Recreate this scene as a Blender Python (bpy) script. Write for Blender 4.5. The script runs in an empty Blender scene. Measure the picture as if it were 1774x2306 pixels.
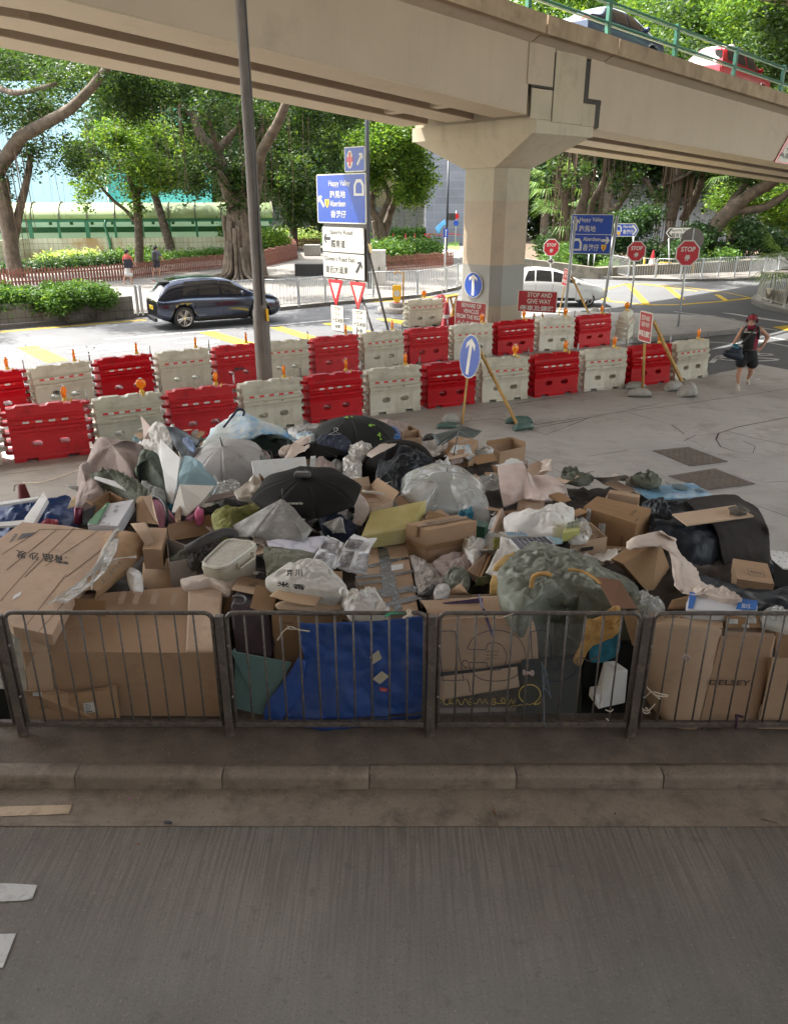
import bpy,bmesh,math,random
import numpy as np
from mathutils import Vector as V,Matrix,noise
sc=bpy.context.scene
C=sc.collection
rad=math.radians
def ZZ(z):return V([0,0,z])
PITCH=rad(22.07);FPX=1724;CH=4
cam=bpy.data.cameras.new('camera');camo=bpy.data.objects.new('camera',cam);C.objects.link(camo)
camo.location=(0,0,CH);camo.rotation_euler=(math.pi/2-PITCH,0,0)
cam.sensor_fit='VERTICAL';cam.sensor_height=24;cam.lens=FPX/2306*24
cam.clip_start=.05;cam.clip_end=1500
sc.camera=camo
SUNV=V((-.533,.221,1)).normalized()
w=bpy.data.worlds.new("World");sc.world=w;w.use_nodes=True
nt=w.node_tree;bg=nt.nodes['Background']
sky=nt.nodes.new('ShaderNodeTexSky');sky.sky_type='NISHITA';sky.sun_disc=False
sky.sun_elevation=math.asin(SUNV.z);sky.sun_rotation=math.atan2(SUNV.x,SUNV.y)
sky.air_density=1;sky.dust_density=1.6;sky.ozone_density=1
hs=nt.nodes.new('ShaderNodeHueSaturation');hs.inputs['Saturation'].default_value=.55;nt.links.new(sky.outputs[0],hs.inputs['Color'])
wb=nt.nodes.new('ShaderNodeMix');wb.data_type='RGBA';wb.blend_type='MULTIPLY';wb.inputs[0].default_value=1;wb.inputs[7].default_value=(1.06,1,.9,1)
nt.links.new(hs.outputs[0],wb.inputs[6]);nt.links.new(wb.outputs[2],bg.inputs[0]);bg.inputs[1].default_value=.15
sl=bpy.data.lights.new('sun','SUN');sl.energy=2;sl.angle=rad(.5);sl.color=(1,.965,.91)
so=bpy.data.objects.new('sun',sl);C.objects.link(so);so.rotation_euler=SUNV.to_track_quat('Z','Y').to_euler()
so.location=(0,0,40)
sc.view_settings.view_transform='Standard';sc.view_settings.look='None'
sc.view_settings.exposure=2.9;sc.view_settings.gamma=1
sc.render.engine='CYCLES'
sc.cycles.max_bounces=8;sc.cycles.diffuse_bounces=4;sc.cycles.glossy_bounces=3
sc.cycles.transmission_bounces=6;sc.cycles.transparent_max_bounces=12
sc.cycles.caustics_reflective=False;sc.cycles.caustics_refractive=False
sc.cycles.use_denoising=True
CR={'A':(0,900,3.7333),'B':(440,900,3.7333),'C':(880,900,3.7333),'D':(1324,900,3.7333),'E':(0,1250,3.7333),'F':(440,1250,3.7333),'G':(880,1250,3.7333),'H':(1324,1250,3.7333),'W':(0,0,1680/1774),'S':(0,0,1),'1':(0,0,2.8),'2':(590,0,2.8),'3':(1174,0,2.8),'4':(0,460,2.8),'5':(590,460,2.8),'6':(1174,460,2.8),'7':(0,380,5.09),'8':(1380,400,4.264),'9':(1180,560,5.6),'K':(680,300,4.2),'L':(900,600,5.6),'M':(640,480,8.4),'N':(600,640,5.09),'O':(0,700,5.09)}
sp,cp=math.sin(PITCH),math.cos(PITCH)
def ray(c,x,y):
 o=CR[c];x=o[0]+x/o[2];y=o[1]+y/o[2]
 a=x-887;b=1153-y
 return V((a,b*sp+FPX*cp,b*cp-FPX*sp))
def Pz(c,x,y,z=0):
 r=ray(c,x,y);t=(z-CH)/r.z
 return V((r.x*t,r.y*t,z))
def PY(c,x,y,Y):
 r=ray(c,x,y);t=Y/r.y
 return V((r.x*t,Y,CH+r.z*t))
SY=[4.9,6,7.5,9,10.5,12,13,14];SZ=[.92,1,.97,.92,.78,.55,.35,.2]
def S(Y):return float(np.interp(Y,SY,SZ))
def Q(c,x,y,dz=0):
 z=.8
 for _ in range(12):
  p=Pz(c,x,y,z);z=z*.4+.6*(S(p.y)+dz)
 return Pz(c,x,y,z)
def k(c,z,*a):
 """list of points of crop c: z a number (one level), a list (each its own), or 'q'/('q',dz) for the heap's surface"""
 out=[]
 for i in range(0,len(a),2):
  if z=='q':out.append(Q(c,a[i],a[i+1]))
  elif isinstance(z,tuple):out.append(Q(c,a[i],a[i+1],z[1]))
  elif isinstance(z,list):out.append(Pz(c,a[i],a[i+1],z[i//2]))
  else:out.append(Pz(c,a[i],a[i+1],z))
 return out
def kz(c,*a):return[Pz(c,*a[i:i+3])for i in range(0,len(a),3)]
def ky(c,*a):return[PY(c,*a[i:i+3])for i in range(0,len(a),3)]
ORG={}
def tag(o,label=None,cat=None,group=None,kind=None):
 if label:o['label']=label
 if cat:o['category']=cat
 if group:o['group']=group
 if kind:o['kind']=kind
 return o
def thing(name,label,cat,loc=(0,0,0),group=None):
 o=bpy.data.objects.new(name,None);C.objects.link(o);o.location=loc;o.empty_display_size=.2
 ORG[o.name]=V(loc)
 return tag(o,label,cat,group)
def rrect(w,h,r,n=4):
 out=[]
 for cx,cy,a0 in((w/2-r,h/2-r,0),(-w/2+r,h/2-r,90),(-w/2+r,-h/2+r,180),(w/2-r,-h/2+r,270)):
  for i in range(n+1):
   a=rad(a0+90*i/n);out.append((cx+r*math.cos(a),cy+r*math.sin(a)))
 return out
class MB:
 def __init__(s):s.v=[];s.f=[];s.m=[];s.s=[];s.mi=0;s.sm=False
 def add(s,vs,fs):
  b=len(s.v);s.v+=[tuple(p)for p in vs]
  for f in fs:s.f.append([b+i for i in f]);s.m.append(s.mi);s.s.append(s.sm)
  return s
 def poly(s,pts):return s.add(pts,[list(range(len(pts)))])
 def prism(s,pts,vec):
  vec=V(vec);n=len(pts);q=[V(p)+vec for p in pts]
  return s.add([V(p)for p in pts]+q,[list(range(n))[::-1],list(range(n,2*n))]+[[i,(i+1)%n,n+(i+1)%n,n+i]for i in range(n)])
 def hexa(s,top,bot):return s.add(list(top)+list(bot),[[0,1,2,3],[7,6,5,4],[0,4,5,1],[1,5,6,2],[2,6,7,3],[3,7,4,0]])
 def box(s,c,d,rz=0,M=None):
  c=V(c);R=M or Matrix.Rotation(rz,3,'Z');x,y,z=d[0]/2,d[1]/2,d[2]/2
  P=[c+R@V(p)for p in((-x,-y,z),(x,-y,z),(x,y,z),(-x,y,z),(-x,-y,-z),(x,-y,-z),(x,y,-z),(-x,y,-z))]
  return s.hexa(P[:4],P[4:])
 def tube(s,path,r,n=8,caps=True):
  path=[V(p)for p in path];N=len(path)
  rr=r if isinstance(r,(list,tuple))else[r]*N
  vs=[];prev=None
  for i,p in enumerate(path):
   d=(path[min(i+1,N-1)]-path[max(i-1,0)])
   d=d.normalized()if d.length>1e-9 else ZZ(1)
   if prev is None:
    a=V((1,0,0))if abs(d.x)<.9 else V((0,1,0));u=d.cross(a).normalized()
   else:
    u=prev-d*prev.dot(d);u=u.normalized()if u.length>1e-6 else d.orthogonal().normalized()
   prev=u;v=d.cross(u)
   for j in range(n):
    t=2*math.pi*j/n;vs.append(p+(u*math.cos(t)+v*math.sin(t))*rr[i])
  fs=[[i*n+j,i*n+(j+1)%n,(i+1)*n+(j+1)%n,(i+1)*n+j]for i in range(N-1)for j in range(n)]
  if caps:fs+=[list(range(n))[::-1],[(N-1)*n+j for j in range(n)]]
  sm=s.sm;s.sm=n>5;s.add(vs,fs);s.sm=sm
  return s
 def grid(s,rows,close=False):
  R=len(rows);n=len(rows[0])
  vs=[p for r in rows for p in r]
  m=n if close else n-1
  return s.add(vs,[[i*n+j,i*n+(j+1)%n,(i+1)*n+(j+1)%n,(i+1)*n+j]for i in range(R-1)for j in range(m)])
 def revolve(s,prof,c,ax=(0,0,1),n=20,caps=True):
  c=V(c);ax=V(ax).normalized();u=ax.orthogonal().normalized();v=ax.cross(u)
  rows=[[c+ax*h+(u*math.cos(2*math.pi*j/n)+v*math.sin(2*math.pi*j/n))*r for j in range(n)]for r,h in prof]
  sm=s.sm;s.sm=True;s.grid(rows,True);s.sm=sm
  if caps:s.poly(rows[0][::-1]);s.poly(rows[-1])
  return s
 def ball(s,c,r,n=12,m=8):
  c=V(c);r=V(r)if not isinstance(r,(int,float))else V((r,r,r))
  rows=[[c+V((r.x*math.sin(math.pi*i/m)*math.cos(2*math.pi*j/n),r.y*math.sin(math.pi*i/m)*math.sin(2*math.pi*j/n),r.z*math.cos(math.pi*i/m)))for j in range(n)]for i in range(m+1)]
  rows[0]=[p*1 for p in rows[0]]
  sm=s.sm;s.sm=True;s.grid(rows,True);s.sm=sm
  return s
 def mesh(s,name,off=ZZ(0)):
  me=bpy.data.meshes.new(name)
  me.from_pydata([(p[0]-off.x,p[1]-off.y,p[2]-off.z)for p in s.v],[],s.f)
  me.polygons.foreach_set('material_index',s.m);me.polygons.foreach_set('use_smooth',s.s)
  me.update();return me
 def mk(s,name,mats,parent=None,label=None,cat=None,group=None,kind=None,bevel=0,solid=0,weld=False):
  if not isinstance(mats,(list,tuple)):mats=[mats]
  if parent is None:
   a=np.array(s.v);off=V((float(a[:,0].mean()),float(a[:,1].mean()),float(a[:,2].min())))
  else:off=ORG[parent.name]
  me=s.mesh(name,off)
  if weld:
   bm=bmesh.new();bm.from_mesh(me);bmesh.ops.remove_doubles(bm,verts=bm.verts,dist=1e-4);bm.normal_update();bm.to_mesh(me);bm.free()
  for m in mats:me.materials.append(m)
  o=bpy.data.objects.new(name,me);C.objects.link(o)
  if parent is None:o.location=off
  else:o.parent=parent
  ORG[o.name]=off
  if bevel:
   b=o.modifiers.new('bevel','BEVEL');b.width=bevel;b.segments=2;b.limit_method='ANGLE';b.angle_limit=rad(40)
  if solid:
   b=o.modifiers.new('solid','SOLIDIFY');b.thickness=solid;b.offset=0
  return tag(o,label,cat,group,kind)
def bake(o):
 """apply an object's modifiers to its own mesh"""
 dg=bpy.context.evaluated_depsgraph_get();dg.update()
 me=bpy.data.meshes.new_from_object(o.evaluated_get(dg));o.modifiers.clear();o.data=me;return o
def copy_tree(o,parent=None):
 c=o.copy();C.objects.link(c)
 if parent:c.parent=parent
 for ch in list(o.children):copy_tree(ch,c)
 return c
def struct(mb,name,m,**kw):return mb.mk(name,m,kind='structure',**kw)
MT={}
def mat(name,col,rough=.75,var=.15,ns=3,bump=0,bs=40,metal=0,coat=0,trans=0,alpha=1,dirt=None,rnd=0,spec=.5,emit=None,crump=0,wave=None,streak=None,nodes=None,island=None,coord='Object',sub=0):
 if name in MT:return MT[name]
 m=bpy.data.materials.new(name);m.use_nodes=True;t=m.node_tree;N=t.nodes;L=t.links
 b=N['Principled BSDF'];MT[name]=m
 b.inputs['Roughness'].default_value=rough;b.inputs['Metallic'].default_value=metal
 b.inputs['Specular IOR Level'].default_value=spec
 if coat:b.inputs['Coat Weight'].default_value=coat;b.inputs['Coat Roughness'].default_value=.05
 if trans:b.inputs['Transmission Weight'].default_value=trans
 if sub:b.inputs['Subsurface Weight'].default_value=sub;b.inputs['Subsurface Radius'].default_value=(.05,.03,.02)
 b.inputs['Alpha'].default_value=alpha
 tc=N.new('ShaderNodeTexCoord');co=tc.outputs[coord]
 def nz(scale,detail=4,vec=co,rg=.6):
  n=N.new('ShaderNodeTexNoise');n.inputs['Scale'].default_value=scale;n.inputs['Detail'].default_value=detail;n.inputs['Roughness'].default_value=rg
  L.new(vec,n.inputs['Vector']);return n.outputs['Fac']
 def mix(fac,a,c,kind='MIX'):
  x=N.new('ShaderNodeMix');x.data_type='RGBA';x.blend_type=kind
  if isinstance(fac,(int,float)):x.inputs[0].default_value=fac
  else:L.new(fac,x.inputs[0])
  for i,q in((6,a),(7,c)):
   if isinstance(q,tuple):x.inputs[i].default_value=(*q[:3],1)
   else:L.new(q,x.inputs[i])
  return x.outputs[2]
 def mr(v,a,c,d=0,e=1):
  x=N.new('ShaderNodeMapRange');x.inputs[1].default_value=a;x.inputs[2].default_value=c;x.inputs[3].default_value=d;x.inputs[4].default_value=e
  L.new(v,x.inputs[0]);return x.outputs[0]
 hi=tuple(min(1,q*(1+var))for q in col[:3]);lo=tuple(q*(1-var)for q in col[:3])
 c=mix(mr(nz(ns,6),.3,.7),lo,hi)
 if island:
  g=N.new('ShaderNodeNewGeometry');r=N.new('ShaderNodeValToRGB');L.new(g.outputs['Random Per Island'],r.inputs[0])
  e=r.color_ramp.elements;e[0].color=(*island[0],1);e[1].color=(*island[-1],1)
  for i,q in enumerate(island[1:-1]):
   x=e.new((i+1)/(len(island)-1));x.color=(*q,1)
  c=r.outputs[0]
 if rnd:
  oi=N.new('ShaderNodeObjectInfo');h=N.new('ShaderNodeHueSaturation')
  L.new(mr(oi.outputs['Random'],0,1,1-rnd,1+rnd),h.inputs['Value'])
  L.new(mr(oi.outputs['Random'],0,1,1.1,.9),h.inputs['Saturation'])
  L.new(c,h.inputs['Color']);c=h.outputs[0]
 if dirt:
  c=mix(mr(nz(dirt[2],8,rg=.7),.62-.25*dirt[1],.72-.1*dirt[1],0,min(1,.35+dirt[1]*.6)),c,dirt[0])
 if streak:
  mp=N.new('ShaderNodeMapping');mp.inputs['Scale'].default_value=streak[2];L.new(co,mp.inputs[0])
  c=mix(mr(nz(1,6,mp.outputs[0],.7),.5,.75,0,streak[1]),c,streak[0])
 hgt=None
 if wave:
  wv=N.new('ShaderNodeTexWave');wv.bands_direction=wave[3];wv.inputs['Scale'].default_value=wave[2];wv.inputs['Distortion'].default_value=wave[4]
  wv.inputs['Detail'].default_value=2;L.new(co,wv.inputs[0]);c=mix(mr(wv.outputs['Fac'],0,.45,wave[1],0),c,wave[0]);hgt=wv.outputs['Fac']
 if nodes:c=nodes(N,L,co,c,mix,mr,nz,b)or c
 L.new(c,b.inputs['Base Color'])
 if bump or hgt is not None:
  bp=N.new('ShaderNodeBump');bp.inputs['Strength'].default_value=max(bump,.25)if hgt is not None else bump;bp.inputs['Distance'].default_value=.01
  L.new(hgt if hgt is not None else nz(bs,6),bp.inputs['Height']);L.new(bp.outputs[0],b.inputs['Normal'])
  if hgt is not None and bump:
   b2=N.new('ShaderNodeBump');b2.inputs['Strength'].default_value=bump;b2.inputs['Distance'].default_value=.01
   L.new(nz(bs,6),b2.inputs['Height']);L.new(bp.outputs[0],b2.inputs['Normal']);L.new(b2.outputs[0],b.inputs['Normal'])
 if crump:
  r_=N.new('ShaderNodeTexNoise');r_.noise_type='RIDGED_MULTIFRACTAL';r_.inputs['Scale'].default_value=crump;r_.inputs['Detail'].default_value=5;r_.inputs['Roughness'].default_value=.55;r_.inputs['Distortion'].default_value=.6;L.new(co,r_.inputs['Vector'])
  b3=N.new('ShaderNodeBump');b3.inputs['Strength'].default_value=.75;b3.inputs['Distance'].default_value=.025;L.new(r_.outputs[0],b3.inputs['Height'])
  if b.inputs['Normal'].links:L.new(b.inputs['Normal'].links[0].from_socket,b3.inputs['Normal'])
  L.new(b3.outputs[0],b.inputs['Normal'])
 if emit:b.inputs['Emission Color'].default_value=(*emit[0],1);b.inputs['Emission Strength'].default_value=emit[1]
 return m
def leafmat(name,cols,tr=.45):
 m=mat(name,cols[0],rough=.5,island=cols,spec=.35)
 t=m.node_tree;N=t.nodes;L=t.links;b=N['Principled BSDF']
 if not any(n.type=='BSDF_TRANSLUCENT' for n in N):
  src=b.inputs['Base Color'].links[0].from_socket
  tl=N.new('ShaderNodeBsdfTranslucent');g=N.new('ShaderNodeGamma');g.inputs[1].default_value=.72;L.new(src,g.inputs[0])
  mx=N.new('ShaderNodeMix');mx.data_type='RGBA';mx.blend_type='MULTIPLY';mx.inputs[0].default_value=1;mx.inputs[7].default_value=(1,1,.35,1)
  L.new(g.outputs[0],mx.inputs[6]);L.new(mx.outputs[2],tl.inputs[0])
  ms=N.new('ShaderNodeMixShader');ms.inputs[0].default_value=tr;L.new(b.outputs[0],ms.inputs[1]);L.new(tl.outputs[0],ms.inputs[2])
  L.new(ms.outputs[0],N['Material Output'].inputs[0])
 return m
def addtransl(m,col,f):
 """let light through thin plastic or cloth"""
 t=m.node_tree;N=t.nodes;L=t.links;b=N['Principled BSDF']
 tl=N.new('ShaderNodeBsdfTranslucent');tl.inputs[0].default_value=(*col,1)
 ms=N.new('ShaderNodeMixShader');ms.inputs[0].default_value=f;L.new(b.outputs[0],ms.inputs[1]);L.new(tl.outputs[0],ms.inputs[2])
 L.new(ms.outputs[0],N['Material Output'].inputs[0]);return m
TX={}
def glyphs(s,bold=0):
 if(s,bold)in TX:return TX[(s,bold)]
 cu=bpy.data.curves.new('t','FONT');cu.body=s;cu.offset=bold;cu.resolution_u=3
 o=bpy.data.objects.new('t',cu);C.objects.link(o)
 dg=bpy.context.evaluated_depsgraph_get();dg.update()
 me=o.evaluated_get(dg).to_mesh()
 vs=[(v.co.x,v.co.y)for v in me.vertices];fs=[list(p.vertices)for p in me.polygons]
 o.evaluated_get(dg).to_mesh_clear();bpy.data.objects.remove(o);bpy.data.curves.remove(cu)
 if vs:
  xs=[p[0]for p in vs];ys=[p[1]for p in vs];x0,x1,y0,y1=min(xs),max(xs),min(ys),max(ys)
  vs=[((x-x0)/max(x1-x0,1e-6),(y-y0)/max(y1-y0,1e-6))for x,y in vs]
 TX[(s,bold)]=(vs,fs);return TX[(s,bold)]
class Face:
 """flat frame: o top-left corner, a along the width, b down the height; fractions 0..1"""
 def __init__(s,tl,tr,bl,rect=True):
  s.o=V(tl);s.a=V(tr)-s.o;s.b=V(bl)-s.o;s.n=s.a.cross(s.b).normalized()*-1
  if s.n.dot(ZZ(CH)-s.o)<0:s.n=-s.n
 def p(s,x,y,off=0):return s.o+s.a*x+s.b*y+s.n*off
 def slab(s,mb,pts,t,off=0):mb.prism([s.p(x,y,off)for x,y in pts],s.n*t);return mb
 def flat(s,mb,pts,off):mb.poly([s.p(x,y,off)for x,y in pts]);return mb
 def rr(s,x0,y0,x1,y1,r):
  W=s.a.length*(x1-x0);H=s.b.length*(y1-y0)
  return[((x0+x1)/2+x/s.a.length,(y0+y1)/2+y/s.b.length)for x,y in rrect(W,H,r)]
 def text(s,mb,st,x0,y0,x1,y1,off=.004,bold=0):
  vs,fs=glyphs(st,bold)
  mb.add([s.p(x0+(x1-x0)*x,y1+(y0-y1)*y,off)for x,y in vs],fs);return mb
 def circ(s,mb,cx,cy,r,off,n=28,ry=None):
  W,H=s.a.length,s.b.length;ry=ry or r
  return s.flat(mb,[(cx+r/W*math.cos(2*math.pi*i/n),cy+ry/H*math.sin(2*math.pi*i/n))for i in range(n)],off)
def cr(p0,p1,p2,p3,t):
 return.5*((2*p1)+(p2-p0)*t+(2*p0-5*p1+4*p2-p3)*t*t+(3*p1-p0-3*p2+p3)*t**3)
def crv(pts,n):
 N=len(pts);out=[]
 for i in range(N-1):
  a,b,c,d=pts[max(i-1,0)],pts[i],pts[i+1],pts[min(i+2,N-1)]
  for j in range(n):out.append(cr(a,b,c,d,j/n))
 out.append(pts[-1]);return out
def wr(p,amp,scl,seed):
 q=p*scl+V((seed*7.3,seed*3.1,seed*1.7))
 w_=q+noise.noise_vector(q*.9)*.45
 d=noise.voronoi(w_*.95)[0];e=noise.voronoi(w_*2.3)[0]
 return amp*(1.5*min(d[1]-d[0],.7)+.8*min(e[1]-e[0],.6)-.9+noise.noise(q*.5)*1.1+noise.noise(q*3.5)*.22)
def shr(rows,nu=8,nv=8,amp=.02,scl=5,seed=0,linear=False):
 rr=[crv(r,nu)for r in rows]if not linear else[[r[i].lerp(r[i+1],j/nu)for i in range(len(r)-1)for j in range(nu)]+[r[-1]]for r in rows]
 cols=[]
 for c in range(len(rr[0])):
  col=[r[c]for r in rr]
  cols.append(crv(col,nv)if not linear else[col[i].lerp(col[i+1],j/nv)for i in range(len(col)-1)for j in range(nv)]+[col[-1]])
 R=[[cols[c][r]for c in range(len(cols))]for r in range(len(cols[0]))]
 if amp:
  nr,nc=len(R),len(R[0]);out=[]
  for i in range(nr):
   row=[]
   for j in range(nc):
    du=R[i][min(j+1,nc-1)]-R[i][max(j-1,0)];dv=R[min(i+1,nr-1)][j]-R[max(i-1,0)][j]
    n=du.cross(dv);n=n.normalized()if n.length>1e-9 else ZZ(1)
    if n.z<0:n=-n
    row.append(R[i][j]+n*wr(R[i][j],amp,scl,seed))
   out.append(row)
  R=out
 return R
SEED=[0]
def sheet(name,label,cat,rows,m,amp=.02,scl=5,nu=8,nv=8,thick=.004,parent=None,linear=False,group=None):
 SEED[0]+=1;mb=MB();mb.sm=amp>0 or not linear
 mb.grid(shr(rows,nu,nv,amp,scl,SEED[0],linear))
 return mb.mk(name,m,parent,label,cat,group,solid=thick)
def lump(name,label,cat,pts,m,bulge=.12,amp=.03,scl=6,skirt=.18,parent=None,group=None,nr=20,ns=112,pull=.9,center=None):
 """a closed soft body: outline pts, puffed up by bulge, sides going down by skirt"""
 SEED[0]+=1;sd=SEED[0];n=len(pts)
 loop=[]
 per=max(2,ns//n)
 for i in range(n):
  a,b,c,d=pts[(i-1)%n],pts[i],pts[(i+1)%n],pts[(i+2)%n]
  for j in range(per):loop.append(cr(a,b,c,d,j/per)*.7+b.lerp(c,j/per)*.3)
 ce=center or sum(loop,ZZ(0))/len(loop)
 rows=[]
 for i in range(nr+1):
  r=i/nr
  row=[]
  for p in loop:
   q=ce.lerp(p,r**.85);q=q+V((0,0,bulge*(1-r**2.4)))
   fade=1-.65*r**4
   q=q+V((0,0,wr(q,amp,scl,sd)*fade))
   if 0<r<1:q=q+V((noise.noise(q*scl*1.3+V((sd,0,0))),noise.noise(q*scl*1.3+V((0,sd,0))),0))*amp*.5
   row.append(q)
  rows.append(row)
 for f,g in((.3,1.015),(.65,1),(1,pull)):
  rows.append([ce+V(((p.x-ce.x)*g,(p.y-ce.y)*g,p.z-ce.z-skirt*f))+ZZ(0)*1 for p in rows[nr]])
 mb=MB();mb.sm=True;mb.grid(rows,True);mb.poly(rows[-1])
 return mb.mk(name,m,parent,label,cat,group)
def board(name,label,pts,m,t=.012,cat='board',parent=None,bevel=.002,group=None):
 n=(V(pts[1])-V(pts[0])).cross(V(pts[2])-V(pts[0])).normalized()
 if n.dot(ZZ(CH)-V(pts[0]))>0:n=-n
 return MB().prism(pts,n*t).mk(name,m,parent,label,cat,group,bevel=bevel)
def quad4(pts):
 if len(pts)==3:pts=[pts[0],pts[1],pts[2],pts[0]+pts[2]-pts[1]]
 return pts
def strip(mb,a,b,w,off,up):
 d=(b-a).normalized();s=d.cross(up).normalized()*w/2;o=up*off
 mb.poly([a-s+o,b-s+o,b+s+o,a+s+o])
def carton(name,label,pts,d,m=None,tape=True,cat='cardboard box',tapem=None,down=None,group=None,bulgy=.006,lean=None):
 """closed cardboard box: pts back-left, back-right, front-right, front-left of the top; d its height"""
 P=quad4(pts);dv=V(down)if down else ZZ(-d)
 base=sum(P,ZZ(0))/4+dv
 t=thing(name,label,cat,base,group)
 Bq=[p+dv for p in P]
 mb=MB();mb.sm=False;SEED[0]+=1
 def face(a,b,c,e,n=5):
  nn=(b-a).cross(e-a).normalized();rows=[]
  for i in range(n+1):
   row=[]
   for j in range(n+1):
    u,v=j/n,i/n;q=a.lerp(b,u).lerp(e.lerp(c,u),v);row.append(q+nn*bulgy*noise.noise(q*4+V((SEED[0],0,0)))*4*math.sin(math.pi*u)*math.sin(math.pi*v))
   rows.append(row)
  mb.grid(rows)
 mb.sm=True
 face(P[3],P[2],P[1],P[0]);face(Bq[3],Bq[2],P[2],P[3]);face(Bq[2],Bq[1],P[1],P[2]);face(Bq[1],Bq[0],P[0],P[1]);face(Bq[0],Bq[3],P[3],P[0]);face(Bq[0],Bq[1],Bq[2],Bq[3])
 mb.mk('carton',m or cdb(),t)
 up=(P[2]-P[3]).cross(P[0]-P[3]).normalized()
 if up.z<0:up=-up
 if tape:
  tm=tapem or TAPE;tb=MB()
  la=(P[1]-P[0]).length+(P[2]-P[3]).length;lb=(P[3]-P[0]).length+(P[2]-P[1]).length
  if la>lb:a,b=(P[0]+P[3])/2,(P[1]+P[2])/2
  else:a,b=(P[0]+P[1])/2,(P[3]+P[2])/2
  strip(tb,a,b,.055,.01,up)
  for e,g in((a,b),(b,a)):
   out=(e-g).normalized();w_=out.cross(up).normalized()*.0275
   tb.poly([e-w_+up*.01+out*.006,e+w_+up*.01+out*.006,e+w_+dv.normalized()*.1+out*.01,e-w_+dv.normalized()*.1+out*.01])
  tb.mk('tape',tm,t)
  sb=MB();sb.poly([a.lerp(b,0)-(a-b).cross(up).normalized()*.0015+up*.0125,b-(a-b).cross(up).normalized()*.0015+up*.0125,b+(a-b).cross(up).normalized()*.0015+up*.0125,a+(a-b).cross(up).normalized()*.0015+up*.0125]);sb.mk('seam',DARKCB,t)
 return t,P,up
def ocarton(name,label,pts,d,m=None,flaps=(),cat='cardboard box',down=None,group=None,inner=None):
 """open box; flaps: (edge 0 back 1 right 2 front 3 left, length, angle up from outward horizontal)"""
 P=quad4(pts);dv=V(down)if down else ZZ(-d);B=[p+dv for p in P]
 ce=sum(P,ZZ(0))/4
 t=thing(name,label,cat,ce+dv,group);m=m or cdb()
 mb=MB()
 for i in range(4):
  a,b=P[i],P[(i+1)%4];c,e=B[(i+1)%4],B[i]
  n=(b-a).cross(e-a).normalized()
  if n.dot(ce-a)<0:n=-n
  mb.prism([a,b,c,e],n*.006)
 mb.prism([B[0],B[1],B[2],B[3]],ZZ(.006))
 mb.mk('carton',m,t)
 for ed,ln,ang in flaps:
  a,b=P[ed],P[(ed+1)%4];out=((a+b)/2-ce);ax=(b-a).normalized();out=(out-ax*out.dot(ax)).normalized()
  upv=-dv.normalized()
  v=(out*math.cos(rad(ang))+upv*math.sin(rad(ang)))*ln
  nn=ax.cross(v).normalized()*.005
  sk=(b-a)*.02
  MB().prism([a+nn*.1,b+nn*.1,b+v-sk,a+v+sk],nn).mk('flap',m,t)
 return t,P
CBI=[0]
def crack_nodes(cs,w,col,amt=.6):
 def f(N,L,co,c,mix,mr,nz,b):
  ns_=N.new('ShaderNodeTexNoise');ns_.inputs['Scale'].default_value=1.2;ns_.inputs['Detail'].default_value=5;L.new(co,ns_.inputs['Vector'])
  ad=N.new('ShaderNodeVectorMath');ad.operation='MULTIPLY_ADD';L.new(ns_.outputs['Color'],ad.inputs[0]);ad.inputs[1].default_value=(.9,.9,0);L.new(co,ad.inputs[2])
  v=N.new('ShaderNodeTexVoronoi');v.feature='DISTANCE_TO_EDGE';v.inputs['Scale'].default_value=cs;L.new(ad.outputs[0],v.inputs['Vector'])
  k1=mr(v.outputs['Distance'],0,w,amt,0)
  msk=N.new('ShaderNodeMath');msk.operation='MULTIPLY';L.new(k1,msk.inputs[0]);L.new(mr(nz(.35,3),.45,.6),msk.inputs[1])
  c=mix(msk.outputs[0],c,col)
  fine=mr(nz(90,3),.35,.65,.86,1.12)
  mm=N.new('ShaderNodeMix');mm.data_type='RGBA';mm.blend_type='MULTIPLY';mm.inputs[0].default_value=1;L.new(c,mm.inputs[6])
  cb=N.new('ShaderNodeCombineColor');[L.new(fine,cb.inputs[i])for i in range(3)];L.new(cb.outputs[0],mm.inputs[7])
  return mm.outputs[2]
 return f
M_PLAZA=mat('plaza_concrete',(.43,.41,.38),.85,.1,.7,.35,60,dirt=((.27,.235,.2),.45,1.3),streak=((.33,.29,.26),.45,(.5,3.5,1)),nodes=crack_nodes(.22,.003,(.12,.1,.085),.5))
def forenodes(N,L,co,c,mix,mr,nz,b):
 sx=N.new('ShaderNodeSeparateXYZ');L.new(co,sx.inputs[0])
 g=N.new('ShaderNodeNewGeometry');sy=N.new('ShaderNodeSeparateXYZ');L.new(g.outputs['Position'],sy.inputs[0])
 mp=N.new('ShaderNodeMapping');mp.inputs['Scale'].default_value=(48,1.6,1);L.new(co,mp.inputs[0])
 rb_=mr(nz(1,3,mp.outputs[0],.5),.42,.6)
 k_=N.new('ShaderNodeMath');k_.operation='MULTIPLY';L.new(rb_,k_.inputs[0]);L.new(mr(sy.outputs['Y'],2.6,4,0,.6),k_.inputs[1])
 c=mix(mr(sy.outputs['Y'],2.9,4.05),c,mix(1,c,(1.12,1.02,.92),'MULTIPLY'))
 c=mix(mr(nz(.55,5),.52,.62,0,.45),c,(.165,.158,.148));c=mix(mr(nz(1.6,5),.6,.72,0,.5),c,(.25,.2,.16))
 c=mix(mr(nz(48,3),.58,.7,0,.55),c,(.3,.27,.24));c=mix(mr(nz(62,3),.58,.7,0,.65),c,(.075,.066,.058));c=mix(mr(nz(9,6),.6,.68,0,.4),c,(.1,.09,.08))
 return mix(k_.outputs[0],c,(.1,.085,.07))
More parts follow.
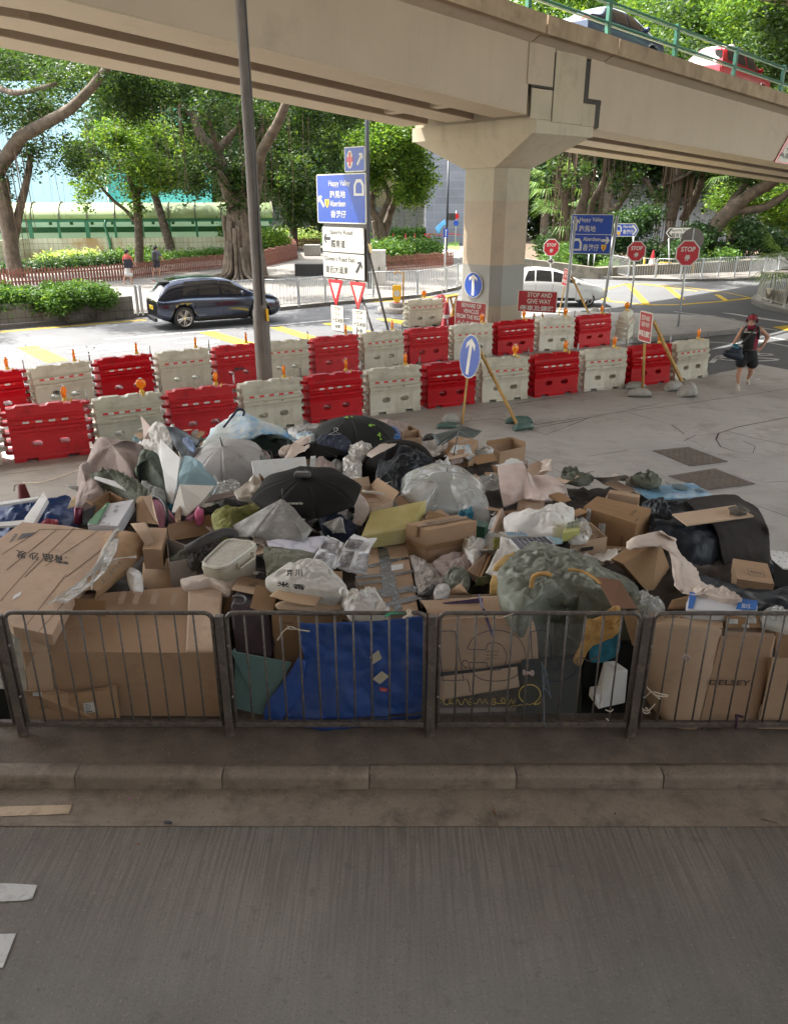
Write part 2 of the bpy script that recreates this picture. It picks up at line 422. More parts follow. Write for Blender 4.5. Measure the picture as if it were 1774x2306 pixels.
M_FORE=mat('brushed_concrete_road',(.19,.178,.162),.75,.22,.6,.9,110,dirt=((.13,.12,.105),.6,.5),streak=((.24,.21,.18),.5,(1.8,.35,1)),nodes=forenodes)
def spk(a=(.36,.3,.24),d=(.07,.055,.04)):
 return lambda N,L,co,c,mix,mr,nz,b:mix(mr(nz(38,4),.6,.7,0,.6),mix(mr(nz(50,3),.6,.7,0,.5),mix(mr(nz(2.2,6),.55,.7,0,.5),c,d),a),d)
M_GUTTER=mat('gutter_concrete',(.27,.22,.17),.8,.2,2,.4,80,dirt=((.12,.09,.068),.7,4),nodes=spk())
M_KERB=mat('kerb_concrete',(.26,.21,.165),.75,.25,3,.5,50,dirt=((.13,.1,.075),.6,5),streak=((.33,.28,.23),.6,(1.2,14,14)),nodes=spk())
M_KERB2=mat('kerb_light',(.3,.28,.25),.8,.2,3,.4,50,dirt=((.15,.13,.11),.6,3))
M_PAVE=mat('pavement_tarmac',(.18,.14,.11),.9,.3,2,.9,90,dirt=((.1,.078,.06),.7,2.5),streak=((.2,.16,.125),.35,(3,.8,1)),nodes=spk())
M_ASPH=mat('asphalt',(.105,.107,.11),.85,.12,.5,.4,90,dirt=((.085,.084,.082),.4,.8),streak=((.15,.148,.145),.4,(.3,2.4,1)),nodes=crack_nodes(.15,.004,(.07,.07,.07),.6))
M_PARK=mat('park_paving',(.17,.155,.135),.85,.15,1.2,.3,60,dirt=((.16,.13,.1),.5,1.5))
M_SOIL=mat('planting_soil',(.12,.085,.055),.95,.4,3,.8,30)
M_GRASS=mat('lawn_grass',(.16,.26,.05),.9,.35,12,.8,90)
M_YEL=mat('yellow_marking',(.6,.4,.015),.7,.1,6,.1,60,dirt=((.3,.25,.12),.35,5))
M_WHT=mat('white_marking',(.55,.55,.54),.7,.1,6,.2,60,dirt=((.22,.21,.2),.5,9))
M_CREAMRD=mat('worn_cream_marking',(.55,.43,.3),.7,.1,6,.2,60,dirt=((.3,.22,.16),.5,9))
M_GIRD=mat('flyover_paint',(.5,.405,.305),.7,.05,.6,.12,25,dirt=((.36,.29,.21),.28,.5),streak=((.4,.325,.24),.35,(1.2,1.2,.12)))
M_GIRD_S=mat('soffit_paint',(.58,.48,.345),.7,.04,.8,.1,25,dirt=((.47,.38,.27),.3,.8))
M_PARA=mat('parapet_concrete',(.42,.32,.22),.8,.18,1.2,.2,30,dirt=((.2,.14,.09),.45,1.6),streak=((.24,.17,.11),.6,(2.5,2.5,.25)))
M_DECKTOP=mat('deck_asphalt',(.2,.2,.2),.9)
M_GAP=mat('joint_rubber',(.035,.028,.022),.7)
M_RUST=mat('rust_red',(.3,.06,.045),.7)
def colnodes(N,L,co,c,mix,mr,nz,b):
 g=N.new('ShaderNodeNewGeometry');sx=N.new('ShaderNodeSeparateXYZ');L.new(g.outputs['Position'],sx.inputs[0])
 n=nz(3,3);ma=N.new('ShaderNodeMath');ma.operation='MULTIPLY_ADD';L.new(n,ma.inputs[0]);ma.inputs[1].default_value=0;L.new(sx.outputs['Z'],ma.inputs[2])
 r=N.new('ShaderNodeValToRGB');r.color_ramp.interpolation='CONSTANT';e=r.color_ramp.elements
 L.new(mr(ma.outputs[0],0,10),r.inputs[0])
 e[0].color=(.37,.3,.22,1);e[1].position=.069;e[1].color=(.28,.275,.25,1)
 for p,q in((.202,(.43,.34,.24)),(.4,(.44,.385,.275))):
  x=e.new(p);x.color=(*q,1)
 x=mix(mr(nz(1.7,7),.5,.72,0,.45),r.outputs[0],(.3,.27,.215))
 return mix(mr(nz(9,5),.6,.75,0,.35),x,(.22,.185,.14))
M_COL=mat('pier_paint',(.5,.45,.35),.7,bump=.12,bs=25,nodes=colnodes)
M_CAP=mat('crosshead_paint',(.5,.435,.32),.7,.08,.7,.15,20,dirt=((.33,.28,.2),.3,.9),streak=((.33,.27,.19),.5,(3,3,.2)))
M_GR=mat('green_paint',(.045,.19,.125),.45,.2,6)
M_PALEGRN=mat('pale_green_rail',(.42,.55,.42),.4,.1,6)
M_YRAIL=mat('yellow_rail',(.65,.46,.17),.5,.1,4)
M_GALV=mat('galvanised_steel',(.44,.45,.45),.45,.15,8,metal=.4)
M_DKRAIL=mat('dark_painted_steel',(.1,.085,.075),.5,.35,20,.3,60,dirt=((.24,.19,.15),.5,25))
M_POLE=mat('lamp_post_paint',(.135,.115,.1),.6,.25,2,.3,30,streak=((.3,.26,.22),.5,(14,14,.5)))
M_BLKPOLE=mat('black_pole_paint',(.04,.045,.055),.45)
M_RED=mat('red_plastic',(.56,.004,.012),.42,.16,1.5,.06,20,rnd=.15,dirt=((.14,.02,.02),.32,3.5),spec=.3)
addtransl(M_RED,(.75,.02,.02),.16)
M_WHP=mat('white_plastic',(.7,.66,.54),.45,.08,1.5,.06,20,rnd=.1,dirt=((.27,.23,.16),.42,2.6),streak=((.3,.26,.18),.45,(2,2,.5)))
addtransl(M_WHP,(.7,.68,.5),.14)
M_REFR=mat('reflective_red',(.62,.03,.025),.4);M_REFW=mat('reflective_white',(.68,.66,.6),.4,dirt=((.4,.36,.3),.4,20))
M_AMB=mat('amber_lens',(.92,.33,.01),.25,.1,5,coat=.5);addtransl(M_AMB,(1,.35,0),.35)
M_AMBB=mat('yellow_lamp_base',(.7,.42,.04),.5,.1,5,dirt=((.25,.15,.04),.5,20))
M_BK=mat('black_plastic',(.025,.024,.024),.5,.3,8)
M_DG=mat('dark_grey_plastic',(.07,.068,.068),.5,.3,8)
M_SBLUE=mat('sign_blue',(.006,.055,.34),.5,.1,2,dirt=((.02,.08,.32),.4,3),coat=.15)
M_SWHT=mat('sign_white',(.58,.565,.5),.5,.05,2,dirt=((.5,.47,.4),.35,4))
M_SRED=mat('sign_red',(.44,.008,.018),.4,.08,2,coat=.15);M_SRED2=mat('temporary_sign_red',(.34,.022,.025),.5,.15,3,dirt=((.4,.06,.055),.4,5))
M_SBLK=mat('sign_black',(.03,.03,.032),.5);M_SYEL=mat('sign_yellow',(.8,.45,.02),.45,.06,3)
M_SBACK=mat('sign_back',(.17,.15,.13),.6,.2,4,metal=.2)
M_SF=mat('sign_frame',(.14,.13,.12),.6,.2,4)
M_WD=mat('yellow_wood',(.48,.27,.07),.65,.25,8,.2,50,dirt=((.25,.14,.06),.5,12))
M_BARK=mat('fig_bark',(.115,.088,.063),.95,.5,3,.9,14,crump=4,streak=((.09,.065,.045),.8,(7,7,.7)))
M_BARK2=mat('dark_bark',(.085,.062,.044),.95,.5,5,.9,14,dirt=((.33,.29,.23),.4,4))
M_ROOT=mat('aerial_root',(.13,.085,.055),.95,.3,4)
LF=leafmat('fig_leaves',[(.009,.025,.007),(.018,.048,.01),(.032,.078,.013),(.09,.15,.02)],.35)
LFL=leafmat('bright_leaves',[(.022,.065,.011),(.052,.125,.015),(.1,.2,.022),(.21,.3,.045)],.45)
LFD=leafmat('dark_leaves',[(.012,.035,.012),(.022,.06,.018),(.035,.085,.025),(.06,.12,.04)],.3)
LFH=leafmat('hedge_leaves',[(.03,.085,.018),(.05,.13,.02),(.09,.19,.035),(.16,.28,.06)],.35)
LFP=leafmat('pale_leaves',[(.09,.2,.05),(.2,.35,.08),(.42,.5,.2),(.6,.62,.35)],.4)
LPM=leafmat('palm_leaves',[(.06,.14,.04),(.13,.26,.06),(.26,.4,.1)],.35)
M_PICK=mat('brown_picket_paint',(.2,.075,.05),.7,.3,5,rnd=0)
def tilen(sx,sy,mort,stain=None):
 def f(N,L,co,c,mix,mr,nz,b):
  br=N.new('ShaderNodeTexBrick');br.offset=0;br.inputs['Scale'].default_value=1;br.inputs['Brick Width'].default_value=sx;br.inputs['Row Height'].default_value=sy
  br.inputs['Mortar Size'].default_value=.012;br.inputs['Color1'].default_value=(1,1,1,1);br.inputs['Color2'].default_value=(.84,.84,.84,1);br.inputs['Mortar'].default_value=(*mort,1)
  mp=N.new('ShaderNodeMapping');mp.inputs['Rotation'].default_value=(math.pi/2,0,0)
  cx=N.new('ShaderNodeSeparateXYZ');L.new(co,cx.inputs[0]);cm=N.new('ShaderNodeCombineXYZ');ad=N.new('ShaderNodeMath');ad.operation='ADD'
  L.new(cx.outputs[0],ad.inputs[0]);L.new(cx.outputs[1],ad.inputs[1]);L.new(ad.outputs[0],cm.inputs[0]);L.new(cx.outputs[2],cm.inputs[1]);L.new(cm.outputs[0],br.inputs['Vector'])
  c=mix(1,c,br.outputs['Color'],'MULTIPLY')
  if stain:c=mix(mr(nz(stain[1],5),.52,.66,0,.85),c,stain[0])
  return c
 return f
M_TILEW=mat('tiled_wall',(.52,.52,.36),.6,.08,.8,nodes=tilen(.4,.4,(.35,.33,.28),((.33,.2,.07),.35)),streak=((.25,.17,.07),.5,(1.5,1.5,.2)))
M_STONEG=mat('grey_stone_block',(.22,.225,.25),.7,.12,.5,nodes=tilen(1.5,.75,(1.6,1.6,1.6)))
M_STONEC=mat('grey_stone_wall',(.3,.29,.26),.8,.15,.8,dirt=((.2,.18,.15),.4,1))
M_CREAM=mat('cream_wall',(.62,.5,.32),.8,.06,.5)
M_GRILLE=mat('louvre_grille',(.4,.4,.33),.7,wave=((.09,.085,.07),.9,2.2,'Z',0))
M_RETW=mat('retaining_wall',(.155,.145,.125),.9,.3,1.5,.8,12,nodes=tilen(.38,.3,(.45,.45,.42)),dirt=((.3,.29,.28),.35,2.2))
M_RETW2=mat('mossy_rubble_wall',(.17,.155,.12),.9,.3,2,.9,8,dirt=((.07,.065,.045),.6,2.5))
M_HOARD=mat('pale_blue_hoarding',(.33,.5,.56),.6,.05,.4,wave=((.35,.54,.62),.5,1.6,'Z',.3))
M_TEAL=mat('teal_hoarding',(.08,.42,.36),.6,.1,.6,wave=((.06,.33,.3),.5,.6,'X',.3))
M_CANO=mat('green_canopy_sheet',(.34,.42,.2),.5,.12,.6,dirt=((.2,.22,.08),.5,1.2));addtransl(M_CANO,(.5,.7,.35),.3)
M_GRNF=mat('green_frame',(.025,.14,.065),.5,.15,3)
M_GLASS=mat('car_glass',(.02,.022,.024),.05,0,spec=.8,coat=.4)
M_TYRE=mat('tyre_rubber',(.02,.02,.02),.8);M_RIM=mat('alloy_rim',(.5,.48,.45),.3,metal=.7)
M_CARDK=mat('metallic_grey_paint',(.035,.045,.075),.16,.02,metal=.85,coat=1);M_CARW=mat('white_car_paint',(.66,.66,.64),.3,.02,coat=1)
M_CARB=mat('blue_car_paint',(.015,.035,.09),.35,.02,coat=.6);M_CARR=mat('red_car_paint',(.5,.008,.02),.4,.02,coat=.5)
M_CARS=mat('silver_roof_paint',(.55,.57,.58),.3,.02,coat=1)
M_TAIL=mat('tail_light',(.65,.01,.02),.2,coat=1);M_HEAD=mat('headlight_glass',(.6,.62,.62),.1,coat=1)
M_PLATE=mat('number_plate_yellow',(.8,.55,.03),.5)
M_SKIN=mat('skin',(.42,.22,.14),.55,.08,8);M_HAIR=mat('black_hair',(.012,.01,.009),.6)
def cdb(i=None):
 cols=[(.4,.265,.165),(.45,.315,.205),(.36,.225,.125),(.48,.34,.24),(.33,.2,.105)]
 if i is None:i=CBI[0]%5;CBI[0]+=1
 return mat('cardboard_%s'%['tan','pale','brown','pinkish','dark'][i],cols[i],.85,.09,1.6,.12,60,rnd=.1,dirt=(tuple(q*.68 for q in cols[i]),.35,4.5),streak=(tuple(q*.82 for q in cols[i]),.35,(2,2,25)))
TAPE=mat('brown_tape',(.26,.155,.075),.35,.1,8,coat=.3)
DARKCB=mat('cardboard_edge',(.1,.06,.03),.9)
PRINT=mat('black_print',(.045,.038,.033),.8,.3,30)
PLAB=mat('paper_label',(.62,.62,.6),.7,.06,12)
LABTX=mat('label_print',(.1,.1,.11),.8)
def cloth(name,col,rough=.85,var=.16,bump=.35,bs=70,**kw):kw.setdefault('crump',5);return mat(name,col,rough,var,2.2,bump,bs,**kw)
M_MAUVE=cloth('mauve_cloth',(.36,.285,.26),dirt=((.2,.15,.12),.45,4))
M_OLIVE=cloth('olive_cloth',(.125,.135,.1),dirt=((.24,.25,.2),.4,7))
M_TARPG=cloth('grey_green_tarpaulin',(.155,.165,.125),.5,dirt=((.34,.35,.3),.45,10),spec=.5)
M_WHITEC=cloth('white_cloth',(.72,.7,.66),dirt=((.42,.36,.28),.35,5))
M_CRC=cloth('cream_cloth',(.62,.52,.45),dirt=((.42,.32,.25),.4,4))
M_PINKC=cloth('pinkish_sheet',(.6,.48,.43),dirt=((.42,.32,.27),.35,2.5))
M_PL=mat('white_plastic_bag',(.62,.6,.56),.3,.12,4,.3,40,alpha=.9,coat=.3,crump=9);M_CLEAR=mat('clear_plastic_film',(.62,.63,.6),.16,.2,5,.3,40,alpha=.42,coat=.8,crump=8)
M_BLTARP=mat('blue_tarpaulin',(.012,.05,.19),.5,.25,2.5,.3,40,dirt=((.05,.09,.2),.5,8),coat=.1,crump=6)
M_BLBOARD=mat('blue_sheeting',(.022,.07,.27),.55,.2,2,.3,30,dirt=((.07,.11,.26),.45,6),streak=((.012,.035,.14),.7,(1,1,5)),crump=6)
M_BKT=mat('black_tarpaulin',(.012,.016,.022),.45,.4,3,.4,45,dirt=((.05,.056,.065),.5,9),crump=5,spec=.3)
M_BLKCL=cloth('charcoal_cloth',(.035,.029,.026),.9)
M_UBLK=mat('black_umbrella_nylon',(.012,.0105,.01),.8,.15,3,.1,60,spec=.15);M_USIL=mat('silver_umbrella_nylon',(.36,.345,.335),.45,.12,3,.15,50,crump=2,dirt=((.22,.2,.19),.4,8))
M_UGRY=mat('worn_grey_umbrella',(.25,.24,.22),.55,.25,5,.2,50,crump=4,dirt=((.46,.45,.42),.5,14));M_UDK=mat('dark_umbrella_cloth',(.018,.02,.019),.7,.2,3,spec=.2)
M_FOAM=mat('yellow_foam',(.43,.36,.13),.9,.12,2,.25,60,dirt=((.5,.47,.28),.6,1.5));M_ST=mat('white_styrofoam',(.8,.8,.79),.8,.05,4,.4,90,dirt=((.5,.46,.4),.35,4))
M_BINP=mat('cream_bin_plastic',(.47,.43,.34),.45,.12,3,dirt=((.3,.25,.17),.5,4));M_BINL=mat('greyed_bin_lid',(.5,.47,.4),.4,.08,3,dirt=((.33,.29,.22),.5,5))
M_MATT=mat('quilted_mattress_top',(.34,.34,.37),.8,.08,6,nodes=lambda N,L,co,c,mix,mr,nz,b:mix(mr(nz(28,1),.35,.65,0,.35),c,(.2,.21,.25)))
M_TEALB=mat('teal_board',(.09,.16,.15),.7,.1,2,dirt=((.08,.12,.11),.5,4));M_SUIT=mat('maroon_suitcase_fabric',(.028,.012,.016),.7,.3,12,.4,200)
M_PLY=mat('plywood',(.52,.37,.255),.7,.08,2,streak=((.4,.27,.17),.4,(3,30,3)));M_HARDB=mat('brown_hardboard',(.2,.105,.065),.7,.12,2)
M_GOLD=cloth('mustard_cloth',(.42,.24,.075),dirt=((.3,.16,.05),.4,6));M_TEALC=cloth('teal_cloth',(.02,.14,.2));M_NAVY=cloth('navy_cloth',(.018,.024,.05))
M_LIME=cloth('lime_olive_cloth',(.24,.24,.07),dirt=((.14,.14,.04),.5,8));M_PALEB=cloth('pale_blue_cloth',(.27,.4,.45));M_YPAPER=mat('yellow_paper_sack',(.5,.33,.12),.8,.15,3,.4,30)
M_BLUEST=cloth('blue_striped_blanket',(.36,.52,.68),nodes=lambda N,L,co,c,mix,mr,nz,b:mix(mr(nz(7,3),.45,.6),mix(mr(nz(3,2),.4,.6),(.62,.65,.63),(.2,.42,.66)),(.55,.62,.62)))
M_FROND=mat('pink_foam',(.42,.17,.24),.8,.15,3);M_ROCK=mat('grey_rock',(.13,.11,.09),.9,.4,9,.9,25)
M_ROPE=mat('cream_rope',(.55,.47,.38),.9);M_GWIRE=mat('green_twine',(.05,.35,.2),.7);M_YWIRE=mat('yellow_wire',(.6,.45,.12),.6);M_DKWIRE=mat('dark_blue_marker',(.015,.018,.05),.6)
M_ACRY=mat('acrylic_sheet',(.5,.52,.54),.08,.05,3,alpha=.06,coat=.5)
M_SOLAR=mat('solar_cells',(.035,.045,.07),.25,.1,3,coat=.6);M_ALU=mat('aluminium_frame',(.6,.6,.6),.35,metal=.7)
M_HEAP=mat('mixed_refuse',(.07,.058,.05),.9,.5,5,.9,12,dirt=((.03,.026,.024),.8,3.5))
M_IRON=mat('cast_iron_cover',(.16,.13,.11),.75,.3,3,nodes=lambda N,L,co,c,mix,mr,nz,b:c,dirt=((.2,.16,.13),.5,5))
M_CEMENT=mat('cement_surround',(.4,.39,.38),.85,.12,2,dirt=((.26,.24,.22),.5,3))
CR['X']=(0,1600,1.8667);CR['Y']=(330,680,5.09);CR['Z']=(1560,640,7.85);CR['U']=(874,1600,1.8667)
def sheetpoly(name,pts,z,m,**kw):
 mb=MB();mb.poly([V((p[0],p[1],z))for p in pts]);return struct(mb,name,m,**kw)
def g(c,*a):return[Pz(c,a[i],a[i+1],0)for i in range(0,len(a),2)]
sheetpoly('ground',[(-300,-100),(300,-100),(300,500),(-300,500)],0,M_ASPH)
sheetpoly('road',[(-30,-20),(30,-20),(30,4.055),(-30,4.1)],.004,M_FORE)
sheetpoly('road_gutter',[(-30,4.1),(30,4.055),(30,4.42),(-30,4.46)],.008,M_GUTTER)
def kerbline(x):return 4.44-.001*x
sheetpoly('pavement',[(-30,4.55),(30,4.5),(30,6.5),(-30,6.5)],.113,M_PAVE)
_r=random.Random(4)
joints=[-30+1.075*i for i in range(0,57)]
sh=Pz('X',305,300,.1).x;sh=(sh-joints[0])%1.075
for i in range(22,35):
 x0=joints[i]+sh+.004;x1=x0+1.067;y=kerbline(x0)+_r.uniform(-.006,.006)
 mb=MB();pr=[(0,0),(.006,.09),(.014,.108),(.034,.117),(.1,.12),(.15,.117),(.15,0)]
 n=8;rows=[]
 for j in range(n+1):
  x=x0+(x1-x0)*j/n
  rows.append([V((x,y+a+noise.noise(V((x*6,a*20,i)))*.004,b+noise.noise(V((x*5,b*20,i*3)))*.004-.002))for a,b in pr])
 mb.sm=True;mb.grid(rows);mb.sm=False;mb.poly(rows[0][::-1]);mb.poly(rows[-1])
 o=struct(mb,'kerb',M_KERB)
PLZ=[(-27,4.8),(6.9,24.1),(8.2,20.2)]+[tuple(p[:2])for p in g('6',1180,1075,1500,1010,1680,1045)]+[(25,13),(30,4.6),(-27,4.6)]
sheetpoly('paved_ground',PLZ,.006,M_PLAZA)
mbj=MB()
def line(mb,pts,w,z):
 pts=[V((p[0],p[1],z))for p in pts]
 for i in range(len(pts)-1):
  d=(pts[i+1]-pts[i]);d.normalize();s=V((-d.y,d.x,0))*w/2
  mb.poly([pts[i]-s-d*w*.2,pts[i+1]-s+d*w*.2,pts[i+1]+s+d*w*.2,pts[i]+s-d*w*.2])
def jline(pts,w,z=.0105,step=.35,amp=.025):
 out=[]
 for a,b in zip(pts[:-1],pts[1:]):
  a=V((a[0],a[1],0));b=V((b[0],b[1],0));n=max(1,int((b-a).length/step))
  for i in range(n):q=a.lerp(b,i/n);out.append(q+V((noise.noise(q*2.3)*amp,noise.noise(q*2.3+V((9,0,0)))*amp,0)))
 out.append(V((pts[-1][0],pts[-1][1],0)))
 for i in range(len(out)-1):line(mbj,out[i:i+2],w*(1+.9*noise.noise(out[i]*1.7)),z)
jline(g('6',-200,1290,420,1185,1180,1078,1500,1012,1680,1046),.02)
jline(g('6',0,1405,500,1330,1040,1260,1680,1165),.016)
jline(g('D',-500,250,0,158,330,90,620,30),.018)
jline(g('D',1680,150,1250,235,1090,285,1075,340,1110,400),.022)
jline(g('D',1150,265,1400,330,1680,385),.016)
jline(g('D',330,110,520,165,700,215,800,290),.012);jline(g('D',0,480,330,430),.012)
jline(g('D',800,350,900,305,1070,295),.012);jline(g('D',1340,870,1500,930,1680,990),.018)
jline(g('D',1500,700,1680,690),.012);jline(g('D',1100,400,1230,440,1380,450,1400,400,1300,350),.014)
jline(g('C',1130,480,1680,730),.012);jline(g('C',600,190,900,160,1300,300,1680,150),.014)
jline(g('A',0,640,400,590,700,560),.012);jline(g('6',100,1170,700,1260,900,1290),.008,amp=.08)
mbj.mk('slab_joints',mat('joint_dirt',(.075,.06,.048),.95),kind='structure',label=None)
mb=MB()
for q in(g('D',430,430,850,378,1270,535,830,592),g('D',640,625,1100,575,1440,705,1010,790)):
 mb.poly([V((p.x,p.y,.0085))for p in q])
struct(mb,'cement_patch',M_CEMENT)
def marks(name,m,polys,z=.0095):
 mb=MB()
 for q in polys:mb.poly([V((p[0],p[1],z))for p in q])
 return struct(mb,name,m)
marks('worn_road_line',M_CREAMRD,[g('X',-200,414,305,402,290,440,-200,458)],.0125)
for q in(g('X',-60,730,60,732,158,738,140,795,100,803,0,808,-60,812),g('X',-60,946,70,942,15,1085,-60,1090)):
 marks('lane_mark',M_WHT,[q])
yel=[g('4',115,903,235,893,262,908,145,921),g('4',150,925,280,914,430,985,300,1000,215,960),g('Y',598,352,770,338,1260,480,1090,510),g('N',40,500,175,488,650,628,480,645),g('N',640,452,735,444,1340,572,1180,585),g('N',1250,400,1400,396,1680,435,1590,472),g('6',1580,775,1720,760,1720,800,1650,795)]
for q in yel:marks('yellow_bar',M_YEL,[q])
wh=MB()
for pts,w_ in((g('Y',-100,400,400,360,830,325),.1),(g('O',1200,330,1680,297),.1),(g('N',50,482,500,435,960,393),.1),(g('O',-100,432,300,404,520,386),.12),(g('6',0,845,-300,870),.1),(g('6',630,856,1000,860,1350,880),.1),(g('6',960,678,1330,725,1450,770,1610,797),.1),(g('6',1490,860,1720,905),.12),(g('6',1560,840,1720,868),.12),(g('3',0,0,1,1),.01)):
 if pts[0].y>0 and pts[0].y<200:line(wh,pts,w_,.0095)
def ring(mb,c,pts,w_,z=.0095):
 p=g(c,*pts);p.append(p[0]);line(mb,p,w_,z)
ring(wh,'6',(1215,972,1300,985,1500,990,1600,985,1612,978,1500,970,1300,965),.12)
ring(wh,'6',(1480,940,1560,945,1580,952,1500,955),.1)
line(wh,g('6',1195,1000,1240,960,1330,950),.14,.0095)
for q in(g('6',1255,684,1330,690,1680,742,1680,750,1480,722),):
 wh.poly([V((p.x,p.y,.0095))for p in q])
for pts,w_ in((g('O',700,440,1000,415,1180,400),.14),(g('O',820,480,1090,422,1190,445),.2),(g('O',870,512,1250,480),.2),(g('O',1200,395,1450,372),.16),(g('O',1190,420,1500,395),.2),(g('O',1230,440,1560,405),.2),(g('O',1300,465,1680,420),.26),(g('O',-80,405,30,410),.15),(g('O',-80,440,120,435,170,460,50,485,-80,482),.16),(g('O',-80,510,210,485,250,510,60,530),.18),(g('O',-80,560,260,530),.16),(g('Y',120,440,190,425,240,428),.12),(g('Y',190,452,400,412,660,395),.12),(g('Y',340,478,800,445,830,460,560,492),.14)):
 line(wh,pts,w_,.0095)
struct(wh,'white_road_lines',M_WHT)
yl=MB()
for pts,w_ in((g('O',-400,292,0,250,800,180,1680,108),.1),(g('O',-400,278,0,238,800,170,1680,98),.07),(g('N',90,305,400,275,700,248,1000,218,1500,190),.12),(g('L',200,395,500,385,720,350),.2),(g('5',1100,590,1235,570),.16),(g('6',470,548,465,590,560,612,780,636,1000,634,1240,615,1450,592),.22),(g('6',500,545,660,502,760,505,1100,548),.18),(g('6',668,502,790,635),.3),(g('6',915,522,1010,600),.25),(g('6',1230,572,1290,608),.25),(g('6',490,560,540,600),.2),(g('6',1450,592,1300,560,1000,520,760,503),.12)):
 line(yl,pts,w_,.0095)
struct(yl,'yellow_road_lines',M_YEL)
ISL=[tuple(p[:2])for p in(Pz('6',600,862,.12),Pz('6',700,850,.12),Pz('6',1040,822,.12),Pz('6',1380,790,.12),Pz('6',1445,772,.12),Pz('6',1430,745,.12),Pz('6',1200,700,.12),Pz('6',900,690,.12))]+[(6.2,30.2),(2.6,30.4),(1.4,28.2),(2,25.6),(4.4,24),(6.4,24.4)]
mb=MB();mb.prism([V((x,y,0))for x,y in ISL],(0,0,.12));struct(mb,'traffic_island',M_PLAZA)
kb=MB()
def kerbpath(mb,pts,h,w_,inner):
 for i in range(len(pts)-1):
  a,b=V((*pts[i][:2],0)),V((*pts[i+1][:2],0));d=(b-a).normalized();s=V((-d.y,d.x,0))*w_*inner
  mb.prism([a,b,b+s,a+s],(0,0,h))
kerbpath(kb,[(p[0],p[1])for p in ISL[1:7]],.127,.14,1)
struct(kb,'kerb',M_KERB2)
KL=[(-60,-1.5),(-30,15.9)]+[tuple(p[:2])for p in g('O',0,215,1630,72)]+[tuple(p[:2])for p in(Pz('N',90,312),Pz('N',700,250),Pz('L',-60,425),Pz('L',250,395),Pz('L',720,300))]
PARKP=KL+[(5.2,46),(9,60),(9,76),(-110,76),(-110,-1.5)]
mb=MB();mb.prism([V((x,y,0))for x,y in PARKP],(0,0,.14));struct(mb,'pavement',M_PARK)
kb=MB();kerbpath(kb,KL,.147,.16,1);struct(kb,'kerb',M_KERB2)
RC=[tuple(p[:2])for p in(Pz('Z',1165,205),Pz('Z',1020,290),Pz('Z',1020,340),Pz('Z',1200,430),Pz('Z',1480,500),Pz('Z',1680,540))]
mb=MB();mb.prism([V((x,y,0))for x,y in RC+[(30,24),(40,36),(24,39),(18.5,37.6)]],(0,0,.16));struct(mb,'pavement',M_PLAZA)
kb=MB();kerbpath(kb,RC,.167,.16,1);struct(kb,'kerb',M_KERB2)
KR=[tuple(p[:2])for p in(Pz('9',40,330),Pz('9',500,345),Pz('9',740,372),Pz('8',0,982),Pz('8',600,1000),Pz('8',1100,995),Pz('8',1640,970))]
mb=MB();mb.prism([V((x,y,0))for x,y in KR+[(80,75),(80,120),(12,120),(8,76)]],(0,0,.14));struct(mb,'pavement',M_PARK)
kb=MB();kerbpath(kb,KR,.147,.16,1);struct(kb,'kerb',M_KERB2)
def cover(label,q):
 q=[V((p.x,p.y,.012))for p in q];ce=sum(q,ZZ(0))/4
 t=thing('manhole_cover',label,'manhole cover',ce,'cast iron covers in the concrete')
 MB().prism(q,(0,0,.012)).mk('cover_plate',M_IRON,t)
 mb=MB();n=13
 for i in range(1,n):
  for j in range(1,n):
   a=q[0].lerp(q[1],i/n).lerp(q[3].lerp(q[2],i/n),j/n);ux=(q[1]-q[0]).normalized();uy=(q[3]-q[0]).normalized()
   v1=ux*.036+uy*0;v2=uy*.016
   if(i+j)%2:v1,v2=uy*.036,ux*.016
   a=a+ZZ(.012);mb.prism([a-v1,a-v2,a+v1,a+v2],(0,0,.008))
 mb.mk('tread_studs',mat('worn_iron_stud',(.2,.165,.135),.6,.2,8),t)
cover('square iron manhole cover farther from the rubbish heap',g('D',540,437,840,406,1170,528,850,566))
cover('larger iron manhole cover right behind the printed blue panel',g('D',672,650,1060,588,1395,715,1010,768))
UU=V((.7459,.666,0));TT=V((-.666,.7459,0));KK=.907
def bend(u):return.16*max(0,6.3-u)**2
def RP(u,t,z):
 """raw ramp coordinates (before the scale about the camera)"""
 u*=KK;t*=KK
 return UU*u+TT*(t+bend(u))+V((0,0,CH+(z-CH)*KK))
def zsof(u):return 6.57+.0767*(21.08-u)if u<21.08 else(6.57-.058*(u-21.08)if u<24.88 else 6.35-.042*(u-24.88))
def zdeck(u):return 9-.0455*(u-21)if u>21 else 9+.066*(21-u)-.0008*(21-u)**2
us_l=[-18,-14,-10,-6,-3,0,3,5,7,10,13,16,19,21.08];us_r=[24.95,28,32,36,40,46,52,60,70]
def beam(mb,us,t0,t1,zb,zt,cap=True):
 rows=[[RP(u,t0,zb(u)),RP(u,t1,zb(u)),RP(u,t1,zt(u)),RP(u,t0,zt(u))]for u in us]
 mb.grid(rows,True)
 if cap:mb.poly(rows[0][::-1]);mb.poly(rows[-1])
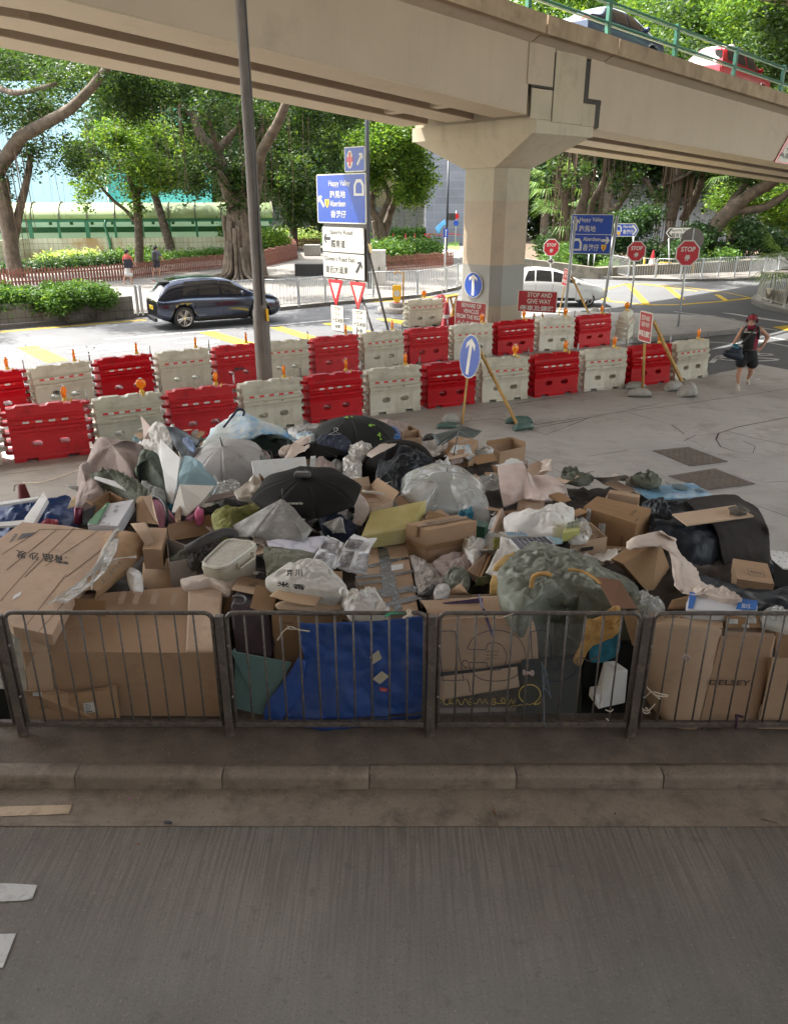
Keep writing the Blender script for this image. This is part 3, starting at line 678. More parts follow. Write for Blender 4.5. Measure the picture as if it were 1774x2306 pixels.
def ramp_span(label,us,endcut):
 ce=RP(us[len(us)//2],20.3,5)
 t=thing('flyover_span',label,'flyover',ce)
 for i,(a,b)in enumerate(((17.37,18.75),(19.6,20.9),(21.8,23.15))):
  mb=MB();beam(mb,us,a,b,zsof,lambda u:zdeck(u)-.48)
  if True:
   rows=[[RP(u,a-.012,zsof(u)-.02),RP(u,b+.012,zsof(u)-.02)]for u in us]
  mb.mk('girder',M_GIRD,t)
  mb=MB();beam(mb,us,a+.012,b-.012,lambda u:zsof(u)-.03,lambda u:zsof(u)-.004);mb.mk('soffit',M_GIRD_S,t)
 mb=MB()
 rows=[[RP(u,16.95,zdeck(u)-.3),RP(u,17.368,zdeck(u)-.5),RP(u,23.152,zdeck(u)-.5),RP(u,23.6,zdeck(u)-.3),RP(u,23.6,zdeck(u)-.12),RP(u,16.95,zdeck(u)-.12)]for u in us]
 mb.grid(rows,True);mb.poly(rows[0][::-1]);mb.poly(rows[-1]);mb.mk('deck_slab',M_GIRD,t)
 for a,b in((16.8,17.1),(23.5,23.8)):
  mb=MB();beam(mb,us,a,b,lambda u:zdeck(u)-.34,lambda u:zdeck(u)+.145);mb.mk('parapet',M_PARA,t)
 if endcut:
  for(a,b)in((18.75,19.6),(20.9,21.8)):
   for uu in((19,19.35),)if us[-1]<22 else((25.6,25.95),):
    mb=MB();beam(mb,list(uu),a,b,lambda u:zsof(u)+.03,lambda u:zdeck(u)-.5);mb.mk('diaphragm',M_GIRD_S,t)
 return t
ramp_span('beige ramp flyover span over the road on the left, running to the pier',us_l,True)
ramp_span('beige ramp flyover span descending to the right of the pier',us_r,True)
base=RP(23.1,20.26,0);base.z=0;base=V((3.42,27.7,0))
tp=thing('bridge_pier','concrete pier with flared crosshead painted in cream, tan and grey bands','bridge pier',(base.x,base.y,0))
def sec(hu,ht,ch,z,c=base):
 return[c+UU*a+TT*b+ZZ(z)for a,b in((hu-ch,-ht),(hu,-ht+ch),(hu,ht-ch),(hu-ch,ht),(-hu+ch,ht),(-hu,ht-ch),(-hu,-ht+ch),(-hu+ch,-ht))]
mb=MB();mb.grid([sec(.86,.92,.3,0),sec(.86,.92,.3,5.02)],True);mb.poly(sec(.86,.92,.3,5.02));mb.mk('shaft',M_COL,tp)
mb=MB();mb.prism(sec(.95,1.02,.3,.01),(0,0,.16));mb.mk('plinth',mat('plinth_grime',(.16,.12,.09),.9),tp)
hc=base+UU*0
mb=MB();mb.grid([sec(.9,.96,.3,5),sec(1.42,2.62,.1,5.86)],True);mb.mk('flare',M_CAP,tp)
mb=MB();mb.grid([sec(1.43,2.63,.02,5.858),sec(1.43,2.63,.02,6.28)],True);mb.poly(sec(1.43,2.63,.02,6.28));mb.mk('crosshead',M_CAP,tp)
zt=CH+(8.45-CH)*KK
mb=MB();mb.prism(sec(.8,2.6,.02,6.27),(0,0,zt-6.27));mb.mk('upstand',M_CAP,tp)
mb=MB();mb.prism(sec(1.36,2.56,.02,6.285),(0,0,.6));mb.mk('bearing_ledge',M_CAP,tp)
def uofs():return None
t3=thing('flyover_joint_bay','short bay of deck and parapet over the pier, dark joints at both ends','flyover',RP(23,20.3,5))
us_m=[21.14,23,24.88]
mb=MB();rows=[[RP(u,16.95,zdeck(u)-.3),RP(u,17.368,zdeck(u)-.5),RP(u,23.152,zdeck(u)-.5),RP(u,23.6,zdeck(u)-.3),RP(u,23.6,zdeck(u)-.12),RP(u,16.95,zdeck(u)-.12)]for u in us_m]
mb.grid(rows,True);mb.poly(rows[0][::-1]);mb.poly(rows[-1]);mb.mk('deck_slab',M_GIRD,t3)
for a,b in((16.78,17.12),(23.48,23.82)):
 mb=MB();beam(mb,us_m,a,b,lambda u:zdeck(u)-.345,lambda u:zdeck(u)+.15);mb.mk('parapet',M_PARA,t3)
for uu in(22.85,24.6):
 mb=MB();beam(mb,[uu-.02,uu+.02],16.83,23.7,lambda u:zdeck(u)-.33,lambda u:zdeck(u)+.1);mb.mk('joint_seal',M_GAP,t3)
def jb(mb,u0,u1,z0,z1,o=0):beam(mb,[u0,u1],17.33-o,17.365-o,lambda u:z0,lambda u:z1)
mb=MB();jb(mb,22.29,22.33,7.3,8.36);jb(mb,21.22,22.33,7.32,7.38);jb(mb,21.18,21.22,6.5,7.38);mb.mk('halving_joint',M_GAP,t3)
mb=MB();jb(mb,23.95,24.2,7.2,8.3);jb(mb,23.88,24.97,7.06,7.2);jb(mb,24.68,24.95,6.36,7.06);mb.mk('halving_joint',M_GAP,t3)
mb=MB();jb(mb,21.23,22.26,6.44,7.29);jb(mb,22.34,23.94,6.4,8.42,.002);jb(mb,23.95,24.67,6.38,7.05);mb.mk('nib_face',mat('weathered_beige',(.47,.4,.29),.7,.1,.9,dirt=((.33,.27,.19),.4,1.2),streak=((.34,.27,.19),.5,(3,3,.3))),t3)
mb=MB();jb(mb,21,22.26,7.385,8.5);jb(mb,24.21,25,7.21,8.4);mb.mk('girder_nib',M_GIRD,t3)
mb=MB();rows=[[RP(u,17.1,zdeck(u)-.115),RP(u,23.5,zdeck(u)-.115)]for u in us_l+us_m+us_r];mb.grid(rows);struct(mb,'flyover_road',M_DECKTOP)
tr=thing('parapet_railing','green metal railing with pale rails on the near parapet of the ramp','railing',RP(28,16.95,9))
pu=[12,16.2,20.38,24.42,28.65,33.2,37.6,42,46.4]
for u in pu:
 z0=zdeck(u)+.148;mb=MB();P0=RP(u,16.95,z0);mb.box(P0+ZZ(.47),(.14,.11,.96),math.atan2(UU.y,UU.x));mb.box(P0+ZZ(.012),(.24,.2,.02),math.atan2(UU.y,UU.x));mb.mk('post',M_GR,tr)
for h,r_,m_ in((.86,.035,M_GR),(.78,.03,M_PALEGRN),(.34,.035,M_GR),(.27,.03,M_PALEGRN)):
 mb=MB();mb.tube([RP(u,16.93,zdeck(u)+.148+h/KK)for u in(11,16,20,24,28,33,38,43,48)],r_,6);mb.mk('rail',m_,tr)
tr=thing('far_side_barrier','yellow rail running along the far side of the ramp behind the cars','railing',RP(28,23.6,9))
mb=MB();beam(mb,[8,16,24,32,40,50,60],23.6,23.68,lambda u:zdeck(u)+.78,lambda u:zdeck(u)+.95);mb.mk('rail',M_YRAIL,tr)
for u in range(8,60,4):
 mb=MB();mb.box(RP(u,23.63,zdeck(u)+.48),(.1,.08,.7),math.atan2(UU.y,UU.x));mb.mk('post',M_GR,tr)
def cast(p):return V((p.x,p.y,0))+V((SUNV.x,SUNV.y,0))/SUNV.z*13
E3,E4=g('A',0,580,650,470);E1,E2=g('6',1190,915,1680,852)
edge=[V((-60,-6,0)),V((-26,7.5,0)),cast(E3),cast(E4),cast(V((-.8,14.1,0))),cast(E1),cast(E2),V((17.5,43.5,0)),V((19.6,44.9,0)),V((70,90,0))]
back=[V((60,20,0)),V((14,-7,0)),V((-60,-36,0))]
t=thing('overhead_flyover','beige underside of a higher flyover just showing at the top right corner','flyover',(0,5,13))
MB().prism([p+ZZ(13)for p in edge+back],(0,0,.9)).mk('deck',M_GIRD,t)
for(x,y)in((-15,2),(17,9)):
 MB().prism([V((x,y,0))+V((a,b,0))for a,b in rrect(1.6,1.6,.3,2)],(0,0,12.995)).mk('pier',M_GIRD,t)
MB().box((0,-9.5,4.6),(80,.5,9.2)).mk('light_block_wall',M_COL,t)  # unseen wall added behind the camera to cut light from the back
f=Face(PY('3',1680,870,36),PY('3',1900,870,36),PY('3',1680,1025,36))
tri=thing('height_limit_sign','red bordered triangular height limit sign on the right span','road sign',RP(40,17.2,6))
def T4(c,x,y,t0=15.7):
 r=ray(c,x,y);s=t0/(r.x*TT.x+r.y*TT.y);return V((r.x*s,r.y*s,CH+r.z*s))
a,b,d=T4('3',1592,1022),T4('3',1690,845),T4('3',1810,1060)
ce=(a+b+d)/3
MB().prism([a,d,b],TT*.03).mk('plate',M_SRED,tri)
MB().prism([ce+(q-ce)*.8-TT*.006 for q in(a,d,b)],TT*.004).mk('panel',M_SWHT,tri)
ff=Face(T4('3',1630,955,15.68),T4('3',1730,975,15.68),T4('3',1630,992,15.68));mb=MB();ff.text(mb,'4.8m',0,.1,.9,1,.008,.03);ff.flat(mb,[(.38,-.85),(.62,-.85),(.5,-.2)],.008);mb.mk('lettering',M_SBLK,tri)
tl=thing('lamp_post','tall dark street lamp post rising through the picture between the barriers and the heap','lamp post',(-2.53,14.9,0))
MB().revolve([(.155,0),(.155,1.2),(.15,1.9),(.145,2.08),(.125,2.12),(.122,2.22)],(-2.53,14.9,0),n=24).mk('base',M_POLE,tl)
MB().revolve([(.112,2.2),(.105,4),(.085,9.2)],(-2.53,14.9,0),n=20).mk('shaft',M_POLE,tl)
MB().tube([V((-2.53+.107*math.cos(-1),14.9-.107*math.sin(1)-.02,2.2)),V((-2.43,14.77,5)),V((-2.45,14.79,8.5))],.012,6).mk('cable',M_BK,tl)
MB().box((-2.39,14.78,2.02),(.02,.13,.22),.5).mk('notice',M_SYEL,tl)
RNG=np.random.default_rng(11)
def lfc(name,clm,n,size,m,parent=None,label=None,cat=None,group=None,shell=.55,kind=None,flat=.5):
 """n leaf quads over the clumps [(centre, (rx,ry,rz))]; returns the object"""
 cs=np.array([[*c]for c,r in clm]);rs=np.array([[*((r,r,r)if isinstance(r,(int,float))else r)]for c,r in clm])
 wts=(rs.prod(1))**.67;wts/=wts.sum()
 idx=RNG.choice(len(cs),n,p=wts)
 d=RNG.normal(size=(n,3));d/=np.linalg.norm(d,axis=1)[:,None]
 r=RNG.random(n)**shell
 tw=RNG.integers(0,max(1,n//14),n);sub=RNG.normal(size=(max(1,n//14),3));
 pos=cs[idx]+d*r[:,None]*rs[idx]
 key=(tw+idx*977)%len(sub)
 anchor_d=sub/np.linalg.norm(sub,axis=1)[:,None]
 ad=anchor_d[key];ar=(RNG.random(len(sub))**shell)[key]
 pos=cs[idx]+ad*ar[:,None]*rs[idx]+RNG.normal(size=(n,3))*size*2.1
 a=RNG.normal(size=(n,3));a[:,2]*=flat;a/=np.linalg.norm(a,axis=1)[:,None]
 b=RNG.normal(size=(n,3));b-=a*(a*b).sum(1)[:,None];b/=np.linalg.norm(b,axis=1)[:,None]
 s=size*(.45+1.15*RNG.random(n)**1.6)[:,None]
 v=np.stack([pos-a*s,pos-b*s*.45+a*s*.1,pos+a*s,pos+b*s*.45+a*s*.1],1).reshape(-1,3)
 off=V((float(v[:,0].mean()),float(v[:,1].mean()),float(v[:,2].min())))if parent is None else ORG[parent.name]
 v=v-np.array([*off])
 me=bpy.data.meshes.new(name);me.vertices.add(4*n);me.vertices.foreach_set('co',v.ravel().astype(np.float32))
 me.loops.add(4*n);me.loops.foreach_set('vertex_index',np.arange(4*n,dtype=np.int32));me.polygons.add(n)
 me.polygons.foreach_set('loop_start',np.arange(0,4*n,4,dtype=np.int32));me.polygons.foreach_set('loop_total',np.full(n,4,dtype=np.int32));me.update(calc_edges=True)
 me.materials.append(m);o=bpy.data.objects.new(name,me);C.objects.link(o);ORG[o.name]=off
 if parent is None:o.location=off
 else:o.parent=parent
 return tag(o,label,cat,group,kind)
def clm(c,r,n,cr_=(.9,1.7),seed=0,hole=0):
 R=random.Random(seed);out=[]
 for _ in range(n):
  while True:
   d=V((R.uniform(-1,1),R.uniform(-1,1),R.uniform(-1,1)))
   if hole<d.length<1:break
  q=R.uniform(*cr_);out.append((V(c)+V((d.x*r[0],d.y*r[1],d.z*r[2])),(q*R.uniform(.8,1.3),q*R.uniform(.8,1.3),q*R.uniform(.45,.8))))
 return out
def limb(mb,pts,r0,r1,n=9,wob=.06,seed=0):
 p=crv([V(q)for q in pts],5);N=len(p)
 q=[a+V((noise.noise(a*1.3+V((seed,0,0))),noise.noise(a*1.3+V((0,seed,0))),0))*wob for a in p]
 mb.tube(q,[(r0+(r1-r0)*i/(N-1))*(1+.12*noise.noise(q[i]*2.5))for i in range(N)],n)
def tree(label,base,limbs,crowns,n,leaf,lm,bark=None,roots=None,size=.13,flare=None,group=None,name='fig_tree',canopy_seed=0,hang=None):
 t=thing(name,label,'tree',base,group)
 mb=MB()
 for i,(pts,r0,r1)in enumerate(limbs):limb(mb,pts,r0,r1,seed=i+canopy_seed)
 if flare:
  R=random.Random(canopy_seed)
  for i in range(flare[1]):
   a=2*math.pi*i/flare[1]+R.uniform(-.2,.2);rr=flare[0]*R.uniform(.6,1.3);b=V(base)
   o=V((math.cos(a),math.sin(a),0))
   limb(mb,[b+o*rr+ZZ(-.02),b+o*rr*.55+ZZ(.12),b+o*rr*.28+ZZ(.6),b+o*rr*.24+V((0,0,R.uniform(1.6,3.4)))],R.uniform(.05,.09),R.uniform(.09,.15),6,.05,i)
 mb.mk('trunk',bark or M_BARK,t)
 if roots:
  mb=MB();R=random.Random(canopy_seed+5)
  for(c,w_,zt_,zb,cnt,th)in roots:
   for _ in range(cnt):
    x=c.x+R.uniform(-w_,w_);y=c.y+R.uniform(-.7,.7);b=zb+R.uniform(0,(zt_-zb)*.6)if R.random()<.75 else zb
    mb.tube([V((x,y,zt_)),V((x+R.uniform(-.1,.1),y,(zt_+b)/2)),V((x+R.uniform(-.18,.18),y,b))],[th,th*.8,th*.5],4)
  mb.mk('aerial_roots',M_ROOT,t)
 crowns=crowns+[(V(q[-1])+ZZ(.3),(.9,.8,.6))for q,a_,b_ in limbs if V(q[-1]).z>4]+[(V(q[-1]).lerp(V(q[-2]),.5),(.6,.5,.4))for q,a_,b_ in limbs if V(q[-1]).z>4]
 lfc('crown',crowns,n,size,lm,t)
 return t
def W(x,y,Y):return PY('W',x,y,Y)
def G0(p):return V((p.x,p.y,.14))
DENS=1.45
def N_(n):return int(n*DENS)
b=G0(W(22,590,44))
tree('fig tree at the left edge with a thick limb leaning right and hanging roots',b,[([W(40,595,44),W(25,530,44),W(12,450,44),W(5,380,44)],.42,.34),([W(24,595,44.5),W(32,500,44.5),W(55,400,44.3),W(68,330,44.2)],.3,.14),([W(-12,380,44),W(25,320,43.5),W(50,290,43),W(100,262,42.4),W(150,232,41.5),W(196,186,40.5),W(240,130,40)],.4,.16),([W(-20,395,44),W(-60,250,44),W(-90,80,44)],.4,.2),([W(-10,185,42),W(40,198,41),W(120,178,40)],.17,.08)],clm(W(30,150,45),(7.5,4.5,2.6),36,seed=1)+clm(V((-20,30,10.6)),(8,4.5,1.7),26,(.8,1.6),seed=501)+clm(W(150,330,46),(3.6,2,.9),8,(.4,.8),seed=2)+clm(W(150,345,43),(2.6,1.2,.6),7,(.4,.7),seed=22),N_(50000),.1,LF,size=.09,roots=[(W(120,300,43),3.2,8.2,3.2,26,.01),(W(20,400,43),.8,6.5,.2,7,.03)],canopy_seed=3)
b=G0(W(296,566,52))
tree('slender forked tree with mottled bark behind the walking woman',b,[([b,W(297,520,52),W(295,470,52),W(290,420,52)],.3,.24),([W(290,425,52),W(278,385,52),W(270,340,52),W(258,300,52)],.2,.1),([W(292,422,52),W(304,380,52),W(308,340,52)],.18,.09),([W(293,480,52),W(270,450,52),W(240,425,52),W(215,395,51.5),W(190,345,51),W(160,330,51)],.13,.06)],clm(W(290,330,51),(4.5,3,2.2),18,(.8,1.4),seed=4)+clm(W(170,415,51),(1,.8,.6),4,(.35,.6),seed=5),N_(16000),.1,LFL,bark=M_BARK2,size=.11,canopy_seed=7,name='street_tree')
b=G0(W(367,532,60))
tree('dark trunked tree leaning left behind the walking man',b,[([b,W(350,480,60),W(335,430,60),W(322,385,60),W(300,330,60)],.36,.2),([W(322,385,60),W(345,330,60)],.16,.08)],clm(W(340,260,58),(6,4,4.2),26,(1.1,2),seed=6),N_(20000),.1,LFD,bark=M_BARK2,size=.14,canopy_seed=9,name='street_tree')
bY=43.2;b=G0(W(513,606,bY))
lb=[]
for i,(dx,h)in enumerate(((-20,470),(-10,440),(0,450),(12,440),(24,460),(34,480),(4,470))):
 lb.append(([W(513+dx*1.45,604,bY-.3+.1*i),W(513+dx*1.1,540,bY),W(510+dx*.9,h,bY),W(508+dx*.6,400,bY)],.34,.26))
tree('huge banyan with a ribbed multi-stemmed trunk and spreading root foot beside the car',b,lb+[([W(500,440,bY),W(478,380,bY),W(462,330,bY),W(430,290,bY),W(412,250,bY),W(385,215,bY)],.42,.13),([W(470,345,bY),W(455,290,bY-1),W(440,240,bY-2)],.2,.1),([W(462,325,bY),W(500,280,bY),W(530,255,bY)],.22,.1),([W(515,430,bY),W(520,380,bY),W(540,320,bY),W(560,270,bY)],.3,.14),([W(540,430,bY),W(550,380,bY),W(556,330,bY-1),W(590,270,bY-2),W(608,225,bY-3),W(640,160,bY-3)],.34,.17),([W(500,410,bY),W(470,370,bY-1),W(440,350,bY-1)],.15,.08)],clm(W(520,165,46.5),(8.5,5,2.9),42,seed=8)+clm(V((-8.5,33,10.8)),(7,4,1.7),24,(.8,1.6),seed=502)+clm(W(425,330,46.5),(2.6,1.6,1.6),7,(.5,.9),seed=9)+clm(W(645,310,46),(2.4,2,2.4),10,(.6,1.1),seed=10),N_(72000),.1,LF,size=.1,roots=[(W(440,300,42.6),2.6,8.4,4.2,34,.01),(W(600,300,43),1.6,8,3,12,.012)],flare=(2.1,26),canopy_seed=13)
b=G0(W(815,548,60))
tree('twisted multi-stemmed fig tree behind the grey cabinet',b,[([b,W(812,500,60),W(806,470,60),W(790,440,60),W(800,390,60),W(812,340,60)],.42,.22),([W(815,540,60.3),W(822,490,60.3),W(840,430,60.3),W(850,380,60.3),W(860,330,60),W(905,290,60)],.34,.15),([W(806,470,60),W(830,420,59.7),W(815,375,59.7),W(850,320,59.5)],.25,.12),([W(845,430,60),W(880,415,60),W(900,400,60)],.16,.08),([W(808,545,59.8),W(802,500,59.8),W(797,470,59.8)],.22,.2)],clm(W(840,290,58),(4.6,3.4,3),24,(.8,1.6),seed=12)+clm(W(885,370,59),(1.8,1.6,2),9,(.6,1.1),seed=13),N_(30000),.1,LFL,size=.12,canopy_seed=17)
b=G0(W(628,545,72))
tree('leafy park tree far behind the banyan',b,[([b,W(625,480,72),W(618,420,72)],.4,.25),([W(622,450,72),W(650,400,72)],.2,.1)],clm(W(640,370,70),(5.5,4,4),30,(1.2,2.1),seed=14),N_(26000),.1,LF,size=.15,canopy_seed=19,name='park_tree')
bgt=[(60,90,88,LFD),(250,120,90,LF),(430,160,92,LFD),(600,200,88,LF),(760,240,84,LFL),(930,260,96,LF),(480,330,90,LF),(-80,200,90,LFD),(1230,340,84,LFD),(1400,330,86,LF),(1560,340,84,LFD),(1690,330,86,LF),(1150,400,90,LF),(730,330,90,LFD),(840,190,100,LFD)]
for i,(x,y,Y,m_)in enumerate(bgt):
 c=W(x,y,Y);b=V((c.x,c.y,.1))
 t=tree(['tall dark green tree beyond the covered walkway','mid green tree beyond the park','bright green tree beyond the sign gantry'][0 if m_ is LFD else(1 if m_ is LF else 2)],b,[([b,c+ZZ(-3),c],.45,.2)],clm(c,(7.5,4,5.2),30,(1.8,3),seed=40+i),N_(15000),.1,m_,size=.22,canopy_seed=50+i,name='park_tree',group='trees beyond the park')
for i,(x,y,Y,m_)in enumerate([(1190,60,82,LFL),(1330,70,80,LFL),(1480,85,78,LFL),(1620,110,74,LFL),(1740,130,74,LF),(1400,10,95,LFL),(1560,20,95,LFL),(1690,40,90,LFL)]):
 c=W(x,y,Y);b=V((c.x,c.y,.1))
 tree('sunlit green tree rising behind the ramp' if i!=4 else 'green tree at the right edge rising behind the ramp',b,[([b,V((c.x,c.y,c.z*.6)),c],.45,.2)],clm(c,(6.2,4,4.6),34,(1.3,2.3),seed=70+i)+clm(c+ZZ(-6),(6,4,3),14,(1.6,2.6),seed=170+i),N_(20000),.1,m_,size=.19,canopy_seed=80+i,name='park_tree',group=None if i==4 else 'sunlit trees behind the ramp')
rb=54
def rtree(label,x0,bot,stems,cl,n,m_,seed,Y=rb,roots=None,flare=None):
 b=W(x0,bot,Y);b.z=max(b.z,.14)
 tree(label,b,stems,cl,N_(n),.1,m_,size=.11,canopy_seed=seed,roots=roots,flare=flare)
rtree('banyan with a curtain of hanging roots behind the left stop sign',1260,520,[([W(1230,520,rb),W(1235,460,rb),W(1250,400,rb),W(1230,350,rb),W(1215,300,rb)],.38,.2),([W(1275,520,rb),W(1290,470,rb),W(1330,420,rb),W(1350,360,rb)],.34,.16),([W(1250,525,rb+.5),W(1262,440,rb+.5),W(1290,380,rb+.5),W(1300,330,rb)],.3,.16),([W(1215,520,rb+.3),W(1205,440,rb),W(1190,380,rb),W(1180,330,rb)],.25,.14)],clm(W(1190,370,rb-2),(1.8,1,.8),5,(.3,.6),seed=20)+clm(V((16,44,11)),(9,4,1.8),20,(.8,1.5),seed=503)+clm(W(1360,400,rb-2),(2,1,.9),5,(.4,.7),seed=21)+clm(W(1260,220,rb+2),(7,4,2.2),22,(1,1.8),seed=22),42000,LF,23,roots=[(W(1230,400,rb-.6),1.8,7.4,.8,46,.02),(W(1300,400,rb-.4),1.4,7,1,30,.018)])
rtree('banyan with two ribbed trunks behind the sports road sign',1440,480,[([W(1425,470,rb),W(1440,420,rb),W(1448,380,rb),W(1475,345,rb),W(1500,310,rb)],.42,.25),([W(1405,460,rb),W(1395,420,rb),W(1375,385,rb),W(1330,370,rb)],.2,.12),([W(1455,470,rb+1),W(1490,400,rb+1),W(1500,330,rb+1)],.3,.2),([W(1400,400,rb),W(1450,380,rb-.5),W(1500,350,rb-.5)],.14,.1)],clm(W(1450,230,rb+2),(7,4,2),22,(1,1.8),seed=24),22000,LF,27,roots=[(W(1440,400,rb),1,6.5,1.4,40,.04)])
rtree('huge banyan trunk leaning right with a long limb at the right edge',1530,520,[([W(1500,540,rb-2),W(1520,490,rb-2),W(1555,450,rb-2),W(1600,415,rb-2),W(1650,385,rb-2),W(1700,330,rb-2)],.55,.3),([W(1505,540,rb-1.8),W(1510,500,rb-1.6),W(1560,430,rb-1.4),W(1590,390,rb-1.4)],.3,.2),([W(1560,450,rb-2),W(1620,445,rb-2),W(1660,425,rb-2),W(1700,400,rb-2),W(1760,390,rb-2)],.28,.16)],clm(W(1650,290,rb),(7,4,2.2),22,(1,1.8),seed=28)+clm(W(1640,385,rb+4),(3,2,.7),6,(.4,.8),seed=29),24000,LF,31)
def shrub(label,c,r,n,m_,size=.09,group=None,name='shrub',seed=0,cl=8):
 t=thing(name,label,'shrub',(c.x,c.y,.1),group)
 mb=MB();R=random.Random(seed)
 for i in range(5):limb(mb,[V((c.x+R.uniform(-.2,.2),c.y,.1)),V((c.x+R.uniform(-r[0]*.4,r[0]*.4),c.y,c.z)),V((c.x+R.uniform(-r[0]*.6,r[0]*.6),c.y,c.z+r[2]*.6))],.03,.012,5,.05,i)
 mb.mk('stem',M_BARK2,t)
 lfc('foliage',clm(c,(r[0]*.8,r[1]*.8,r[2]*.7),cl,(min(r)*.45,min(r)*.8),seed=seed),N_(n),size,m_,t)
 return t
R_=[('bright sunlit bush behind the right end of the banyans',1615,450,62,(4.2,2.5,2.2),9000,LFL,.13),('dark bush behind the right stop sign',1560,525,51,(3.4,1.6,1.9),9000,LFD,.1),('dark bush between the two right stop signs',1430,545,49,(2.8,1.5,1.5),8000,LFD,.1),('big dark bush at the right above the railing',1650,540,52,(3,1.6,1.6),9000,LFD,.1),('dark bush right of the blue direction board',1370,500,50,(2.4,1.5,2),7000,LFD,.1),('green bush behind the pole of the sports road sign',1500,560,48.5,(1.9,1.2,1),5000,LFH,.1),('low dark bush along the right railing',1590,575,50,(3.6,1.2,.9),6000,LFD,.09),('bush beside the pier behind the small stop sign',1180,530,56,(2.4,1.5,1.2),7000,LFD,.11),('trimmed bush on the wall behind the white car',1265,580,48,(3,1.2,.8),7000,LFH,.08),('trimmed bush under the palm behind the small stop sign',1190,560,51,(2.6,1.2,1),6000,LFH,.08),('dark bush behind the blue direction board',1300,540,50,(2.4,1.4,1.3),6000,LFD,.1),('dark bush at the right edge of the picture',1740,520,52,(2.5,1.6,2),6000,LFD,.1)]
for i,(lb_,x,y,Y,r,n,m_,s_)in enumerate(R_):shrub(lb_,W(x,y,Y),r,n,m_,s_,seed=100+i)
def palm(label,c,n,r,seed,stem_to,down=.35):
 R=random.Random(seed);t=thing('palm',label,'palm',(c.x,c.y,stem_to));
 MB().tube([V((c.x,c.y,stem_to)),V((c.x+.05,c.y,(c.z+stem_to)/2)),c],[.12,.1,.08],7).mk('trunk',M_BARK2,t)
 for i in range(n):
  a=2*math.pi*i/n+R.uniform(-.2,.2);el=R.uniform(-.3,1);d=V((math.cos(a)*math.cos(el),math.sin(a)*math.cos(el),math.sin(el)))
  mb=MB();tip=c+d*r*R.uniform(.6,.9);mb.tube([c,c+(tip-c)*.5+ZZ(.06),tip],.012,4)
  sd=d.cross(ZZ(1)).normalized();up=sd.cross(d)
  for k_ in range(17):
   q=-1.25+2.5*k_/16;v=(d*math.cos(q)+sd*math.sin(q)).normalized();L_=r*R.uniform(.62,.85);w_=v.cross(up).normalized()*.028
   m1=tip+v*L_*.55+ZZ(.02);e=tip+v*L_+V((0,0,-down*r*R.uniform(.5,1.2)))
   mb.poly([tip,m1-w_,m1+w_]);mb.poly([m1-w_,e,m1+w_])
  mb.mk('frond',LPM,t)
 return t
palm('fan palm with bright fronds at the right edge above the railing',W(1690,570,31.5),12,1.35,3,.2)
palm('fan palm leaning beside the pier behind the blue direction board',W(1195,475,55),12,2,5,.2)
palm('fan palm among the banyan roots',W(1200,400,58),11,2,8,.2)
palm('fan palm at the right under the ramp',W(1600,360,60),11,2.4,12,.2)
p0,p1=Pz('4',-300,812,0),Pz('4',880,722,0)
d=(p1-p0).normalized();nn=V((-d.y,d.x,0))
ZW=.8
mb=MB();A_=p0-d*14+nn*.2;B_=p1-d*.1+nn*.2
mb.prism([A_,B_,B_+nn*.45-d*.25,A_+nn*.45],(0,0,ZW));wall=mb.mk('retaining_wall',M_RETW,None,'low grey stone retaining wall of the planter beside the far road','wall',bevel=.02)
mb=MB();mb.prism([A_+nn*.45,B_+nn*.45-d*.3,B_+nn*2.9-d*2.6,A_+nn*3.2],(0,0,ZW-.06));struct(mb,'planter_soil',M_SOIL)
for i,(x,y)in enumerate(((-60,598),(40,590),(250,590),(420,585),(590,570),(680,548),(140,560),(330,555),(500,548))):
 q=Pz('4',x,y+30,.86)+nn*.9;lb_=['bushy green oleander at the far left of the planter','bushy green oleander at the left picture edge','oleander bush second along the low wall','oleander bush in the middle of the low wall','rounded oleander bush near the end of the low wall','last small oleander at the right end of the planter','oleander in the back row of the planter on the left','oleander in the back row of the planter, middle','oleander in the back row of the planter, right'][i]
 shrub(lb_,q+ZZ(-.02),(.95 if i!=5 else.6,.6,.3 if i!=5 else.25),8500,LFH,.06,seed=200+i,name='oleander',group='oleanders in the planter')
def fence(label,pts,h,sp=.155,seed=0,solid_=None,z=.14):
 base=V(pts[0]);t=thing('picket_fence',label,'fence',(base.x,base.y,z));R=random.Random(seed)
 mb=MB();rl=MB()
 for a,b in zip(pts[:-1],pts[1:]):
  a=V((a[0],a[1],z));b=V((b[0],b[1],z));L_=(b-a).length;dd=(b-a)/L_;n=int(L_/sp);ang=math.atan2(dd.y,dd.x)
  for i in range(n):
   q=a+dd*(i+.5)*L_/n;hh=h*R.uniform(.93,1.04);w_=.105
   sx=dd*w_/2;mb.prism([q-sx,q+sx,q+sx+ZZ(hh-.06),q+ZZ(hh),q-sx+ZZ(hh-.06)],V((-dd.y,dd.x,0))*.02)
  for zz in(.22,.68):rl.box((a+b)/2+V((dd.y*.03,-dd.x*.03,zz*h)),(L_,.035,.07),ang)
 mb.mk('pickets',M_PICK,t);rl.mk('rail',M_PICK,t);return t
P_=lambda c,x,y:Pz(c,x,y,.14)
fence('brown picket fence running behind the oleander planter on the left',[P_('4',-200,525),P_('4',440,500),P_('4',780,478),P_('4',1140,432),P_('4',1460,398)],.85,seed=1)
fence('brown picket fence of the hedge to the left of the pier',[P_('5',785,428),P_('5',1000,412),P_('5',1205,392)],.95,seed=2)
fence('brown picket fence across the park path behind the sign gantry',[P_('5',-60,292),P_('5',370,284)],.95,seed=3)
fence('brown picket fence corner left of the sign gantry with bright shrubs',[P_('5',20,395),P_('5',225,345),P_('5',190,290),P_('5',60,262)],1.1,seed=4)
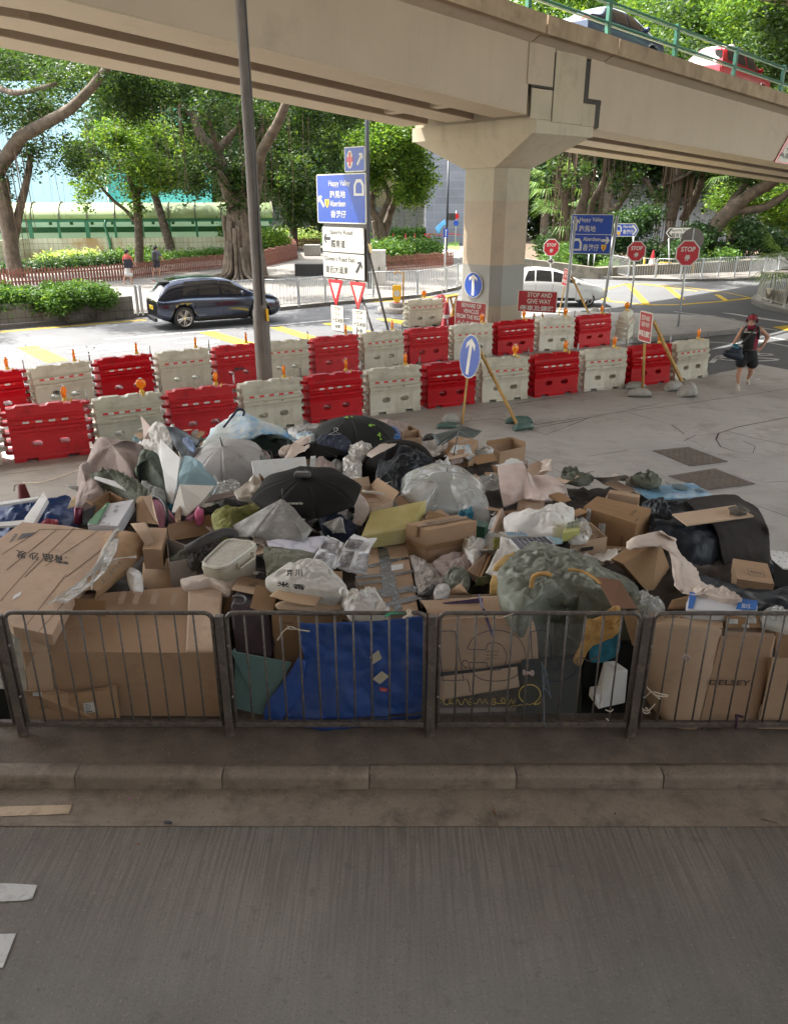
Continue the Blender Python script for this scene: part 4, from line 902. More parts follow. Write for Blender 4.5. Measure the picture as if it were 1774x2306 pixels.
def hedge(label,c,x0,y0,x1,y1,h,dep,n,m_,s_=.09,grp=None,seed=0):
 a,b=Pz(c,x0,y0,.14),Pz(c,x1,y1,.14);L_=(b-a).length;dd=(b-a)/L_;k_=max(2,int(L_/1.1));nrm=V((-dd.y,dd.x,0))
 cl=[(a+dd*(i+.5)*L_/k_+nrm*dep*.5+ZZ(h*.55),(.85,dep*.55,h*.55))for i in range(k_)]
 t=thing('hedge',label,'hedge',a);mb=MB()
 for i in range(k_):mb.tube([a+dd*(i+.5)*L_/k_+nrm*dep*.5,a+dd*(i+.5)*L_/k_+nrm*dep*.5+ZZ(h*.7)],.03,5)
 mb.mk('stems',M_BARK2,t);lfc('foliage',cl,N_(n),s_,m_,t,shell=.4);return t
hedge('dark hedge at the foot of the tiled wall on the left','4',60,445,760,380,.35,1,9000,LFD)
hedge('pale flowering shrubs under the tiled wall','4',300,385,650,360,.45,.9,4500,LFP,.1)
hedge('sunny hedge between the slim tree and the banyan','4',880,385,1450,335,.4,1,8000,LFH)
hedge('pale shrubs behind the walking pair','4',720,385,1040,350,.55,1,4000,LFH,.11)
hedge('bright shrub beside the banyan trunk','4',1400,320,1475,330,2.6,1.3,4000,LFL,.11)
hedge('trimmed hedge behind the picket fence left of the pier','5',770,395,1200,368,1.3,3.4,15000,LFH,.1)
hedge('low clipped hedge around the lawn','5',830,238,1240,232,1,1.5,9000,LFH,.12)
hedge('flower bed behind the park path fence','5',-40,268,370,262,1.2,2,6500,LFP,.12)
hedge('bright shrubs inside the fence corner','5',30,345,200,320,1.8,2,5000,LFL,.11)
hedge('hedge at the foot of the pilastered wall','5',60,205,380,200,1,2,5000,LFD,.13)
q=[Pz('5',x,y,.15)for x,y in((1090,262),(1240,230),(1245,290),(1120,268))];mb=MB();mb.poly([V((p.x,p.y,.155))for p in q]);struct(mb,'lawn',M_GRASS)
q=[Pz('5',x,y,.15)for x,y in((780,200),(1240,195),(1245,232),(830,236),(980,262),(1245,292),(1245,345),(1200,330),(870,262))];mb=MB();mb.poly([V((p.x,p.y,.15))for p in q]);struct(mb,'park_path',mat('pale_path',(.42,.4,.37),.85,.1,1))
a,b,c_,e_=Pz('4',-150,440,.14),Pz('4',200,372,.14),Pz('4',800,322,.14),Pz('4',1450,290,.14)
b=PY('4',200,372,54);b.z=.14
def wallseg(pts,h,th,m_,name,label,cat='wall',base=0):
 t=MB()
 for p,q in zip(pts[:-1],pts[1:]):
  p=V((p.x,p.y,base));q=V((q.x,q.y,base));dd=(q-p).normalized();n_=V((-dd.y,dd.x,0))*th
  t.prism([p,q,q+n_,p+n_],(0,0,h))
 return t.mk(name,m_,None,label,cat)
Yw=58
wp=[PY('4',-300,300,50),PY('4',190,300,Yw),PY('4',1480,300,Yw+3)]
zt_=PY('4',600,212,Yw+1).z
wallseg(wp,zt_,.3,M_TILEW,'tiled_wall','cream tiled garden wall with rust streaks below the covered walkway')
t=thing('covered_walkway','covered walkway with a curved pale green roof on green posts','walkway',(wp[1].x,wp[1].y,0))
ze=PY('4',600,100,Yw+1).z;dd=(wp[2]-wp[1]).normalized();dd.z=0;n_=V((-dd.y,dd.x,0))
L_=(wp[2]-wp[1]).length
s0=wp[1]-dd*9;s0.z=0
rows=[]
for i in range(0,17):
 x=(L_+12)*i/16;r=[]
 for j in range(11):
  an=math.pi*j/10;r.append(s0+dd*x+n_*(1.9-2.05*math.cos(an))+V((0,0,ze+.1+1.05*math.sin(an))))
 rows.append(r)
mb=MB();mb.sm=True;mb.grid(rows);mb.mk('roof',M_CANO,t,solid=.03)
mb=MB()
for i in range(0,15):
 x=(L_+12)*i/14;mb.tube([s0+dd*x+n_*(1.9-2.1*math.cos(math.pi*j/10))+V((0,0,ze+.12+1.1*math.sin(math.pi*j/10)))for j in range(11)],.05,5)
mb.mk('roof_ribs',mat('brown_rib',(.1,.09,.05),.6),t)
mb=MB();mb.box(s0+dd*(L_+12)/2+ZZ(ze),(L_+12,.16,.26),math.atan2(dd.y,dd.x));mb.box(s0+dd*(L_+12)/2+n_*3.8+ZZ(ze),(L_+12,.12,.2),math.atan2(dd.y,dd.x));mb.box(s0+dd*(L_+12)/2+n_*3.8+ZZ(zt_+.45),(L_+12,.1,.4),math.atan2(dd.y,dd.x));mb.mk('beam',M_GRNF,t)
for i in range(8):
 x=9+.3+i*(L_-1)/7
 MB().box(s0+dd*x+V((0,0,(ze+zt_)/2+0)),(.28 if i in(0,2)else.16,.16,ze-zt_-.02),math.atan2(dd.y,dd.x)).mk('post',M_GRNF,t)
for i in range(18):
 x=1+i*(L_+11)/17
 MB().box(s0+dd*x+n_*3.8+V((0,0,(ze+zt_)/2+.35)),(.22,.12,ze-zt_-.9),math.atan2(dd.y,dd.x)).mk('back_post',M_GRNF,t)
MB().box(s0+dd*(L_+12)/2+n_*5.2+ZZ(zt_+.3),(L_+12,.1,1.4),math.atan2(dd.y,dd.x)).mk('back_screen',mat('pale_green_screen',(.45,.6,.42),.6,.05,1),t)
MB().tube([s0+dd*14.6+V((0,-.12,0)),s0+dd*14.6+V((0,-.12,1.2)),s0+dd*14.4+V((0,-.12,2.4)),s0+dd*14.5+V((0,-.12,ze))],.1,7).mk('drain_pipe',M_GRNF,t)
pa,pb=PY('1',-200,900,78),PY('1',632,900,78)
MB().box(V(((pa.x+pb.x)/2,78,7)),(pb.x-pa.x,.3,14)).mk('hoarding_wall',M_HOARD,None,'tall pale blue sheeted hoarding behind the covered walkway','hoarding')
pa,pb=PY('1',632,900,79),PY('1',1300,900,79)
MB().box(V(((pa.x+pb.x)/2,79.5,6)),(pb.x-pa.x,.3,12)).mk('hoarding_wall',M_TEAL,None,'teal sheeted hoarding beside the pale blue one','hoarding')
t=thing('park_building','low stone building wall with pilasters and louvre panels under a cream upper wall','building',(PY('5',400,100,92).x,92,0))
xa,xb=PY('K',-900,700,92).x,PY('K',1180,700,92).x;zA=PY('K',800,700,92).z;zB=PY('K',800,930,92).z
MB().box(V(((xa+xb)/2,93,(zA+0)/2)),(xb-xa,1,zA)).mk('wall',M_STONEC,t)
MB().box(V(((xa+xb)/2,94,zA+2.2)),(xb-xa,1,4.6)).mk('upper_wall',M_CREAM,t)
n=17
for i in range(n):
 x=xa+(xb-xa)*(i+.5)/n;w_=(xb-xa)/n
 MB().box(V((x,92.48,(zA+zB)/2-.1)),(w_*.68,.04,(zA-zB)*.86)).mk('louvre_panel',M_GRILLE,t)
 q=x-w_/2;MB().prism([V((q-.32,92.2,.1)),V((q+.32,92.2,.1)),V((q+.22,92.2,zA-.2)),V((q,92.2,zA+.9)),V((q-.22,92.2,zA-.2))],(0,.5,0)).mk('pilaster',M_STONEC,t)
t=MB();xa,xb=PY('K',1180,500,84).x,PY('K',1700,500,84).x
t.box(V(((xa+xb)/2,88,9)),(xb-xa,8,18));t.mk('stone_clad_building',M_STONEG,None,'grey stone-clad block behind the clock pole left of the pier','building')
MB().box(V((40,84,3)),(44,1,6.5)).mk('pale_shed_wall',mat('pale_metal_wall',(.42,.42,.44),.6,.1,1,wave=((.28,.28,.3),.6,.6,'X',.2)),None,'pale ribbed metal wall glimpsed behind the right banyans','wall')
q0,q1=Pz('9',-60,318,.14),Pz('9',930,352,.14);q0=V((q0.x,q0.y,0));q1=V((q1.x,q1.y,0))
dd=(q1-q0).normalized();n_=V((-dd.y,dd.x,0));h0=PY('9',40,120,q0.y).z;h1=PY('9',940,245,q1.y).z
mb=MB();mb.hexa([q0+ZZ(h0),q1+ZZ(h1),q1+n_*.5+ZZ(h1),q0+n_*.5+ZZ(h0)],[q0,q1,q1+n_*.5,q0+n_*.5]);mb.mk('retaining_wall',M_RETW2,None,'mossy sloping retaining wall behind the white car','wall')
qx=Pz('8',100,965,.14);mb=MB();mb.hexa([q1+ZZ(h1),V((34,52.5,1)),V((34,53.5,1)),q1+V((0,.9,h1))],[q1,V((34,52.5,0)),V((34,53.5,0)),q1+V((0,.9,0))]);mb.mk('planter_wall',M_RETW2,None,'low dark wall behind the long grey railing on the right','wall')
mb=MB();mb.poly([q0+ZZ(.15),q1+ZZ(.15),V((34,53.5,.15)),V((60,60,.15)),V((60,100,.15)),V((10,100,.15))]);struct(mb,'bank_soil',M_SOIL)
def rlg(label,pts,h=1.05,m_=None,z=.14,panel=2,sp=.125,group=None,w_=.035,name='pedestrian_railing',bend_=None):
 pts=[V((p[0],p[1],z))for p in pts];t=thing(name,label,'railing',pts[0],group);m_=m_ or M_GALV
 for a,b in zip(pts[:-1],pts[1:]):
  L_=(b-a).length;n=max(1,round(L_/panel));dd=(b-a)/L_;ang=math.atan2(dd.y,dd.x)
  for i in range(n):
   p=a+dd*L_*i/n;q=a+dd*L_*(i+1)/n
   MB().box(p+ZZ(h/2+.02),(.06,.06,h+.04),ang).mk('post',m_,t)
   mb=MB();p1=p+dd*.05;q1=q-dd*.05;r_=.018
   mb.tube([p1+ZZ(.12),p1+ZZ(h-.06),p1+dd*.05+ZZ(h),q1-dd*.05+ZZ(h),q1+ZZ(h-.06),q1+ZZ(.12),p1+ZZ(.12)],r_,6)
   k_=int((q1-p1).length/sp)
   for j in range(1,k_):s=p1.lerp(q1,j/k_);mb.box(s+ZZ(h/2+.06),(.016,.016,h-.12),ang)
   mb.mk('panel',m_,t)
  MB().box(b+ZZ(h/2+.02),(.06,.06,h+.04),ang).mk('post',m_,t)
 return t
rlg('galvanised pedestrian railing along the far kerb behind the sign gantry',[P_('4',1300,668),P_('5',-20,652),P_('5',235,645),P_('5',400,618),P_('5',700,585),P_('5',980,575),P_('5',1160,548),P_('5',1232,520)])
rlg('long galvanised railing on the far pavement at the right',[P_('8',-30,930),P_('8',140,965),P_('8',400,975),P_('8',640,985),P_('8',840,975),P_('8',1000,962),P_('8',1160,955),P_('8',1300,948),P_('8',1440,930),P_('8',1580,900),P_('8',1760,880)])
rlg('curved white railing on the corner pavement at the right edge',kz('Z',1135,235,.16,1205,290,.16,1365,345,.16,1600,405,.16,1800,440,.16,2100,470,.16),z=.16,m_=mat('white_rail_paint',(.5,.49,.44),.5,.12,5))
rlg('short stub of railing at the end of the low wall behind the car',[P_('4',873,700),P_('4',905,700)])
def pole(label,base,h,r_=.04,m_=None,name='sign_pole',cat='pole'):
 t=thing(name,label,cat,base);MB().tube([base,base+ZZ(h)],r_,12).mk('shaft',m_ or M_GALV,t);return t
bp=Pz('W',786,560,.14);bp=V((PY('W',786,560,38).x,38,.14))
t=pole('tall black lamp post behind the sign gantry',bp,11.5,.095,M_BLKPOLE,'lamp_post','lamp post')
MB().revolve([(.12,0),(.12,1.9),(.1,2)],bp,n=14).mk('base',M_DG,t);zz=PY('K',635,1090,38).z
MB().revolve([(.15,0),(.17,.1),(.15,.3),(.17,.4)],V((bp.x,bp.y,zz-.2)),n=14).mk('collar',mat('cream_collar',(.6,.48,.22),.6),t)
q=V((PY('K',1375,700,62).x,62,.14));t=pole('thin black post with a blue arrow plate left of the pier',q,PY('K',1375,230,62).z,.09,M_BLKPOLE,'lamp_post','lamp post')
MB().box(V((q.x+.35,61.9,PY('K',1385,790,62).z)),(.5,.4,.5)).mk('camera_unit',M_DG,t)
q=V((PY('K',1352,1150,39).x,39,.14));zt_=PY('K',1358,900,39).z
t=pole('thin pole with a blue ahead-only plate beside the far railing',q,zt_-.14,.035,M_GALV,'road_sign','road sign')
f=Face(PY('K',1336,898,38.9),PY('K',1382,898,38.9),PY('K',1336,984,38.9));mb=MB();f.slab(mb,f.rr(0,0,1,1,.03),.02);mb.mk('plate',M_SBLUE,t)
def arrow(f,mb,cx,cy,L_,w_,ang,off=.004,hw=2.6):
 W_,H_=f.a.length,f.b.length;c,s=math.cos(ang),math.sin(ang)
 pts=[(-w_/2,-L_/2),(w_/2,-L_/2),(w_/2,L_/2-w_*1),(w_*hw/2,L_/2-w_*1.9),(w_*hw/2,L_/2-w_*.9),(0,L_/2),(-w_*hw/2,L_/2-w_*.9),(-w_*hw/2,L_/2-w_*1.9),(-w_/2,L_/2-w_*1)]
 def q(p):x,y=p;return(cx+(x*c+y*s)/W_,cy-(-x*s+y*c)/H_)
 P=[q(p)for p in pts]
 f.flat(mb,[P[0],P[1],P[2],P[5],P[8]],.024 if off==.004 else off);f.flat(mb,[P[2],P[3],P[4],P[5]],.0245 if off==.004 else off+.0005);f.flat(mb,[P[8],P[5],P[6],P[7]],.0245 if off==.004 else off+.0005)
mb=MB();arrow(f,mb,.5,.5,f.b.length*.75,f.a.length*.16,0);mb.mk('arrow',M_SWHT,t)
q=V((PY('K',1450,1000,75).x,75,.15));t=pole('far pole with a red and a blue round plate left of the pier',q,PY('K',1460,750,75).z,.035,M_GALV,'road_sign','road sign')
for yy,m_,r_ in((785,M_SRED,.26),(850,M_SBLUE,.24)):
 z_=PY('K',1462,yy,75).z;MB().revolve([(r_,0),(r_,.03)],V((q.x,74.9,z_)),(0,-1,0),20).mk('plate',m_,t)
for x,lb_ in((1114,'short pole of the small stop sign'),):pass
for i,(x,y)in enumerate(((862,972),(978,965),(1000,972),(1066,972),(1160,970),(1190,968),(1212,966))):
 q=Pz('K',x,y,.15);q=V((PY('K',x,y,80).x,80,.15));h=.95 if i not in(2,)else.6
 t=thing('traffic_cone',['red traffic cone in front of the pilastered wall, first from the left','tall red traffic cone second from the left by the far wall','small red cone beside the second tall one','red traffic cone in the middle by the far wall','red cone at the start of the red ribbon','red cone second along the red ribbon','red cone third along the red ribbon'][i],'traffic cone',q,'traffic cones by the far wall')
 MB().revolve([(.2,.04),(.13,h*.35),(.04,h)],q,n=10).mk('cone',M_SRED,t);MB().revolve([(.15,h*.3),(.1,h*.55)],q+ZZ(0),n=10).mk('band',M_REFW,t);MB().box(q+ZZ(.02),(.4,.4,.04)).mk('foot',M_BK,t)
MB().tube([V((PY('K',x,938,79.8).x,79.8,1+.08*math.sin(i*2)))for i,x in enumerate((1160,1220,1290,1350,1420,1500))],.05,5).mk('barrier_tape',M_SRED,None,'sagging red and white ribbon strung in front of the grey block','barrier tape')
sheet('blue_sheet','light blue plastic sheet flapping by the grey stone block','plastic sheet',[ky('K',1350,815,78,1366,870,78),ky('K',1290,860,78,1330,880,78),ky('K',1258,900,78,1290,960,78)],mat('light_blue_sheet',(.12,.4,.75),.5),.1,1.2,4,4)
q0=V((PY('5',688,490,39.5).x,39.5,.14));q1=V((PY('5',780,480,39.5).x,39.5,.14));h=PY('5',730,290,39.5).z-.14
t=thing('utility_cabinet','pale grey double-door utility cabinet behind the sign gantry','cabinet',(q0+q1)/2)
ce=(q0+q1)/2+V((0,.35,h/2));MB().box(ce,((q1-q0).x,.7,h)).mk('housing',mat('cabinet_paint',(.42,.4,.36),.6,.1,2,dirt=((.28,.26,.23),.4,3)),t,bevel=.01)
for s_ in(-1,1):MB().box(ce+V((s_*(q1-q0).x*.245,-.36,.02)),((q1-q0).x*.46,.02,h*.92)).mk('door',mat('cabinet_paint',(.42,.4,.36)),t)
MB().box(ce+V((.04,-.38,-.02)),(.05,.04,.16)).mk('handle',M_BK,t)
MB().box(V((PY('5',335,400,45).x,45,.45)),(2.2,.8,.65)).mk('dark_planter_box',M_BK,None,'black planter box on the park path behind the sign gantry','planter')
MB().box(V((PY('5',318,300,62).x,62,.55)),(1.2,.8,.8)).mk('concrete_block_seat',M_STONEC,None,'pale concrete block seat on the sunny park path','seat',bevel=.03)
t=thing('guide_bollard','yellow guide bollard with white disc on a round stone base in the far road','bollard',Pz('5',850,690,0))
q=Pz('5',850,690,0)+V((0,.6,0));MB().revolve([(.75,0),(.75,.16),(.7,.18)],q,n=24).mk('base',M_KERB2,t);MB().revolve([(.3,.17),(.3,.34)],q,n=20).mk('plinth',M_KERB2,t);MB().revolve([(.14,.34),(.05,.42)],q,n=14).mk('foot',M_SRED,t)
zt_=PY('5',850,510,q.y).z;zb=PY('5',852,640,q.y).z;w_=.17
MB().prism([q+V((-w_,-.1,zt_)),q+V((w_,-.1,zt_)),q+V((w_,-.1,zb+.32)),q+V((.02,-.1,zb)),q+V((-w_,-.1,zb+.32))],(0,.16,0)).mk('shell',M_SYEL,t);MB().revolve([(.12,0),(.12,.01)],q+V((0,-.1,zt_-.3)),(0,-1,0),18).mk('disc',M_SWHT,t)
MB().tube([q+V((.25,0,.3)),q+V((.25,0,zt_+.45)),q+ZZ(zt_+.5),q+V((-.12,0,zt_+.42))],.035,6).mk('post',M_WD,t)
def barrier_mesh(L_):
 """local: x along, y depth (front at -y), z up; returns the body mesh with holes cut through"""
 prof=[(-.225,0),(-.225,.06),(-.205,.1),(-.19,.4),(-.205,.47),(-.225,.5),(-.225,.545),(-.165,.565),(-.165,.6),(-.195,.625),(-.195,.675),(-.135,.7),(-.135,.725),(-.15,.745),(-.145,.8),(-.1,.875)]
 pr=prof+[(-y,z)for y,z in prof[::-1]]
 n=8;rows=[]
 for i in range(n+1):
  x=-L_/2+L_*i/n
  rows.append([V((x,y*(1-.02*(abs(2*i/n-1)**6)),z+(0 if z>.05 else 0)))for y,z in pr])
 mb=MB();mb.grid(rows,True);mb.poly(rows[0][::-1]);mb.poly(rows[-1])
 o=mb.mk('tmp',M_RED);o.location=(0,0,0);
 o.data.transform(Matrix.Translation(ORG[o.name]));ORG[o.name]=ZZ(0)
 def cut(pts_mb):
  c=pts_mb.mk('cut',M_RED);c.data.transform(Matrix.Translation(ORG[c.name]));c.location=(0,0,0)
  bm=bmesh.new();bm.from_mesh(c.data);bmesh.ops.recalc_face_normals(bm,faces=bm.faces);bm.to_mesh(c.data);bm.free()
  return c
 bm=bmesh.new();bm.from_mesh(o.data);bmesh.ops.recalc_face_normals(bm,faces=bm.faces);bm.to_mesh(o.data);bm.free()
 cuts=[]
 for sx in(-.2,.2):
  m=MB();a=[]
  for i in range(16):
   t=2*math.pi*i/16;ex=.035*(1 if math.cos(t)>0 else-1);a.append(V((sx*L_/1.1+.055*math.cos(t)+ex,-.4,.285+.05*math.sin(t))))
  m.prism(a,(0,.8,0));cuts.append(cut(m))
  for sy in(-1,1):
   m=MB();m.revolve([(.028,0),(.028,.07)],(sx*L_*.72,sy*.245,.555),(0,-sy,-.35),12);cuts.append(cut(m))
 for sx in(-.27,.27):
  m=MB();m.box((sx*L_,0,0),(.17,.7,.1));cuts.append(cut(m))
 for c in cuts:
  md=o.modifiers.new('b','BOOLEAN');md.operation='DIFFERENCE';md.object=c;md.solver='EXACT'
 md=o.modifiers.new('bev','BEVEL');md.width=.008;md.segments=2;md.limit_method='ANGLE';md.angle_limit=rad(35)
 bake(o);me=o.data
 for c in cuts:bpy.data.objects.remove(c)
 bpy.data.objects.remove(o)
 m=MB()
 for x0,x1 in((-.42,-.05),(-0,.26)):
  for(a,b,h)in((x0,x1,.03),):
   a*=L_;b*=L_
   m.hexa([V((a+.06,-.065,.874+h)),V((b-.06,-.065,.874+h)),V((b-.06,.065,.874+h)),V((a+.06,.065,.874+h))],[V((a,-.092,.868)),V((b,-.092,.868)),V((b,.092,.868)),V((a,.092,.868))])
 m.hexa([V((L_*.36,-.06,.9)),V((L_*.46,-.06,.9)),V((L_*.46,.06,.9)),V((L_*.36,.06,.9))],[V((L_*.345,-.085,.87)),V((L_*.475,-.085,.87)),V((L_*.475,.085,.87)),V((L_*.345,.085,.87))])
 return me,m
LB=1.13
BM,TOPM=barrier_mesh(LB)
def fins(L_):
 m=MB()
 for k_,(z,s)in enumerate([(.12,1),(.27,1),(.42,1),(.6,.85),(.75,.6)]):
  for sx,dz in((-1,0),(1,.072)):
   zz=z+dz;w_=.13*s;pts=[V((sx*(L_/2-.01),-w_,zz))]
   for i in range(9):
    t=-math.pi/2+math.pi*i/8;pts.append(V((sx*(L_/2+.03+.085*math.cos(t)),w_*math.sin(t),zz)))
   pts.append(V((sx*(L_/2-.01),w_,zz)));m.prism(pts,(0,0,.055))
 return m
FINM=fins(LB)
def strips(L_):
 out=[];n=9
 for sy in(-1,1):
  m=MB()
  for i in range(n):
   x0=-L_*.4+L_*.76*i/n;x1=x0+L_*.76/n;m.mi=i%2
   m.poly([V((x0,sy*.1995,.633)),V((x1,sy*.1995,.633)),V((x1,sy*.1995,.668)),V((x0,sy*.1995,.668))])
  out.append(m)
 return out
bm=bmesh.new();bm.from_mesh(BM)
for q in(TOPM,FINM):bm.from_mesh(q.mesh('x'))
bm.to_mesh(BM);SS=strips(LB)
PROTO={}
def make_barrier(kind):
 t=thing('water_barrier','barrier','barrier');m_=M_RED if kind=='red' else M_WHP
 b=bpy.data.objects.new('body',BM.copy());b.data.materials.clear();b.data.materials.append(m_);C.objects.link(b);b.parent=t;ORG[b.name]=ZZ(0)
 for q in SS:q.mk('reflective_strip',[M_REFR,M_REFW],t,weld=True)
 MB().tube([V((L_B2,0,.85)),V((L_B2,0,1.06))],.014,6).mk('joint_pin',M_GALV if kind=='red' else M_SBACK,t)
 return t
L_B2=LB/2+.08
first={}
def barrier(kind,a,b,label,group,face=True):
 a=V((a.x,a.y,0));b=V((b.x,b.y,0));d=(b-a);ang=math.atan2(d.y,d.x);n_=V((-math.sin(ang),math.cos(ang),0))
 c=(a+b)/2+n_*.225;c.z=.008
 if kind not in first:
  t=make_barrier(kind);first[kind]=t
 else:t=copy_tree(first[kind])
 t.location=c;t.rotation_euler=(0,0,ang);sx=d.length/1.31;t.scale=(sx,1,1)
 tag(t,label,'barrier',group);return t
def lamp(pos,ang,label,big=False):
 global LAMP
 if 'LAMP' not in globals():
  t=thing('warning_lamp',label,'warning lamp');LAMP=t
  MB().revolve([(.05,0),(.045,.02),(.03,.045),(.028,.06)],(0,0,0),n=12).mk('base',M_AMBB,t)
  MB().box((0,-.1,-.045),(.045,.012,.15)).mk('clamp',M_AMBB,t)
  mb=MB();mb.revolve([(0,-.028),(.06,-.026),(.086,-.012),(.086,.012),(.06,.026),(0,.028)],(0,0,.155),(0,1,0),20,caps=False);mb.mk('lens',M_AMB,t)
  mb=MB();mb.box((0,0,.075),(.05,.05,.05));mb.mk('housing',M_AMB,t)
  MB().box((0,0,.245),(.05,.04,.012)).mk('cap',M_GALV,t)
 else:t=copy_tree(LAMP)
 t.location=pos;t.rotation_euler=(0,0,ang);tag(t,label,'warning lamp','amber lamps on the barriers');return t
front=[Pz('W',x,y,0)for x,y in((20,991),(207,968),(362,946),(516,926),(656,906),(782,889),(905,874),(1020,861),(1132,850),(1238,837),(1338,827),(1433,815),(1512,803))]
backr=[Pz('W',x,y,0)for x,y in((-78,905),(75,884),(215,861),(340,843),(462,827),(562,815),(668,803),(772,791),(868,779),(962,769),(1055,760),(1143,750),(1228,744),(1305,735))]
fx=front[0]-(front[1]-front[0])
nth=['first','second','third','fourth','fifth','sixth','seventh','eighth','ninth','tenth','eleventh','twelfth','thirteenth']
fl=['white barrier cut by the left picture edge in the near row','red barrier nearest the camera at the left end of the near row','white barrier in the near row behind the mauve pillow','red barrier in the near row just left of the lamp post','white barrier standing right behind the lamp post in the near row','red barrier in the near row just right of the lamp post','weathered white barrier in the near row right of the red one by the lamp post','red barrier in the near row with a loose wire, left of the blue arrow sign','white barrier in the near row behind the leaning prop of the blue arrow sign','red barrier in the near row between the blue arrow sign and the red board','white barrier in the near row left of the leaning stop and give way board','red barrier in the near row behind the leaning stop and give way board','grimy white barrier at the right end of the near row next to the walking man']
fk=['white','red']*7
pts=[fx]+front
for i in range(13):
 t=barrier(fk[i],pts[i],pts[i+1],fl[i],'near row of water barriers')
 if i in(1,2,3,4,5,6,8,9,10,11,12):
  a,b=pts[i],pts[i+1];ang=math.atan2((b-a).y,(b-a).x);n_=V((-math.sin(ang),math.cos(ang),0));q=a.lerp(b,.74)+n_*.225;q.z=.918
  lamp(q,ang+{1:1.15,2:0,3:1,4:1.1,5:1,6:.9}.get(i,random.Random(i).uniform(.1,.7)),'amber lamp on the %s'%' '.join(fl[i].replace('weathered ','').replace('grimy ','').split()[:12]))
bl=['red barrier cut by the left edge in the far row','white barrier with two dark painted characters in the far row','red barrier in the far row left of the car\'s rear wheel','white barrier in the far row below the car','red barrier in the far row with painted characters, left of the lamp post','white barrier in the far row right behind the lamp post','red barrier in the far row below the left give way triangle','grey-white barrier in the far row below the props of the sign gantry','red barrier in the far row with a yellow rag, left of the beware sign','white barrier in the far row behind the blue arrow sign','red barrier in the far row in front of the pier','white barrier in the far row below the stop and give way board','red barrier at the right end of the far row']
for i in range(13):
 t=barrier('red' if i%2==0 else 'white',backr[i],backr[i+1],bl[i],'far row of water barriers')
 if i in(0,1,2,3,4,6,7,9,11,12,10):
  a,b=backr[i],backr[i+1];ang=math.atan2((b-a).y,(b-a).x);n_=V((-math.sin(ang),math.cos(ang),0));q=a.lerp(b,.76)+n_*.225;q.z=.918
  lamp(q,ang+(1.2 if i<8 else.3),'amber lamp on the %s'%' '.join(bl[i].split()[:12]))
a=backr[13];q=Pz('9',1130,1010,0);t=barrier('white',V((7.05,23.35,0)),V((7.55,24.45,0)),'white barrier turned end-on at the corner after the far row','far row of water barriers')
lamp(V((7.1,24,.918)),.2,'amber lamp on the white barrier turned end-on at the corner')
p0,p1=Pz('L',90,790,0),Pz('L',470,760,0)
barrier('white',p0+V((0,.2,0)),p0+(p1-p0).normalized()*1.5+V((0,.2,0)),'sunlit white barrier standing alone in the far road left of the pier','barriers by the pier');lamp(p1+V((-.45,.45,.918)),.3,'amber lamp on the lone sunlit white barrier')
q=Pz('L',475,750,0)+V((.1,.3,0));barrier('red',q,q+V((.35,1.2,0)),'sunlit red barrier end-on between the lone white barrier and the pier','barriers by the pier')
for(c,x,y,tx,i)in(('4',428,1160,'偉金',1),('4',1515,1035,'偉金',4)):
 a,b=backr[i],backr[i+1];d=(b-a).normalized();n_=V((-d.y,d.x,0));ce=(a+b)/2+d*(-.12 if i==1 else.02)
 o=ce+n_*.02+ZZ(.42);f=Face(o-d*.14,o+d*.14,o-d*.14+ZZ(-.11)-n_*.012);mb=MB();f.text(mb,tx,0,0,1,1,.006,.02)
 par=[o_ for o_ in C.objects if o_.get('label')==bl[i]][0]
 ob=mb.mk('painted_characters',M_SBLK);me_off=ORG[ob.name];ob.data.transform(Matrix.Translation(me_off));ob.location=(0,0,0)
 inv=(Matrix.Translation(par.location)@Matrix.Rotation(par.rotation_euler.z,4,'Z')@Matrix.Diagonal((*par.scale,1))).inverted();ob.data.transform(inv);ob.parent=par;ORG[ob.name]=ZZ(0)
def bframe(t,f,m,r=.03,brd=.012,bm=None,th=.02,back=True):
 """plate with a border of another colour"""
 mb=MB();f.slab(mb,f.rr(0,0,1,1,r),th);mb.mk('plate',bm or M_SWHT,t)
 bx,by=brd/f.a.length,brd/f.b.length
 mb=MB();f.flat(mb,f.rr(bx,by,1-bx,1-by,max(r-brd,.01)),th+.002);mb.mk('panel',m,t)
def letters(t,f,items,m,off=.025,bold=.01,name='lettering'):
 mb=MB()
 for(s,x0,y0,x1,y1)in items:f.text(mb,s,x0,y0,x1,y1,off,bold)
 return mb.mk(name,m,t)
def tunnel(mb,f,x0,y0,x1,y1,off=.026,th=.2):
 """tunnel portal symbol: an arch with legs, drawn as a band"""
 W_,H_=f.a.length,f.b.length;w_=(x1-x0)*W_;h=(y1-y0)*H_
 o,i=[],[]
 O=[(0,1),(0,.35),(.25,0),(.75,0),(1,.35),(1,1)];I=[(th,1),(th,.42),(.33,.2),(.67,.2),(1-th,.42),(1-th,1)]
 P=lambda p:(x0+(x1-x0)*p[0],y0+(y1-y0)*p[1])
 for k_ in range(5):f.flat(mb,[P(O[k_]),P(O[k_+1]),P(I[k_+1]),P(I[k_])],off)
 f.flat(mb,[P((0,1)),P((1,1)),P((1,.86)),P((0,.86))],off+.0006)
def shield(t,f,x0,y0,x1,y1,off=.026):
 P=lambda p:(x0+(x1-x0)*p[0],y0+(y1-y0)*p[1]);mb=MB()
 f.flat(mb,[P(p)for p in((0,0),(.3,.08),(.5,0),(.7,.08),(1,0),(.95,.55),(.5,1),(.05,.55))],off);mb.mk('route_shield',M_SYEL,t)
 mb=MB();f.text(mb,'1',*P((.42,.2)),*P((.58,.75)),off+.002,.03);mb.mk('route_number',M_SBLK,t)
YL,YR=26.5,24.7
